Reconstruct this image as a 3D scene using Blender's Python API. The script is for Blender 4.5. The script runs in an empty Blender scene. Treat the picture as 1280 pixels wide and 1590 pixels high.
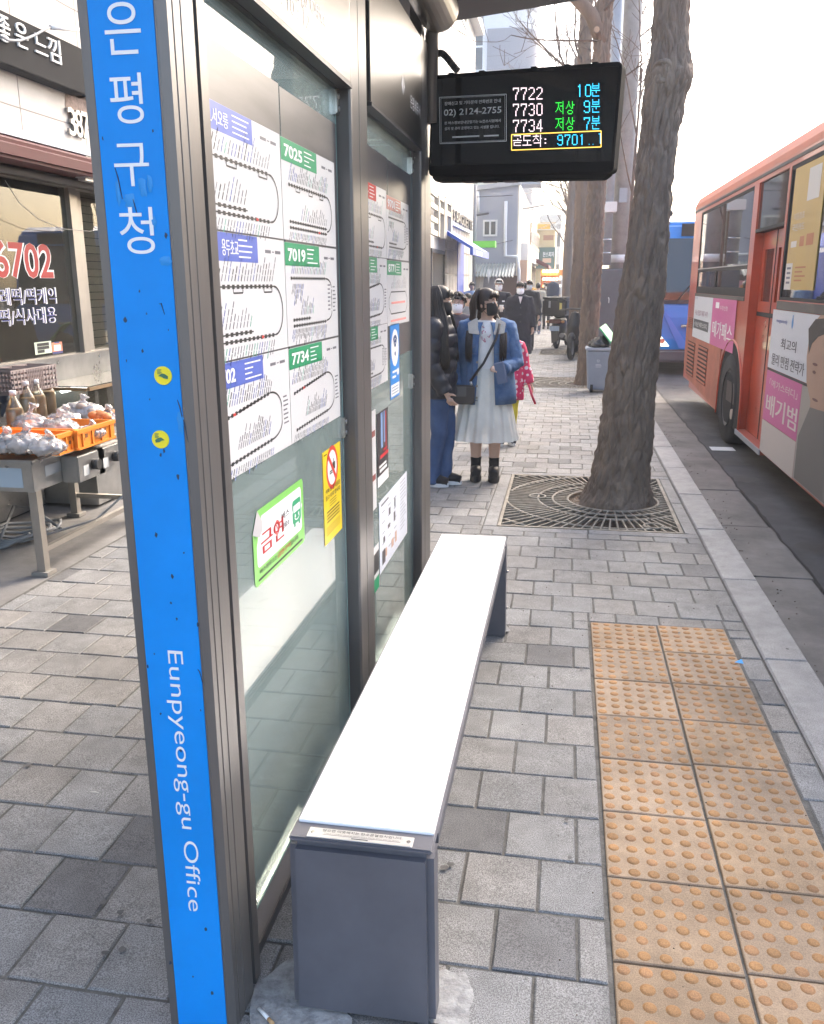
import bpy, bmesh, math, random
from mathutils import Vector, Matrix, noise
random.seed(7)
S = bpy.context.scene
COL = S.collection
R = math.radians

# ------------------------------------------------------------------ camera, world, sun, exposure
FPX, HW, HH, CAMZ, ROLL = 1340.0, 640.0, 795.0, 1.6, 0.004
def cam_axes():
    dx, dy = 885 - HW, 440 - HH
    c, s = math.cos(ROLL), math.sin(ROLL)
    dx, dy = c*dx + s*dy, -s*dx + c*dy
    th = math.atan(-dy/FPX); ps = math.atan(dx/(FPX/math.cos(th)))
    fw = Vector((-math.sin(ps)*math.cos(th), math.cos(ps)*math.cos(th), -math.sin(th)))
    r = Vector((math.cos(ps), math.sin(ps), 0)); d = fw.cross(r)
    return fw, c*r + s*d, -s*r + c*d
FW, RT, DN = cam_axes()
cd = bpy.data.cameras.new('camera'); cam = bpy.data.objects.new('camera', cd); COL.objects.link(cam)
cd.sensor_fit = 'HORIZONTAL'; cd.sensor_width = 36; cd.lens = 36*FPX/1280
cd.clip_start = 0.05; cd.clip_end = 2000
cam.matrix_world = Matrix((( RT.x, -DN.x, -FW.x, 0), (RT.y, -DN.y, -FW.y, 0), (RT.z, -DN.z, -FW.z, CAMZ), (0, 0, 0, 1)))
S.camera = cam
SUN_EL, SUN_AZ = R(36), R(27)          # azimuth to the right of the street axis (+Y)
w = bpy.data.worlds.new('World'); S.world = w; w.use_nodes = True
nt = w.node_tree; bg = nt.nodes['Background']
sky = nt.nodes.new('ShaderNodeTexSky'); sky.sky_type = 'NISHITA'; sky.sun_disc = False
sky.sun_elevation = SUN_EL; sky.sun_rotation = SUN_AZ
sky.air_density = 1.0; sky.dust_density = 4.0; sky.ozone_density = .4
nt.links.new(sky.outputs[0], bg.inputs[0]); bg.inputs[1].default_value = 0.15
ld = bpy.data.lights.new('sun', 'SUN'); ld.energy = .70; ld.angle = R(40); ld.color = (1, .92, .82)
sun = bpy.data.objects.new('sun', ld); COL.objects.link(sun)
sdir = Vector((math.sin(SUN_AZ)*math.cos(SUN_EL), math.cos(SUN_AZ)*math.cos(SUN_EL), math.sin(SUN_EL)))
sun.rotation_euler = (-sdir).to_track_quat('-Z', 'Y').to_euler()
V = S.view_settings
S.display_settings.display_device = 'sRGB'
V.view_transform = 'Standard'; V.look = 'None'; V.exposure = 2.38; V.gamma = 1; V.use_curve_mapping = False
S.cycles.use_denoising = True
S.cycles.max_bounces = 8; S.cycles.transparent_max_bounces = 12
S.cycles.caustics_reflective = False; S.cycles.caustics_refractive = False

# ------------------------------------------------------------------ measuring helpers (photo pixel -> world on a known plane)
def ray(u, v): return FW + RT*((u-HW)/FPX) + DN*((v-HH)/FPX)
def px(u, v, X):
    d = ray(u, v); return d*(X/d.x) + Vector((0, 0, CAMZ))
def py(u, v, Y):
    d = ray(u, v); return d*(Y/d.y) + Vector((0, 0, CAMZ))
def pz(u, v, z=0.0):
    d = ray(u, v); return d*((z-CAMZ)/d.z) + Vector((0, 0, CAMZ))
def pp(u, v, p0, n):
    d = ray(u, v); o = Vector((0, 0, CAMZ)); return o + d*((p0-o).dot(n)/d.dot(n))

# ------------------------------------------------------------------ materials
def mat(name, col, rough=.6, metal=0., var=.0, vscale=6., bump=0., bscale=60., spec=.5, stretch=(1,1,1), col2=None, emit=None, sharp=None, coat=0.):
    m = bpy.data.materials.new(name); m.use_nodes = True
    n = m.node_tree; b = n.nodes['Principled BSDF']; L = n.links.new
    c4 = (*col, 1)
    b.inputs['Base Color'].default_value = c4; b.inputs['Roughness'].default_value = rough
    b.inputs['Metallic'].default_value = metal; b.inputs['Specular IOR Level'].default_value = spec
    if coat: b.inputs['Coat Weight'].default_value = coat
    if emit:
        b.inputs['Emission Color'].default_value = (*emit[:3], 1); b.inputs['Emission Strength'].default_value = emit[3]
    if var or bump:
        tc = n.nodes.new('ShaderNodeTexCoord'); mp = n.nodes.new('ShaderNodeMapping'); mp.inputs['Scale'].default_value = stretch
        L(tc.outputs['Object'], mp.inputs[0])
    if var:
        t = n.nodes.new('ShaderNodeTexNoise'); t.inputs['Scale'].default_value = vscale; t.inputs['Detail'].default_value = 6; t.inputs['Roughness'].default_value = .65
        L(mp.outputs[0], t.inputs[0])
        mx = n.nodes.new('ShaderNodeMix'); mx.data_type = 'RGBA'
        lo = col2 if col2 else tuple(max(0, c*(1-var)) for c in col); hi = col if col2 else tuple(min(1, c*(1+var)) for c in col)
        mx.inputs[6].default_value = (*lo, 1); mx.inputs[7].default_value = (*hi, 1)
        cr = n.nodes.new('ShaderNodeMapRange'); cr.inputs[1].default_value = (sharp or (.32, .68))[0]; cr.inputs[2].default_value = (sharp or (.32, .68))[1]
        L(t.outputs[0], cr.inputs[0]); L(cr.outputs[0], mx.inputs[0]); L(mx.outputs[2], b.inputs['Base Color'])
        rr = n.nodes.new('ShaderNodeMapRange'); rr.inputs[3].default_value = max(.03, rough-.08); rr.inputs[4].default_value = min(1, rough+.08)
        L(t.outputs[0], rr.inputs[0]); L(rr.outputs[0], b.inputs['Roughness'])
    if bump:
        t2 = n.nodes.new('ShaderNodeTexNoise'); t2.inputs['Scale'].default_value = bscale; t2.inputs['Detail'].default_value = 4
        L(mp.outputs[0], t2.inputs[0])
        bp = n.nodes.new('ShaderNodeBump'); bp.inputs['Strength'].default_value = bump; bp.inputs['Distance'].default_value = .01
        L(t2.outputs[0], bp.inputs['Height']); L(bp.outputs[0], b.inputs['Normal'])
    return m
def glass_mat(name, tint, refl=1.0, rough=0.0, thru=1.0, body=None):
    """thin pane: see-through tint plus a Fresnel mirror; 'body' adds a share of plain diffuse."""
    m = bpy.data.materials.new(name); m.use_nodes = True
    n = m.node_tree; n.nodes.clear(); L = n.links.new
    o = n.nodes.new('ShaderNodeOutputMaterial'); t = n.nodes.new('ShaderNodeBsdfTransparent'); g = n.nodes.new('ShaderNodeBsdfGlossy')
    t.inputs[0].default_value = (*[c*thru for c in tint], 1); g.inputs[0].default_value = (1, 1, 1, 1); g.inputs['Roughness'].default_value = rough
    f = n.nodes.new('ShaderNodeFresnel'); f.inputs[0].default_value = 1.5
    mu = n.nodes.new('ShaderNodeMath'); mu.operation = 'MULTIPLY'; mu.inputs[1].default_value = refl; mu.use_clamp = True
    L(f.outputs[0], mu.inputs[0]); mx = n.nodes.new('ShaderNodeMixShader'); L(mu.outputs[0], mx.inputs[0])
    last = t.outputs[0]
    if body:
        d = n.nodes.new('ShaderNodeBsdfDiffuse'); d.inputs[0].default_value = (*body[:3], 1); m2 = n.nodes.new('ShaderNodeMixShader'); m2.inputs[0].default_value = body[3]
        tc = n.nodes.new('ShaderNodeTexCoord'); nz = n.nodes.new('ShaderNodeTexNoise'); nz.inputs['Scale'].default_value = 3; nz.inputs['Detail'].default_value = 5
        mr = n.nodes.new('ShaderNodeMapRange'); mr.inputs[3].default_value = body[3]*.5; mr.inputs[4].default_value = body[3]*1.5
        L(tc.outputs['Object'], nz.inputs[0]); L(nz.outputs[0], mr.inputs[0]); L(mr.outputs[0], m2.inputs[0])
        L(t.outputs[0], m2.inputs[1]); L(d.outputs[0], m2.inputs[2]); last = m2.outputs[0]
    L(last, mx.inputs[1]); L(g.outputs[0], mx.inputs[2]); L(mx.outputs[0], o.inputs[0])
    return m
_mc = {}
def C(r, g, b, rough=.6, **k):
    key = (r, g, b, rough, tuple(sorted(k.items())))
    if key not in _mc: _mc[key] = mat('paint_%d' % len(_mc), (r, g, b), rough, **k)
    return _mc[key]

# ------------------------------------------------------------------ objects
INV = {}
def thing(name, label, cat, loc=(0,0,0), rz=0., group=None, local=False):
    o = bpy.data.objects.new(name, None); COL.objects.link(o); o.empty_display_size = .1
    o.location = loc; o.rotation_euler = (0, 0, rz)
    tag(o, label, cat, group)
    INV[o] = Matrix() if local else (Matrix.Translation(loc) @ Matrix.Rotation(rz, 4, 'Z')).inverted()
    return o
def tag(o, label=None, cat=None, group=None, kind=None):
    if label: o['label'] = label
    if cat: o['category'] = cat
    if group: o['group'] = group
    if kind: o['kind'] = kind
    return o
def dup(root, loc, rz=0., label=None):
    def cp(o, par):
        c = o.copy(); COL.objects.link(c)
        if par: c.parent = par
        for ch in o.children: cp(ch, c)
        return c
    c = cp(root, None); c.location = loc; c.rotation_euler = (0, 0, rz)
    if label: c['label'] = label
    return c

class MB:
    def __init__(s): s.v = []; s.f = []; s.mi = []; s.cur = 0; s.sm = []
    def add(s, vs, fs, smooth=False):
        b = len(s.v); s.v += [Vector(p) for p in vs]
        for f in fs: s.f.append([b+i for i in f]); s.mi.append(s.cur); s.sm.append(smooth)
        return s
    def box(s, x0, x1, y0, y1, z0, z1):
        vs = [(x, y, z) for z in (z0, z1) for y in (y0, y1) for x in (x0, x1)]
        return s.add(vs, [(0,2,3,1), (4,5,7,6), (0,1,5,4), (2,6,7,3), (0,4,6,2), (1,3,7,5)])
    def obox(s, c, ax, ay, az):
        """oriented box: centre and three half-axis vectors"""
        c, ax, ay, az = Vector(c), Vector(ax), Vector(ay), Vector(az)
        vs = [c + ax*i + ay*j + az*k for k in (-1,1) for j in (-1,1) for i in (-1,1)]
        fs = [(0,2,3,1), (4,5,7,6), (0,1,5,4), (2,6,7,3), (0,4,6,2), (1,3,7,5)]
        if ax.cross(ay).dot(az) < 0: fs = [f[::-1] for f in fs]
        return s.add(vs, fs)
    def bar(s, a, b, wx, wz=None, up=(0,0,1)):
        a, b = Vector(a), Vector(b); d = (b-a); L = d.length; d.normalize(); up = Vector(up)
        if abs(d.dot(up)) > .98: up = Vector((0,1,0))
        sd = d.cross(up).normalized(); u = sd.cross(d)
        return s.obox((a+b)/2, d*(L/2), sd*(wx/2), u*((wz or wx)/2))
    def tube(s, pts, rad, n=10, cap=True, smooth=True, ell=None):
        pts = [Vector(p) for p in pts]; k = len(pts)
        rad = [rad]*k if not hasattr(rad, '__len__') else list(rad)
        vs = []; up = None
        for i in range(k):
            d = (pts[min(i+1,k-1)] - pts[max(i-1,0)]).normalized()
            if up is None:
                up = Vector((1,0,0)) if abs(d.x) < .8 else Vector((0,1,0))
            a = (up - d*up.dot(d)).normalized(); b = d.cross(a); up = a
            ra = rad[i]; rb = ra*(ell if ell else 1)
            for j in range(n):
                t = 2*math.pi*j/n; vs.append(pts[i] + a*(math.cos(t)*ra) + b*(math.sin(t)*rb))
        fs = [(i*n+j, i*n+(j+1)%n, (i+1)*n+(j+1)%n, (i+1)*n+j) for i in range(k-1) for j in range(n)]
        s.add(vs, fs, smooth)
        if cap:
            base = len(s.v) - len(vs)
            s.f.append([base+j for j in range(n)][::-1]); s.mi.append(s.cur); s.sm.append(False)
            s.f.append([base+(k-1)*n+j for j in range(n)]); s.mi.append(s.cur); s.sm.append(False)
        return s
    def loft(s, rings, n=24, cap=True, smooth=True, fn=None):
        """rings of (cx,cy,z,rx,ry); fn(theta,ringindex)->radius factor"""
        vs = []
        for i, (cx, cy, z, rx, ry) in enumerate(rings):
            for j in range(n):
                t = 2*math.pi*j/n; k = fn(t, i) if fn else 1
                vs.append((cx + rx*k*math.cos(t), cy + ry*k*math.sin(t), z))
        k = len(rings); up = rings[-1][2] > rings[0][2]
        fs = [(i*n+j, i*n+(j+1)%n, (i+1)*n+(j+1)%n, (i+1)*n+j) for i in range(k-1) for j in range(n)]
        caps = [tuple(range(n))[::-1], tuple((k-1)*n+j for j in range(n))] if cap else []
        if not up: fs = [f[::-1] for f in fs]; caps = [f[::-1] for f in caps]
        s.add(vs, fs, smooth)
        b = len(s.v) - len(vs)
        for f in caps: s.f.append([b+i for i in f]); s.mi.append(s.cur); s.sm.append(False)
        return s
    def ell(s, c, r, nu=14, nv=9, rot=None):
        c = Vector(c); r = (r, r, r) if not hasattr(r, '__len__') else r; vs = []
        for i in range(nv+1):
            ph = math.pi*i/nv
            for j in range(nu):
                t = 2*math.pi*j/nu
                p = Vector((r[0]*math.sin(ph)*math.cos(t), r[1]*math.sin(ph)*math.sin(t), -r[2]*math.cos(ph)))
                vs.append(c + (rot @ p if rot else p))
        fs = [(i*nu+j, i*nu+(j+1)%nu, (i+1)*nu+(j+1)%nu, (i+1)*nu+j) for i in range(nv) for j in range(nu)]
        return s.add(vs, fs, True)
    def prism(s, poly, o, u, v, d):
        """polygon (2D list, counter-clockwise seen against d) at o+u*x+v*y, extruded by vector d"""
        o, u, v, d = Vector(o), Vector(u), Vector(v), Vector(d); n = len(poly)
        a = [o + u*x + v*y for x, y in poly]; b = [p + d for p in a]
        fs = [tuple(range(n))[::-1], tuple(range(n, 2*n))] + [(i, (i+1)%n, n+(i+1)%n, n+i) for i in range(n)]
        if u.cross(v).dot(d) < 0: fs = [f[::-1] for f in fs]
        return s.add(a+b, fs)
    def quad(s, a, b, c, d): return s.add([a, b, c, d], [(0,1,2,3)])
    def build(s, name, mats, parent=None, bevel=0., seg=2, label=None, angle=35):
        inv = INV.get(parent) if parent else None
        me = bpy.data.meshes.new(name)
        vs = [inv @ p for p in s.v] if inv is not None else s.v
        me.from_pydata([tuple(p) for p in vs], [], s.f)
        if not isinstance(mats, (list, tuple)): mats = [mats]
        for m in mats: me.materials.append(m)
        me.polygons.foreach_set('material_index', s.mi); me.polygons.foreach_set('use_smooth', s.sm)
        if bevel:
            bm = bmesh.new(); bm.from_mesh(me); bmesh.ops.remove_doubles(bm, verts=bm.verts, dist=1e-5)
            es = [e for e in bm.edges if len(e.link_faces) == 2 and e.calc_face_angle(0) > R(angle)]
            bmesh.ops.bevel(bm, geom=es, offset=bevel, segments=seg, affect='EDGES', clamp_overlap=True)
            bm.to_mesh(me); bm.free()
        me.update()
        o = bpy.data.objects.new(name, me); COL.objects.link(o)
        if parent: o.parent = parent; INV[o] = INV[parent]
        else: INV[o] = Matrix()
        if label: o['label'] = label
        return o
def structure(o): o['kind'] = 'structure'; return o

_tc = {}
def text_mesh(body, bold=0., res=3):
    k = (body, bold, res)
    if k not in _tc:
        c = bpy.data.curves.new('lettering', 'FONT'); c.body = body; c.resolution_u = res; c.offset = bold
        o = bpy.data.objects.new('lettering', c); m = bpy.data.meshes.new_from_object(o)
        vs = [(v.co.x, v.co.y) for v in m.vertices]; fs = [tuple(p.vertices) for p in m.polygons]
        bpy.data.objects.remove(o); bpy.data.curves.remove(c); bpy.data.meshes.remove(m)
        _tc[k] = (vs, fs)
    return _tc[k]
def text_into(mb, body, p, u, v, height, width=None, align='C', bold=0., off=0., depth=0., valign='C', res=3):
    """letters laid in the plane p + u*x + v*y; height = cap/glyph box height; width squeezes the run to that length"""
    if bold > 0 and any(ord(c) > 0x1100 for c in body):     # heavier Hangul: three close passes, each a hair in front of the last
        x_ = [a for a, _ in text_mesh(body, 0, res)[0]]; y_ = [b for _, b in text_mesh(body, 0, res)[0]]; sx_ = (width/(max(x_)-min(x_))) if width else height/(max(y_)-min(y_))
        for i, q in enumerate((-1, 1)): text_into(mb, body, Vector(p)+Vector(u).normalized()*(q*bold*sx_*.9), u, v, height, width, align, 0., off+.00012*(i+1), 0., valign, res)
        bold = 0.
    vs, fs = text_mesh(body, bold, res)
    if not vs: return
    x0, x1 = min(a for a, _ in vs), max(a for a, _ in vs); y0, y1 = min(b for _, b in vs), max(b for _, b in vs)
    u, v, p = Vector(u).normalized(), Vector(v).normalized(), Vector(p); n = u.cross(v)
    sy = height/(y1-y0); sx = width/(x1-x0) if width else sy
    ox = {'C': (x0+x1)/2, 'L': x0, 'R': x1}[align]; oy = {'C': (y0+y1)/2, 'B': y0, 'T': y1}[valign]
    P = [p + u*((a-ox)*sx) + v*((b-oy)*sy) + n*(off+depth) for a, b in vs]
    mb.add(P, fs)
    if depth:
        from collections import Counter
        ed = Counter(); 
        for f in fs:
            for i in range(len(f)): ed[(f[i], f[(i+1) % len(f)])] += 1
        B = [q - n*depth for q in P]; base = len(mb.v); mb.v += B; top = base - len(P)
        for (a, b) in ed:
            if (b, a) not in ed: mb.f.append([top+a, base+a, base+b, top+b]); mb.mi.append(mb.cur); mb.sm.append(False)

def rect_minus(x0, x1, y0, y1, holes):
    xs = sorted({x0, x1, *[h for q in holes for h in q[:2] if x0 < h < x1]}); ys = sorted({y0, y1, *[h for q in holes for h in q[2:] if y0 < h < y1]})
    out = []
    for a, b in zip(xs, xs[1:]):
        for c, d in zip(ys, ys[1:]):
            mx, my = (a+b)/2, (c+d)/2
            if not any(q[0] < mx < q[1] and q[2] < my < q[3] for q in holes): out.append((a, b, c, d))
    return out
def evaluated(o):
    dg = bpy.context.evaluated_depsgraph_get(); m = bpy.data.meshes.new_from_object(o.evaluated_get(dg)); return m
def remeshed(mb, name, mats, parent, voxel=.012, smooth=3, disp=None, label=None):
    """one continuous skin over overlapping solids"""
    o = mb.build(name, mats, parent, label=label)
    par = o.parent
    md = o.modifiers.new('r', 'REMESH'); md.mode = 'VOXEL'; md.voxel_size = voxel
    if smooth:
        sm = o.modifiers.new('s', 'SMOOTH'); sm.iterations = smooth; sm.factor = .5
    me = evaluated(o); o.modifiers.clear(); old = o.data; o.data = me; bpy.data.meshes.remove(old); me.name = name
    if disp:
        a, sc = disp
        for v in me.vertices:
            v.co += v.normal*(a*noise.noise(v.co*sc) + .5*a*noise.noise(v.co*sc*2.3))
    me.polygons.foreach_set('use_smooth', [True]*len(me.polygons)); me.update()
    return o
# ================================================================== SETTING
KX = 0.91            # inner edge of the kerb
m_asphalt = mat('asphalt', (.075,.074,.076), .85, var=.35, vscale=2.5, bump=.35, bscale=220)
m_gutter = mat('gutter_concrete', (.19,.175,.16), .85, var=.35, vscale=2.2, bump=.25, bscale=160)
def stone_mat(name, col, speck=.45, scale=330., bump=.25, attr=None, rough=.75, dirt=.25):
    m = mat(name, col, rough); n = m.node_tree; L = n.links.new; b = n.nodes['Principled BSDF']
    tc = n.nodes.new('ShaderNodeTexCoord')
    t = n.nodes.new('ShaderNodeTexNoise'); t.inputs['Scale'].default_value = scale; t.inputs['Detail'].default_value = 3
    t2 = n.nodes.new('ShaderNodeTexNoise'); t2.inputs['Scale'].default_value = 2.3; t2.inputs['Detail'].default_value = 7; t2.inputs['Roughness'].default_value = .7
    t3 = n.nodes.new('ShaderNodeTexNoise'); t3.inputs['Scale'].default_value = 14; t3.inputs['Detail'].default_value = 5
    for q in (t, t2, t3): L(tc.outputs['Object'], q.inputs[0])
    r1 = n.nodes.new('ShaderNodeMapRange'); r1.inputs[1].default_value = .38; r1.inputs[2].default_value = .62; r1.inputs[3].default_value = 1-speck; r1.inputs[4].default_value = 1+speck
    r2 = n.nodes.new('ShaderNodeMapRange'); r2.inputs[1].default_value = .3; r2.inputs[2].default_value = .65; r2.inputs[3].default_value = 1-dirt; r2.inputs[4].default_value = 1+dirt*.5
    r3 = n.nodes.new('ShaderNodeMapRange'); r3.inputs[1].default_value = .3; r3.inputs[2].default_value = .6; r3.inputs[3].default_value = .88; r3.inputs[4].default_value = 1.05
    L(t.outputs[0], r1.inputs[0]); L(t2.outputs[0], r2.inputs[0]); L(t3.outputs[0], r3.inputs[0])
    a = n.nodes.new('ShaderNodeMath'); a.operation = 'MULTIPLY'; L(r1.outputs[0], a.inputs[0]); L(r2.outputs[0], a.inputs[1])
    a2 = n.nodes.new('ShaderNodeMath'); a2.operation = 'MULTIPLY'; L(a.outputs[0], a2.inputs[0]); L(r3.outputs[0], a2.inputs[1])
    vm = n.nodes.new('ShaderNodeVectorMath'); vm.operation = 'SCALE'; L(a2.outputs[0], vm.inputs['Scale'])
    if attr:
        at = n.nodes.new('ShaderNodeAttribute'); at.attribute_name = attr; L(at.outputs['Color'], vm.inputs[0])
    else: vm.inputs[0].default_value = col
    L(vm.outputs[0], b.inputs['Base Color'])
    bp = n.nodes.new('ShaderNodeBump'); bp.inputs['Strength'].default_value = bump; bp.inputs['Distance'].default_value = .004
    L(t.outputs[0], bp.inputs['Height']); L(bp.outputs[0], b.inputs['Normal'])
    return m
m_block = stone_mat('paving_block', (.30,.29,.275), attr='tint', dirt=.34)
m_tact = stone_mat('tactile_block', (.45,.28,.13), speck=.16, bump=.3, attr='tint', dirt=.42)
m_kerb = stone_mat('kerb_granite', (.37,.355,.34), speck=.25, attr='tint')
m_mortar = mat('mortar', (.125,.12,.108), .95, var=.4, vscale=20, bump=.5, bscale=150)
m_soil = mat('soil', (.050,.036,.026), .95, var=.5, vscale=18, bump=1., bscale=60)

g = MB(); g.quad((-300,-40,-.135), (300,-40,-.135), (300,700,-.135), (-300,700,-.135))
structure(g.build('ground', mat('distant_ground', (.16,.155,.15), .9, var=.3, vscale=.2)))
g = MB(); g.quad((1.50,-12,-.118), (14,-12,-.118), (14,160,-.118), (1.50,160,-.118)); structure(g.build('road', m_asphalt))
# concrete gutter strip: slabs with open joints
g = MB(); y = -4.0
joints = sorted([pz(*p, -.12).y for p in ((1183,898), (1145,819), (1090,762), (1050,658))])
ys = [-3, -1.6, -.2, 1.2, 2.6] + [3.7] + joints
while ys[-1] < 110: ys.append(ys[-1] + 1.75)
for a, b in zip(ys, ys[1:]):
    if b - a > .1:
        h = random.uniform(-.002, .003)
        g.box(1.095, 1.505 + random.uniform(-.012, .012), a+.008, b-.008, -.128, -.108+h)
structure(g.build('gutter', m_gutter, bevel=.004, seg=1))
GR = [(-.41, .82, 5.66, 7.32), (-.62, .80, 13.75, 15.35), (-.60, .80, 20.2, 21.8)]    # tree pits
BORD = .095
TACT = (.165, .805, -1.0, 4.02)
def blocks(name, rects, tints, mm, top=0., gap=.0035, bev=.004, depth=.03, tilt=.0018):
    vs, fs, cols = [], [], []
    for (x0, x1, y0, y1), c in zip(rects, tints):
        x0 += gap; x1 -= gap; y0 += gap; y1 -= gap
        if x1-x0 < .012 or y1-y0 < .012: continue
        b = len(vs); dz = random.uniform(-tilt, tilt); tx = random.uniform(-tilt, tilt); ty = random.uniform(-tilt, tilt)
        for (a, zz) in ((0, -depth), (0, -bev), (bev, 0)):
            for k, (x, y) in enumerate(((x0+a, y0+a), (x1-a, y0+a), (x1-a, y1-a), (x0+a, y1-a))):
                vs.append((x, y, top + zz + dz + (tx if k in (1,2) else -tx) + (ty if k > 1 else -ty)))
        for r in (0, 4):
            for k in range(4): fs.append((b+r+k, b+r+(k+1)%4, b+r+4+(k+1)%4, b+r+4+k)); cols.append(c)
        fs.append((b+8, b+9, b+10, b+11)); cols.append(c)
    me = bpy.data.meshes.new(name); me.from_pydata(vs, [], fs); me.materials.append(mm)
    at = me.attributes.new('tint', 'FLOAT_COLOR', 'FACE')
    at.data.foreach_set('color', [q for c in cols for q in (*c, 1)])
    o = bpy.data.objects.new(name, me); COL.objects.link(o); INV[o] = Matrix(); return structure(o)
holes = [TACT] + [(a-BORD, b+BORD*.9, c-BORD, d+BORD) for a, b, c, d in GR]
BX, BY = .2075, .2185
rects, tints = [], []
LEFT = -2.80
def tone():
    q = random.random()
    if q < .055: k = random.uniform(.60, .74); return (.225*k, .222*k, .222*k)
    k = random.uniform(.91, 1.09); wmm = random.uniform(-.007, .006)
    return (.232*k+wmm, .226*k, .217*k-wmm)
j0 = -10
ystart = 4.354 - 21*BY
r = 0
yy = ystart
while yy < 75:
    far = yy > 34
    off = .194 + (BX/2 if r % 2 else 0)
    x = off - math.ceil((off-LEFT)/BX)*BX
    while x < KX:
        a, b = max(x, LEFT), min(x+BX, KX-.004)
        parts = rect_minus(a, b, yy, yy+BY, [h for h in holes if h[0] < b and h[1] > a and h[2] < yy+BY and h[3] > yy]) if b > a else []
        if len(parts) > 1:
            # merge the cells that line up so cut blocks stay whole
            parts.sort(key=lambda q: (q[1]-q[0])*(q[3]-q[2]))
        t = tone()
        for q in parts: rects.append(q); tints.append(t)
        x += BX
    yy += BY; r += 1
# smooth border stones round the tree pits
for (a, b, c, d) in GR:
    for k in range(2):
        for (p, q) in ((a-BORD, a), (b, b+BORD*.9)):
            rects.append((p, q, c + (d-c)*k/2, c + (d-c)*(k+1)/2)); tints.append((.25, .246, .238))
        for (p, q) in ((c-BORD, c), (d, d+BORD)):
            mid = (b+BORD*.9 - (a-BORD))/2
            rects.append((a-BORD+mid*k, a-BORD+mid*(k+1), p, q)); tints.append((.247, .243, .238))
blocks('sidewalk', rects, tints, m_block)
# mortar bed and concrete apron in front of the shops
g = MB()
for q in rect_minus(LEFT-.02, KX, -4, 80, GR): g.quad((q[0],q[2],-.0045), (q[1],q[2],-.0045), (q[1],q[3],-.0045), (q[0],q[3],-.0045))
structure(g.build('paving_bed', m_mortar))
g = MB(); g.box(-9, LEFT-.02, -6, 11, -.12, -.004); g.box(-9, LEFT-.02, 11, 80, -.12, -.004)
structure(g.build('concrete_apron', mat('apron_concrete', (.235,.225,.215), .85, var=.3, vscale=2.5, bump=.2, bscale=120)))
g = MB()
for a, b, c, d in GR:
    g.quad((a,c,-.055), (b,c,-.055), (b,d,-.055), (a,d,-.055))
    for p, q in (((a,c),(b,c)), ((b,c),(b,d)), ((b,d),(a,d)), ((a,d),(a,c))): g.quad((*p,-.056), (*q,-.056), (*q,-.006), (*p,-.006))
structure(g.build('tree_pit_soil', m_soil))
# kerb stones
rects, tints = [], []
kj = sorted([pz(*p, 0).y for p in ((1181,1024), (1122,900), (1084,822), (1056,768))])
ky = [kj[0]-1.02*i for i in range(6, 0, -1)] + kj
while ky[-1] < 110: ky.append(ky[-1] + 1.02)
for a, b in zip(ky, ky[1:]):
    k = random.uniform(.93, 1.08); rects.append((KX, 1.10, a, b)); tints.append((.33*k, .322*k, .31*k))
blocks('kerb', rects, tints, m_kerb, top=.006, gap=.003, bev=.008, depth=.16, tilt=.001)
# tactile tiles: 313 mm, six by six flat domes
P = .3145; vs, fs, cols = [], [], []
rects, tints = [], []
tiles = []
for i in range(2):
    y1 = 4.008 + (.012 if i else 0)
    while y1 > -.3:
        tiles.append((.172 + i*.3155, .172 + (i+1)*.3155 - .002, y1-P, y1)); y1 -= P
for q in tiles:
    k = random.uniform(.82, 1.10); gy_ = random.uniform(0, .05); rects.append(q); tints.append((.335*k, (.225+gy_*.5)*k, (.125+gy_)*k))
blocks('tactile_paving', rects, tints, m_tact, top=.004, gap=.003, bev=.003, tilt=.0005)
g = MB(); colr = []
for q in tiles:
    if q[3] < .9: continue
    for a in range(6):
        for b in range(6):
            cx = q[0] + (q[1]-q[0])*(a+.5)/6; cy = q[2] + P*(b+.5)/6
            rr = random.uniform(.0150, .0178); n0 = len(g.f)
            n = 14; pts = []
            for (ra, z) in ((rr+.001, .0045), (rr-.0025, .0085), (rr-.006, .0098)):
                pts += [(cx+ra*math.cos(2*math.pi*t/n), cy+ra*math.sin(2*math.pi*t/n), z) for t in range(n)]
            pts = [(a_, b_, c_*.72) for a_, b_, c_ in pts]; g.add(pts, [(l*n+t, l*n+(t+1)%n, (l+1)*n+(t+1)%n, (l+1)*n+t) for l in range(2) for t in range(n)] + [tuple(range(2*n, 3*n))], True)
            k = random.uniform(.82, 1.06); wr = random.choice((1, 1, 1, .86))
            colr += [(.38*k, .200*k, .078*k*(2.0-wr))]*(len(g.f)-n0)
o = g.build('tactile_domes', m_tact); at = o.data.attributes.new('tint', 'FLOAT_COLOR', 'FACE')
at.data.foreach_set('color', [v for c in colr for v in (*c, 1)]); structure(o)
# pale cement smears round the bench and post feet, gum spots
m_cem = mat('cement_smear', (.33,.325,.315), .9, var=.35, vscale=30, bump=.5, bscale=90)
m_gum = mat('old_gum', (.11,.105,.10), .8, var=.3, vscale=40)
def blot(mb, cx, cy, rx, ry, z, seed, n=26, jag=.35):
    pts = []
    for t in range(n):
        a = 2*math.pi*t/n; k = 1 + jag*noise.noise((math.cos(a)*1.7+seed, math.sin(a)*1.7, seed*3.1))
        pts.append((cx+rx*k*math.cos(a), cy+ry*k*math.sin(a), z))
    mb.add(pts, [tuple(range(n))])
g = MB()
for i, (cx, cy, rx, ry) in enumerate(((-.50,1.50,.10,.07), (-.20,1.62,.06,.09), (-.27,3.85,.07,.05), (-.60,1.58,.06,.10), (-.19,1.50,.05,.05))): blot(g, cx, cy, rx, ry, .0045+i*.0004, i+1)
structure(g.build('cement_smears', m_cem))
g = MB()
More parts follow.
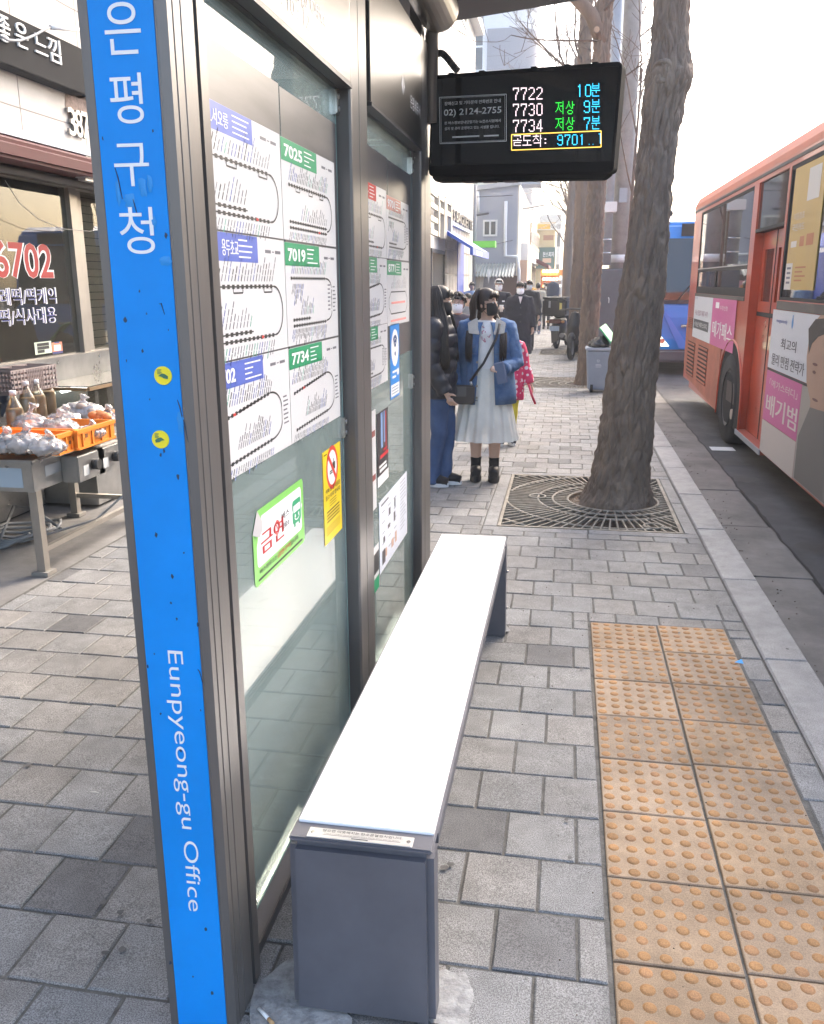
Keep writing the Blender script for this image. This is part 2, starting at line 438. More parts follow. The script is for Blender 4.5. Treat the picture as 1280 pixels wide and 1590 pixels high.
for i, (u, v) in enumerate(((188,1420), (163,1483), (190,1478), (232,1433), (160,1405), (690,1350), (903,1040), (880,1276), (885,1335), (1223,1010), (1055,985), (700,1345), (45,1190))):
    p = pz(u, v); blot(g, p.x, p.y, random.uniform(.006,.011), random.uniform(.006,.011), .0075 if not .16 < p.x < .81 else .0075, i+9)
structure(g.build('gum_spots', m_gum))
g = MB(); p = pz(1122, 697, -.118); g.box(p.x-.12, p.x+.12, p.y-.10, p.y+.10, -.1175, -.115); structure(g.build('road_marking', C(.75,.74,.72,.8)))

# soil heaped round the trunks inside the grates
for (cx, cy, rr) in ((.40,6.52,.338), (.33,14.4,.30), (.28,20.95,.30)):
    g = MB(); n = 40; vs = [(cx, cy, .004)]
    for q in range(1, 7):
        for t in range(n):
            a = 2*math.pi*t/n; r_ = rr*q/6; vs.append((cx+r_*math.cos(a), cy+r_*math.sin(a), .004-.03*(q/6)**2+.012*noise.noise((r_*math.cos(a)*14, r_*math.sin(a)*14, cy))))
    fs = [(0, 1+t, 1+(t+1)%n) for t in range(n)] + [(1+(q-1)*n+t, 1+q*n+t, 1+q*n+(t+1)%n, 1+(q-1)*n+(t+1)%n) for q in range(1,6) for t in range(n)]
    g.add(vs, fs, True); structure(g.build('soil_mound', mat('dry_soil', (.13,.10,.075), .95, var=.5, vscale=25, bump=1., bscale=70)))
# sand and grit in the joints and along the kerb
g = MB(); rs = random.Random(21)
for k in range(420):
    if k < 200: x, y = 1.11+abs(rs.gauss(0,.10)), rs.uniform(3.2,11)
    else: x, y = rs.uniform(-.2,.9), rs.uniform(1.4,7)
    z = -.106 if x > 1.1 else .004; s_ = rs.uniform(.0012,.0042)*(1.6 if x > 1.1 else .8); g.ell((x,y,z+s_*.4), (s_,s_*.8,s_*.6), 5, 3)
o = g.build('grit', mat('grit_brown', (.12,.095,.07), .95, var=.5, vscale=3)); o['kind'] = 'stuff'

# broken tar seam between gutter slabs and asphalt, oil spots and patches on the lane
g = MB(); y = 1.0; rs = random.Random(6)
L_, R_ = [], []
while y < 40:
    x = 1.512 + .020*noise.noise((y*3.1, 0, 0)) + .010*noise.noise((y*11, 1, 0)); w_ = .007 + .010*abs(noise.noise((y*6, 5, 0))); L_.append((x-w_, y, -.1035)); R_.append((x+w_, y, -.1035)); y += .06
n = len(L_); g.add(L_+R_, [(k, n+k, n+k+1, k+1) for k in range(n-1)]); structure(g.build('tar_seam', mat('tar', (.018,.017,.016), .8, var=.4, vscale=30)))
g = MB()
for k in range(26): blot(g, rs.uniform(1.62,2.6), rs.uniform(3.4,16), rs.uniform(.03,.16), rs.uniform(.05,.3), -.1165+.0001*k, k+60, jag=.7)
structure(g.build('oil_stains', mat('oil_stain', (.040,.039,.040), .6, var=.4, vscale=9)))
# ================================================================== BUS SHELTER
m_post = mat('painted_aluminium', (.135,.126,.120), .36, metal=.35, var=.10, vscale=9, bump=.04, bscale=40, stretch=(1,1,.1))
m_frame = mat('grey_powder_coat', (.150,.148,.155), .45, metal=.35, var=.10, vscale=6)
m_dark = mat('dark_powder_coat', (.055,.054,.058), .40, metal=.3, var=.15, vscale=5)
m_steel = mat('brushed_steel', (.105,.10,.098), .33, metal=1., var=.14, vscale=4, bump=.03, bscale=90, stretch=(1,.05,1))
m_chrome = mat('bright_steel', (.62,.60,.58), .25, metal=1.)
m_board = mat('backing_board', (.13,.125,.125), .38, metal=.3, var=.2, vscale=3, stretch=(1,1,8))
m_blue = mat('blue_panel', (.001,.245,.74), .42, var=.11, vscale=2.5, bump=.02, bscale=25, spec=.25)
m_white = mat('white_vinyl', (.82,.82,.82), .5)
m_glass = glass_mat('shelter_glass', (.80,.88,.86), .85, 0.015, body=(.36,.46,.445,.42))  # pale green diffuse body paints the milky reflection into the pane's colour
m_edge = mat('glass_edge', (.30,.42,.38), .2)
YP = 1.45                                    # front face of the sign pillar
PXL = py(119, 0, YP).x; PXR = -.655          # pillar sides
bL, bR = py(134, 0, YP).x, py(238, 0, YP).x
ROOFZ = 2.62
sh = thing('bus_shelter', 'grey metal and glass bus shelter with a bright blue name pillar', 'bus shelter', (-.7, 2.8, 0))
pil = MB()
prof = [(PXL,YP), (bL,YP), (bL,YP+.004), (bR,YP+.004), (bR,YP), (PXR-.012,YP), (PXR-.002,YP+.010), (PXR,YP+.012),
        (PXR,YP+.030), (PXR-.003,YP+.031), (PXR-.003,YP+.035), (PXR,YP+.036), (PXR,YP+.062), (PXR-.002,YP+.063), (PXR-.002,YP+.067), (PXR,YP+.068),
        (PXR,YP+.118), (PXR-.02,YP+.119), (PXR-.02,YP+.143), (PXR-.004,YP+.144), (PXR-.004,YP+.178), (PXL,YP+.178)]
pil.prism(prof, (0,0,0), (1,0,0), (0,1,0), (0,0,ROOFZ))
pillar = pil.build('pillar', m_post, sh)
g = MB(); g.box(bL+.001, bR-.001, YP-.0005, YP+.0035, .0, ROOFZ-.02); bp_ = g.build('blue_panel', m_blue, pillar)
g = MB()
for ch, (u, v), h in (('은',(191,44),.088), ('평',(197,153),.088), ('구',(205,256),.088), ('청',(213,358),.088)):
    q = py(u, v, YP); text_into(g, ch, q, (1,0,0), (0,0,1), .0765*(1 if ch != '구' else .88), width=.063 if ch != '평' else .058, bold=.0, off=.0016, res=12)
a, b = py(271, 1010, YP), py(299, 1414, YP)
mid = (a+b)/2
text_into(g, 'Eunpyeong-gu Office', mid, (0,0,-1), (1,0,0), .0415, width=abs(a.z-b.z), bold=-.004, off=.0016, res=6)
g.build('lettering', m_white, pillar)
# wear on the blue film: scuffs, torn patches
g = MB()
m_scuff = mat('dark_scuff', (.02,.045,.09), .6); m_peel = mat('peeled_film', (.004,.25,.66), .34)
rs = random.Random(4)
for u, v in ((160,215),(238,203),(258,365),(217,452),(195,497),(262,512),(233,620),(277,740),(243,830),(286,858),(268,895),(266,936),(275,961),(308,970),(230,1035),(240,1015),(250,1108),(281,1165),(312,1103),(320,1443),(300,1516),(265,1495),(330,1542),(222,545),(250,706),(197,560),(228,487),(255,700)):
    q = py(u, v, YP); rx = rs.uniform(.0012,.0032)
    vs = [(q.x+rx*math.cos(t*.7)*rs.uniform(.6,1.3), YP-.0012, q.z+rx*1.6*math.sin(t*.7)*rs.uniform(.6,1.4)) for t in range(9)]
    g.add(vs, [tuple(range(9))])
for u, v, l in ((181,285,.05),(277,640,.045),(284,665,.05),(248,480,.018),(308,1050,.03),(205,320,.03)):
    q = py(u, v, YP); g.tube([(q.x, YP-.0006, q.z+l/2), (q.x+.004, YP-.001, q.z+.01), (q.x+.009, YP-.001, q.z-l/2)], [.0006,.0012,.0005], n=5)
g.build('scuff', m_scuff, pillar)
g = MB()
for k, (u, v, rx, rz) in enumerate(((202,312,.010,.012),(222,290,.007,.016),(258,405,.012,.008),(184,300,.004,.022),(240,345,.005,.010),(281,655,.006,.02),(233,285,.005,.014))):
    q = py(u, v, YP); n = 22; pts = []
    for t in range(n):
        a = 2*math.pi*t/n; kk = 1+.5*noise.noise((math.cos(a)*2+k*5, math.sin(a)*2, 1)); pts.append((q.x+rx*kk*math.cos(a), YP-.0012, q.z+rz*kk*math.sin(a)))
    pts.append((q.x, YP-.0030, q.z)); g.add(pts, [(t, (t+1)%n, n) for t in range(n)], True)
g.build('torn_film', m_peel, pillar)
# posts
def post(y0, y1, xl):
    p = MB()
    prof = [(xl,y0), (PXR-.008,y0), (PXR-.001,y0+.004), (PXR,y0+.010), (PXR,y0+.10), (PXR-.003,y0+.101), (PXR-.003,y0+.106), (PXR,y0+.107), (PXR,y1-.006), (PXR-.006,y1), (xl,y1)]
    p.prism(prof, (0,0,0), (1,0,0), (0,1,0), (0,0,ROOFZ)); o = p.build('post', m_post, sh)
    q = MB(); q.box(xl-.01, xl+.012, y0-.012, y0-.001, .08, ROOFZ-.05); q.build('glazing_strip', m_frame, o)
    for z in (2.13, 2.155):
        for xx in (xl+.022, xl+.040):
            e = MB(); e.tube([(xx,y0-.003,z), (xx,y0+.001,z)], .0035, n=8); 
            if xx < xl+.03: e.build('bolt', m_chrome, o)
    return o
x2 = py(537, 949, 2.71).x
post2 = post(2.71, 2.93, x2-.006); post3 = post(4.00, 4.28, x2+.004)
XG = -.700                                    # street face of the panes
def pane(y0, y1):
    p = MB(); p.box(XG-.010, XG, y0, y1, .10, 2.50); o = p.build('glass_panel', m_glass, sh)
    e = MB(); e.box(XG-.012, XG+.001, y1+.0005, y1+.005, .10, 2.5); e.build('glass_edge', m_edge, o)
    e = MB(); e.box(XG-.012, XG+.001, y0, y1, .092, .0995); e.build('glass_edge', m_edge, o)
    e = MB()
    for k in range(2):
        w = (y1-y0)/2; e.box(XG+.0002, XG+.0009, y0+.004+k*w, y0+(k+1)*w-.004, 1.30, 2.06 - .004*k)
    for b in range(1): e.build('backing_board', m_board, o)
    return o
pane1 = pane(1.632, 2.695); pane2 = pane(2.935, 3.985)
# low kick rail under the glass and clamps that hold it
for y0, y1 in ((1.632,2.70), (2.935,3.99)):
    g = MB(); g.box(XG-.03, XG+.02, y0, y1, .0, .035); g.build('floor_rail', m_dark, sh, bevel=.003)
def clip(y, z):
    g = MB(); g.box(XG-.018, XG+.012, y-.030, y+.012, z-.034, z+.034); o = g.build('glass_clip', m_chrome, sh, bevel=.004)
    b = MB()
    for dz in (-.017,.017): b.tube([(XG+.011, y-.006, z+dz), (XG+.0145, y-.006, z+dz)], .007, n=10)
    b.build('bolt', C(.35,.34,.33,.3,metal=1.), o)
for u, v, yy in ((537,660,2.70), (508,150,2.70), (637,592,3.985), (613,240,3.985)):
    clip(yy, px(u, v, XG).z)
# fascia plates with cut-out lettering
ZF0, ZF1 = 2.165, 2.60
def fascia(y0, y1, x, texts, tilt=.0):
    g = MB(); g.box(x-.035, x, y0, y1, ZF0, ZF1); o = g.build('fascia', m_steel, sh, bevel=.003)
    t = MB()
    for body, u, v, h, w, col in texts:
        q = px(u, v, x); text_into(t, body, q, (0,1,0), (0,0,1), h, width=w, off=.0008)
    if y0 > 2.8:
        q = px(626, 132, x)
        for sg in (-1, 1): t.add([q+Vector((.0008, sg*.006, .035)), q+Vector((.0008, sg*.030, 0)), q+Vector((.0008, sg*.006, -.035))], [(0,1,2) if sg < 0 else (2,1,0)])
    t.build('lettering', m_white, o)
    u_ = MB(); u_.box(x-.05, x-.036, y0+.01, y1-.01, ZF0-.012, ZF1); u_.build('fascia_backing', m_dark, o)
    l_ = MB(); l_.box(x-.034, x+.004, y0-.002, y1+.002, ZF0-.012, ZF0-.001); l_.build('drip_edge', m_dark, o)
    return o
fascia(1.635, 2.70, -.652, [('Eunpyeong-gu Office', 462, -12, .045, .50, 1), ('12 : 10 : 12', 452, 8, .035, .30, 1)])
fascia(2.96, 3.97, -.650, [('은평세무서', 645, 165, .050, .24, 1)])
# header box behind the fascia, gutter tube and roof
g = MB(); g.box(-.80, -.75, 1.635, 4.27, 2.34, 2.60); g.build('header_beam', m_dark, sh)
g = MB(); g.tube([(-.60, 1.2, 2.74), (-.60, 4.12, 2.74)], .088, n=28); tb = g.build('gutter_tube', m_post, sh)
g = MB(); g.ell((-.60, 4.12, 2.74), (.089, .05, .089), 24, 12); g.build('end_cap', m_chrome, tb)
g = MB(); g.tube([(-.64, 4.20, 2.30), (-.64, 4.20, 2.66), (-.62, 4.17, 2.72)], .03, n=14); g.build('tube_bracket', m_post, sh)
g = MB()
zr = lambda x: 2.812 + (x+.70)*.10
rp = [(x, zr(x)) for x in (-1.5,-1.1,-.66,-.2,.12)]
rp = [(x, z) for x, z in rp] + [(x, z+.05) for x, z in rp[::-1]]
g.prism(rp, (0,1.15,0), (1,0,0), (0,0,1), (0,3.47,0)); roof = g.build('roof', m_dark, sh, bevel=.01)
g = MB()
for y in (1.6, 2.82, 4.15): g.bar((-.70,y,2.79), (.0,y,2.86), .05, .07)
g.build('roof_rib', m_dark, roof)
for y in (2.82, 4.14): 
    g = MB(); g.box(-.72, -.67, y-.04, y+.04, 2.60, 2.83); g.build('roof_strut', m_post, sh)

# round yellow stickers on the pillar
for (u, v), lab, sg in (((254,583), 'upper round yellow sticker with a green hand mark on the blue pillar', 1), ((250,682), 'lower round yellow sticker with a green hand mark on the blue pillar', -1)):
    q = py(u, v, YP); st = thing('round_sticker', lab, 'sticker', q, group='round yellow stickers on the blue pillar')
    g = MB(); g.add([(q.x+.0165*math.cos(t*math.pi/16), YP-.0026, q.z+.0165*math.sin(t*math.pi/16)) for t in range(32)] + [(q.x+.0165*math.cos(t*math.pi/16), YP-.0006, q.z+.0165*math.sin(t*math.pi/16)) for t in range(32)],
        [tuple(range(32))] + [(t, 32+t, 32+(t+1)%32, (t+1)%32) for t in range(32)]); g.build('sticker_film', C(.86,.72,.02,.4), st)
    g = MB(); pts = [(-.009,-.001),(-.002,.004),(.004,.003),(.010,-.001),(.009,-.006),(.002,-.005),(-.003,-.002)]
    g.add([(q.x+a*sg, YP-.0031, q.z+b) for a, b in pts], [tuple(range(7)) if sg > 0 else tuple(range(7))[::-1]]); 
    for k in range(4): g.box(q.x-.010, q.x-.004+.002*(k%2), YP-.0032, YP-.0028, q.z+.003+k*.0022, q.z+.0042+k*.0022)
    g.build('printed_mark', C(.04,.16,.10,.5), st)

# ------------------------------------------------------------------ posters on the glass
m_paper = mat('poster_paper', (.66,.66,.66), .36, var=.02, vscale=5)
m_pblue = C(.10,.15,.50,.4); m_pgreen = C(.02,.30,.13,.4); m_pblk = C(.03,.03,.03,.5); m_pgry = C(.16,.16,.18,.5); m_pnavy = C(.10,.14,.38,.5); m_pred = C(.60,.05,.04,.5); m_pteal = C(.12,.40,.30,.5)
XP = XG + .0022
class Flat:
    """flat artwork on the +X side of plane x: a (along +Y) and b (up), in metres from the lower left corner"""
    def __init__(s, x, y0, z0): s.x, s.y0, s.z0 = x, y0, z0
    def P(s, a, b, k=0): return Vector((s.x + k*.0004, s.y0+a, s.z0+b))
    def rect(s, mb, a0, a1, b0, b1, k=1): mb.add([s.P(a0,b0,k), s.P(a1,b0,k), s.P(a1,b1,k), s.P(a0,b1,k)], [(0,1,2,3)])
    def line(s, mb, pts, w, k=1):
        for (a0,b0), (a1,b1) in zip(pts, pts[1:]):
            d = Vector((a1-a0, b1-b0)); L = d.length
            if L < 1e-6: continue
            n = Vector((-d.y, d.x))/L*w/2
            mb.add([s.P(a0-n.x,b0-n.y,k), s.P(a1-n.x,b1-n.y,k), s.P(a1+n.x,b1+n.y,k), s.P(a0+n.x,b0+n.y,k)], [(0,1,2,3) if n.length else (3,2,1,0)])
    def text(s, mb, body, a, b, h, w=None, k=2, bold=.0, align='C'): text_into(mb, body, s.P(a, b, k), (0,1,0), (0,0,1), h, width=w, bold=bold, align=align)
    def disc(s, mb, a, b, ra, rb=None, k=1, n=28, inner=0.):
        rb = rb or ra
        o = [s.P(a+ra*math.cos(2*math.pi*t/n), b+rb*math.sin(2*math.pi*t/n), k) for t in range(n)]
        if inner:
            i = [s.P(a+ra*inner*math.cos(2*math.pi*t/n), b+rb*inner*math.sin(2*math.pi*t/n), k) for t in range(n)]
            mb.add(o+i, [(t, (t+1)%n, n+(t+1)%n, n+t) for t in range(n)])
        else: mb.add(o, [tuple(range(n))])
def sheet(root, x, y0, y1, z0, z1, m, curl=.0012, name='sheet'):
    g = MB(); n = 8; vs = []
    for i in range(n+1):
        for j in range(n+1):
            a, b = i/n, j/n; vs.append((x, y0+(y1-y0)*a, z0+(z1-z0)*b))
    k = (n+1)
    g.add(vs, [(i*k+j, (i+1)*k+j, (i+1)*k+j+1, i*k+j+1) for i in range(n) for j in range(n)])
    g.box(x-.0010, x-.0002, y0, y1, z0, z1)
    return g.build(name, m, root)
def route_poster(y0, y1, z0, z1, num, col, label, seed, shape):
    rs = random.Random(seed); w, h = y1-y0, z1-z0
    rt = thing('bus_route_poster', label, 'poster', (XP, (y0+y1)/2, z0), group='bus route maps on the shelter glass')
    sheet(rt, XP, y0, y1, z0, z1, m_paper)
    F = Flat(XP, y0, z0)
    hd = MB(); hw = .62 if w > .3 else .60
    F.rect(hd, .0, w*hw, h*.78, h*.998); head = hd.build('header', col, rt)
    t = MB(); ac, aw_ = {'.서오릉': (.128,.090), '용두초교': (.148,.092), '702': (.098,.080)}.get(num, (w*.20, min(w*.30, .052*len(num)*w/.43))); F.text(t, num, ac, h*.885, h*.125, w=aw_, bold=.03)
    for k in range(4):
        F.line(t, [(w*.385, h*(.955-k*.045)), (w*(.47+rs.uniform(0,.12)), h*(.955-k*.045))], h*.012, 2)
    t.build('number', m_white, head)
    t = MB()
    F.line(t, [(w*.72,h*.885), (w*.80,h*.885)], h*.028); F.line(t, [(w*.815,h*.885), (w*.845,h*.885)], h*.010); F.line(t, [(w*.86,h*.885), (w*.94,h*.885)], h*.028)
    d = MB(); lm = {k: MB() for k in ('g','n','t','k')}
    def dashes(a0, b0, a1, b1, ww=.030, dash=.023):
        L = math.hypot((a1-a0)*w, (b1-b0)*h); n = max(2, int(L/(dash*1.15))); 
        for k in range(n):
            p, q = k/n, (k+.56)/n
            F.line(d, [((a0+(a1-a0)*p)*w, (b0+(b1-b0)*p)*h), ((a0+(a1-a0)*q)*w, (b0+(b1-b0)*q)*h)], h*ww*1.15, 2)
        F.line(d, [(a0*w, b0*h), (a1*w, b1*h)], h*.012, 1)
    def names(a0, a1, b, up, n, ln=.16):
        for k in range(n):
            a = a0+(a1-a0)*k/max(1,n-1); L = 1.35*ln*rs.uniform(.45,1.15)
            s_ = 1 if up else -1; b0 = b + s_*.025; 
            p0 = (a*w, b0*h); p1 = ((a+s_*.30*L)*w, (b0+s_*L)*h)
            key = rs.choices(('g','n','t','k'), (5,2,1,2))[0]
            # dotted into syllables so it reads as small print
            m = max(2, int(L*h/.013))
            for q in range(m):
                f0, f1 = q/m, (q+.86)/m
                F.line(lm[key], [(p0[0]+(p1[0]-p0[0])*f0, p0[1]+(p1[1]-p0[1])*f0), (p0[0]+(p1[0]-p0[0])*f1, p0[1]+(p1[1]-p0[1])*f1)], .0038*rs.uniform(.8,1.25), 1)
    def arc(ac, bc, ra, rb, t0, t1, n=12, ww=.018):
        pts = [((ac+ra*math.cos(t0+(t1-t0)*k/n))*w, (bc+rb*math.sin(t0+(t1-t0)*k/n))*h) for k in range(n+1)]; F.line(d, pts, h*ww, 2)
    if shape == 0:
        dashes(.02,.58,.82,.58); arc(.82,.36,.12,.22,-math.pi/2,math.pi/2); dashes(.02,.20,.52,.20); dashes(.02,.14,.82,.14)
        for a in (.30,.68): F.line(d, [(a*w,.57*h),(a*w,.53*h),((a+.11)*w,.53*h),((a+.11)*w,.57*h)], h*.013, 2)
        names(.03,.80,.60,True,22); names(.03,.48,.22,True,12,.15); names(.03,.80,.12,False,24,.11)
    elif shape == 1:
        dashes(.10,.56,.80,.56,.030,.019); arc(.80,.36,.11,.20,-math.pi/2,math.pi/2); dashes(.10,.19,.80,.19,.028,.019); dashes(.10,.13,.80,.13,.028,.019)
        for a in (.22,.45,.66): F.line(d, [(a*w,.55*h),(a*w,.51*h),((a+.07)*w,.51*h),((a+.07)*w,.55*h)], h*.012, 2)
        names(.11,.80,.58,True,26,.13); names(.30,.78,.20,True,14,.12); names(.11,.78,.11,False,26,.09)
    elif shape == 2:
        dashes(.08,.66,.74,.66,.028,.019); arc(.74,.56,.12,.10,0,math.pi/2); dashes(.86,.54,.86,.32,.02,.015); arc(.74,.30,.12,.10,-math.pi/2,0); dashes(.10,.19,.74,.19,.028,.019); dashes(.10,.25,.42,.25,.028,.019)
        names(.10,.72,.68,True,22,.10); names(.12,.30,.63,False,9,.14); names(.24,.46,.27,True,9,.14); names(.10,.74,.18,False,26,.12)
        for k in range(7): F.line(lm['g'], [(w*.89,h*(.30+k*.045)),(w*(.93+.03*rs.random()),h*(.30+k*.045))], .004); F.line(lm['g'], [(w*.78,h*(.32+k*.045)),(w*(.82+.02*rs.random()),h*(.32+k*.045))], .004)
    elif shape == 3:
        dashes(.06,.52,.70,.62,.03,.019); arc(.70,.44,.16,.18,0,math.pi/2); arc(.70,.30,.16,.14,-math.pi/2,0); dashes(.08,.12,.72,.16,.03,.019); F.line(d, [(.86*w,.44*h),(.86*w,.30*h)], h*.01, 2); dashes(.30,.55,.58,.60,.014,.016)
        names(.04,.70,.60,True,24,.15); names(.26,.66,.20,True,16,.15); names(.06,.72,.10,False,24,.08)
        for k in range(7): F.line(lm['g'], [(w*.89,h*(.26+k*.045)),(w*(.94+.03*rs.random()),h*(.26+k*.045))], .004)
    elif shape == 4:
        F.line(d, [(w*.15,h*.52),(w*.80,h*.52)], h*.018, 2); F.line(d, [(w*.15,h*.18),(w*.80,h*.18)], h*.018, 2)
        F.line(d, [(w*.15,h*.52),(w*.07,h*.42),(w*.07,h*.28),(w*.15,h*.18)], h*.012, 2); F.line(d, [(w*.80,h*.52),(w*.88,h*.42),(w*.88,h*.28),(w*.80,h*.18)], h*.012, 2)
        rd = MB(); F.line(rd, [(w*.16,h*.35),(w*.79,h*.35)], h*.034, 2); F.line(rd, [(w*.13,h*.07),(w*.83,h*.07)], h*.034, 2); rd.build('red_print', C(.75,.30,.27,.5), rt)
        names(.18,.80,.55,True,12,.16)
    t.build('destination_print', m_pgry, rt); d.build('route_line', m_pblk, rt)
    for k, mm in (('g',m_pgry), ('n',m_pnavy), ('t',m_pteal), ('k',m_pblk)):
        if lm[k].v: lm[k].build('stop_names', mm, rt)
    if shape in (0,1,3):
        s_ = MB(); q = .62 if shape != 3 else .22; bb = .14 if shape == 0 else (.13 if shape == 1 else .545)
        F.rect(s_, w*q, w*(q+.03), h*(bb-.012), h*(bb+.012), 3); s_.build('stop_marker', m_pred, rt)
    return rt
YA, YB, YC = px(329,160,XP).y, px(444,450,XP).y, px(524,460,XP).y
zt = px(432, 206, XP).z; z1 = px(438, 372, XP).z; z2 = px(446, 540, XP).z; z3 = px(455, 690, XP).z
zs = [zt, z1, z2, z3]
YA = 1.640
for r_, (nl, nr) in enumerate((('.서오릉','7025'), ('용두초교','7019'), ('702','7734'))):
    za, zb = zs[r_]-.002, zs[r_+1]+.002
    route_poster(YA, YB-.002, zb, za, nl, m_pblue, ['route map with a blue header reading 서오릉, at the top beside the blue pillar', 'route map with a blue header reading 용두초교, below the 서오릉 one', 'route map with a blue header ending in 2, at the bottom beside the pillar'][r_], 20+r_, (0,0,3)[r_])
    route_poster(YB+.002, YC, zb+.0, za-.002, nr, m_pgreen, 'route map with a green header reading %s' % nr, 40+r_, (1,2,3)[r_])
# second pane
yD, yE, yF = 2.95, px(601,420,XP).y, px(635,430,XP).y
q0, q1, q2, q3 = px(601,297,XP).z, px(601,402,XP).z, px(602,502,XP).z, px(603,590,XP).z
route_poster(yD, yE-.002, q1+.003, q0, '774', m_pred, 'sunlit route map on the second pane, left of the one with a red header', 61, 0)
route_poster(yE+.002, yF, q1+.003, q0-.012, '9701', C(.62,.20,.16,.4), 'route map with a red header at the top of the second pane', 62, 2)
route_poster(yD, yE-.002, q2+.002, q1, '7722', m_pgreen, 'route map with a green header left of the loop map on the second pane', 63, 3)
route_poster(yE+.002, yF+.006, q2-.012, q1-.004, '8771', m_pgreen, 'route map of a single green loop with red print on the second pane', 64, 4)
route_poster(yD, yE-.004, q3, q2, '7730', m_pgreen, 'route map with a green header beside the blue wireless sticker', 65, 2)
def note_sheet(name, label, cat, y0, y1, z0, z1, m, x=None):
    rt = thing(name, label, cat, (XP, (y0+y1)/2, z0)); x = x or XP; sheet(rt, x, y0, y1, z0, z1, m); return rt, Flat(x, y0, z0)
# wireless network sticker
ya, yb, za, zb = px(606,508,XP).y, px(620,508,XP).y, px(612,618,XP).z, px(612,503,XP).z
rt, F = note_sheet('wireless_sticker', 'tall blue sticker with a white wireless symbol on the second pane', 'sticker', ya, yb, za, zb, C(.03,.26,.72,.35)); w, h = yb-ya, zb-za
g = MB(); F.disc(g, w*.5, h*.68, w*.40, h*.25); F.rect(g, w*.04, w*.96, h*.03, h*.19)
for k in range(2): F.line(g, [(w*.2,h*(.36-k*.07)),(w*(.8-.2*k),h*(.36-k*.07))], h*.03)
F.disc(g, w*.80, h*.34, w*.12, h*.05, 2); g.build('white_print', m_white, rt)
g = MB()
for k, rr in enumerate((.10,.19,.28)):
    pts = [(w*(.5+rr*math.cos(t*math.pi/8)), h*(.66+rr*.62*math.sin(t*math.pi/8))) for t in range(2,7)]; F.line(g, pts, w*.07, 3)
F.disc(g, w*.5, h*.60, w*.07, h*.03, 3)
for k in range(3): F.line(g, [(w*.12,h*(.15-k*.04)),(w*.85,h*(.15-k*.04))], h*.010, 3)
g.build('symbol', C(.03,.09,.25,.4), rt)
# dark performance poster and the narrow white one behind the post
ya, yb, za, zb = px(586,700,XP).y, px(603,690,XP).y, px(590,755,XP).z, px(590,640,XP).z
rt, F = note_sheet('event_poster', 'dark poster with red and blue light stripes on the second pane', 'poster', ya, yb, za, zb, C(.028,.022,.026,.3)); w, h = yb-ya, zb-za
g = MB(); F.rect(g, 0, w, 0, h*.14); F.line(g, [(w*.2,h*.20),(w*.85,h*.20)], h*.045); F.line(g, [(w*.15,h*.26),(w*.8,h*.26)], h*.03); g.build('white_print', m_white, rt)
g = MB(); F.rect(g, w*.25, w, h*.36, h*.41); F.rect(g, w*.76, w*.82, h*.4, h*.97); F.rect(g, w*.55, w*.9, h*.44, h*.47); g.build('red_stripe', C(.65,.03,.04,.4), rt)
g = MB(); F.rect(g, w*.33, w*.50, h*.5, h*.98); F.rect(g, w*.60, w*.70, h*.55, h*.98); g.build('blue_stripe', C(.22,.36,.62,.4), rt)
ya, yb, za, zb = 2.95, px(584,700,XP).y, px(583,790,XP).z, px(583,635,XP).z
rt, F = note_sheet('narrow_notice', 'narrow white notice half hidden by the middle post, left of the dark poster', 'poster', ya, yb, za, zb, m_paper); w, h = yb-ya, zb-za
g = MB(); F.rect(g, w*.55, w*.95, h*.30, h*.36); F.rect(g, w*.5, w*.95, h*.74, h*.80); g.build('print', C(.25,.06,.05,.5), rt)
# big white instruction poster
ya, yb = px(590,850,XP).y, px(632,760,XP).y; za, zb = px(610,862,XP).z, px(610,757,XP).z
rt, F = note_sheet('instruction_poster', 'large white instruction poster with small pictures low on the second pane', 'poster', ya, yb, za, zb, mat('poster_paper_cool', (.74,.77,.84), .4)); w, h = yb-ya, zb-za
g = MB(); rs = random.Random(5)
for r_ in range(14): F.line(g, [(w*.72,h*(.93-r_*.055)),(w*(.86+.1*rs.random()),h*(.93-r_*.055))], h*.009)
for r_ in range(5):
    for c_ in range(3): F.line(g, [(w*(.08+c_*.2),h*(.82-r_*.15)),(w*(.17+c_*.2),h*(.82-r_*.15))], h*.011)
F.line(g, [(w*.06,h*.93),(w*.30,h*.93)], h*.03); g.build('small_print', m_pgry, rt)
g = MB()
for a, b, s1, s2 in ((.12,.18,.05,.10),(.30,.52,.04,.03),(.50,.55,.03,.07),(.33,.72,.03,.05),(.52,.75,.02,.06),(.14,.42,.03,.04)): F.rect(g, w*(a-s1), w*(a+s1), h*(b-s2), h*(b+s2), 2)
g.build('pictures', C(.10,.09,.10,.5), rt)
g = MB()
for a, b, s1, s2 in ((.42,.20,.04,.06),(.54,.22,.03,.08),(.20,.20,.025,.06)): F.rect(g, w*(a-s1), w*(a+s1), h*(b-s2), h*(b+s2), 3)
g.build('picture_faces', C(.62,.40,.30,.5), rt)
ya, yb, za, zb = 2.95, px(589,860,XP).y, px(586,915,XP).z, px(586,845,XP).z
rt, F = note_sheet('narrow_notice', 'narrow notice with a green foot at the lower left of the instruction poster', 'poster', ya, yb-.004, za, zb, m_paper); w, h = yb-ya, zb-za
g = MB(); F.rect(g, 0, w*.97, 0, h*.30); g.build('green_foot', m_pgreen, rt); g = MB(); F.rect(g, w*.5, w*.97, h*.40, h*.85); g.build('print', m_pblk, rt)
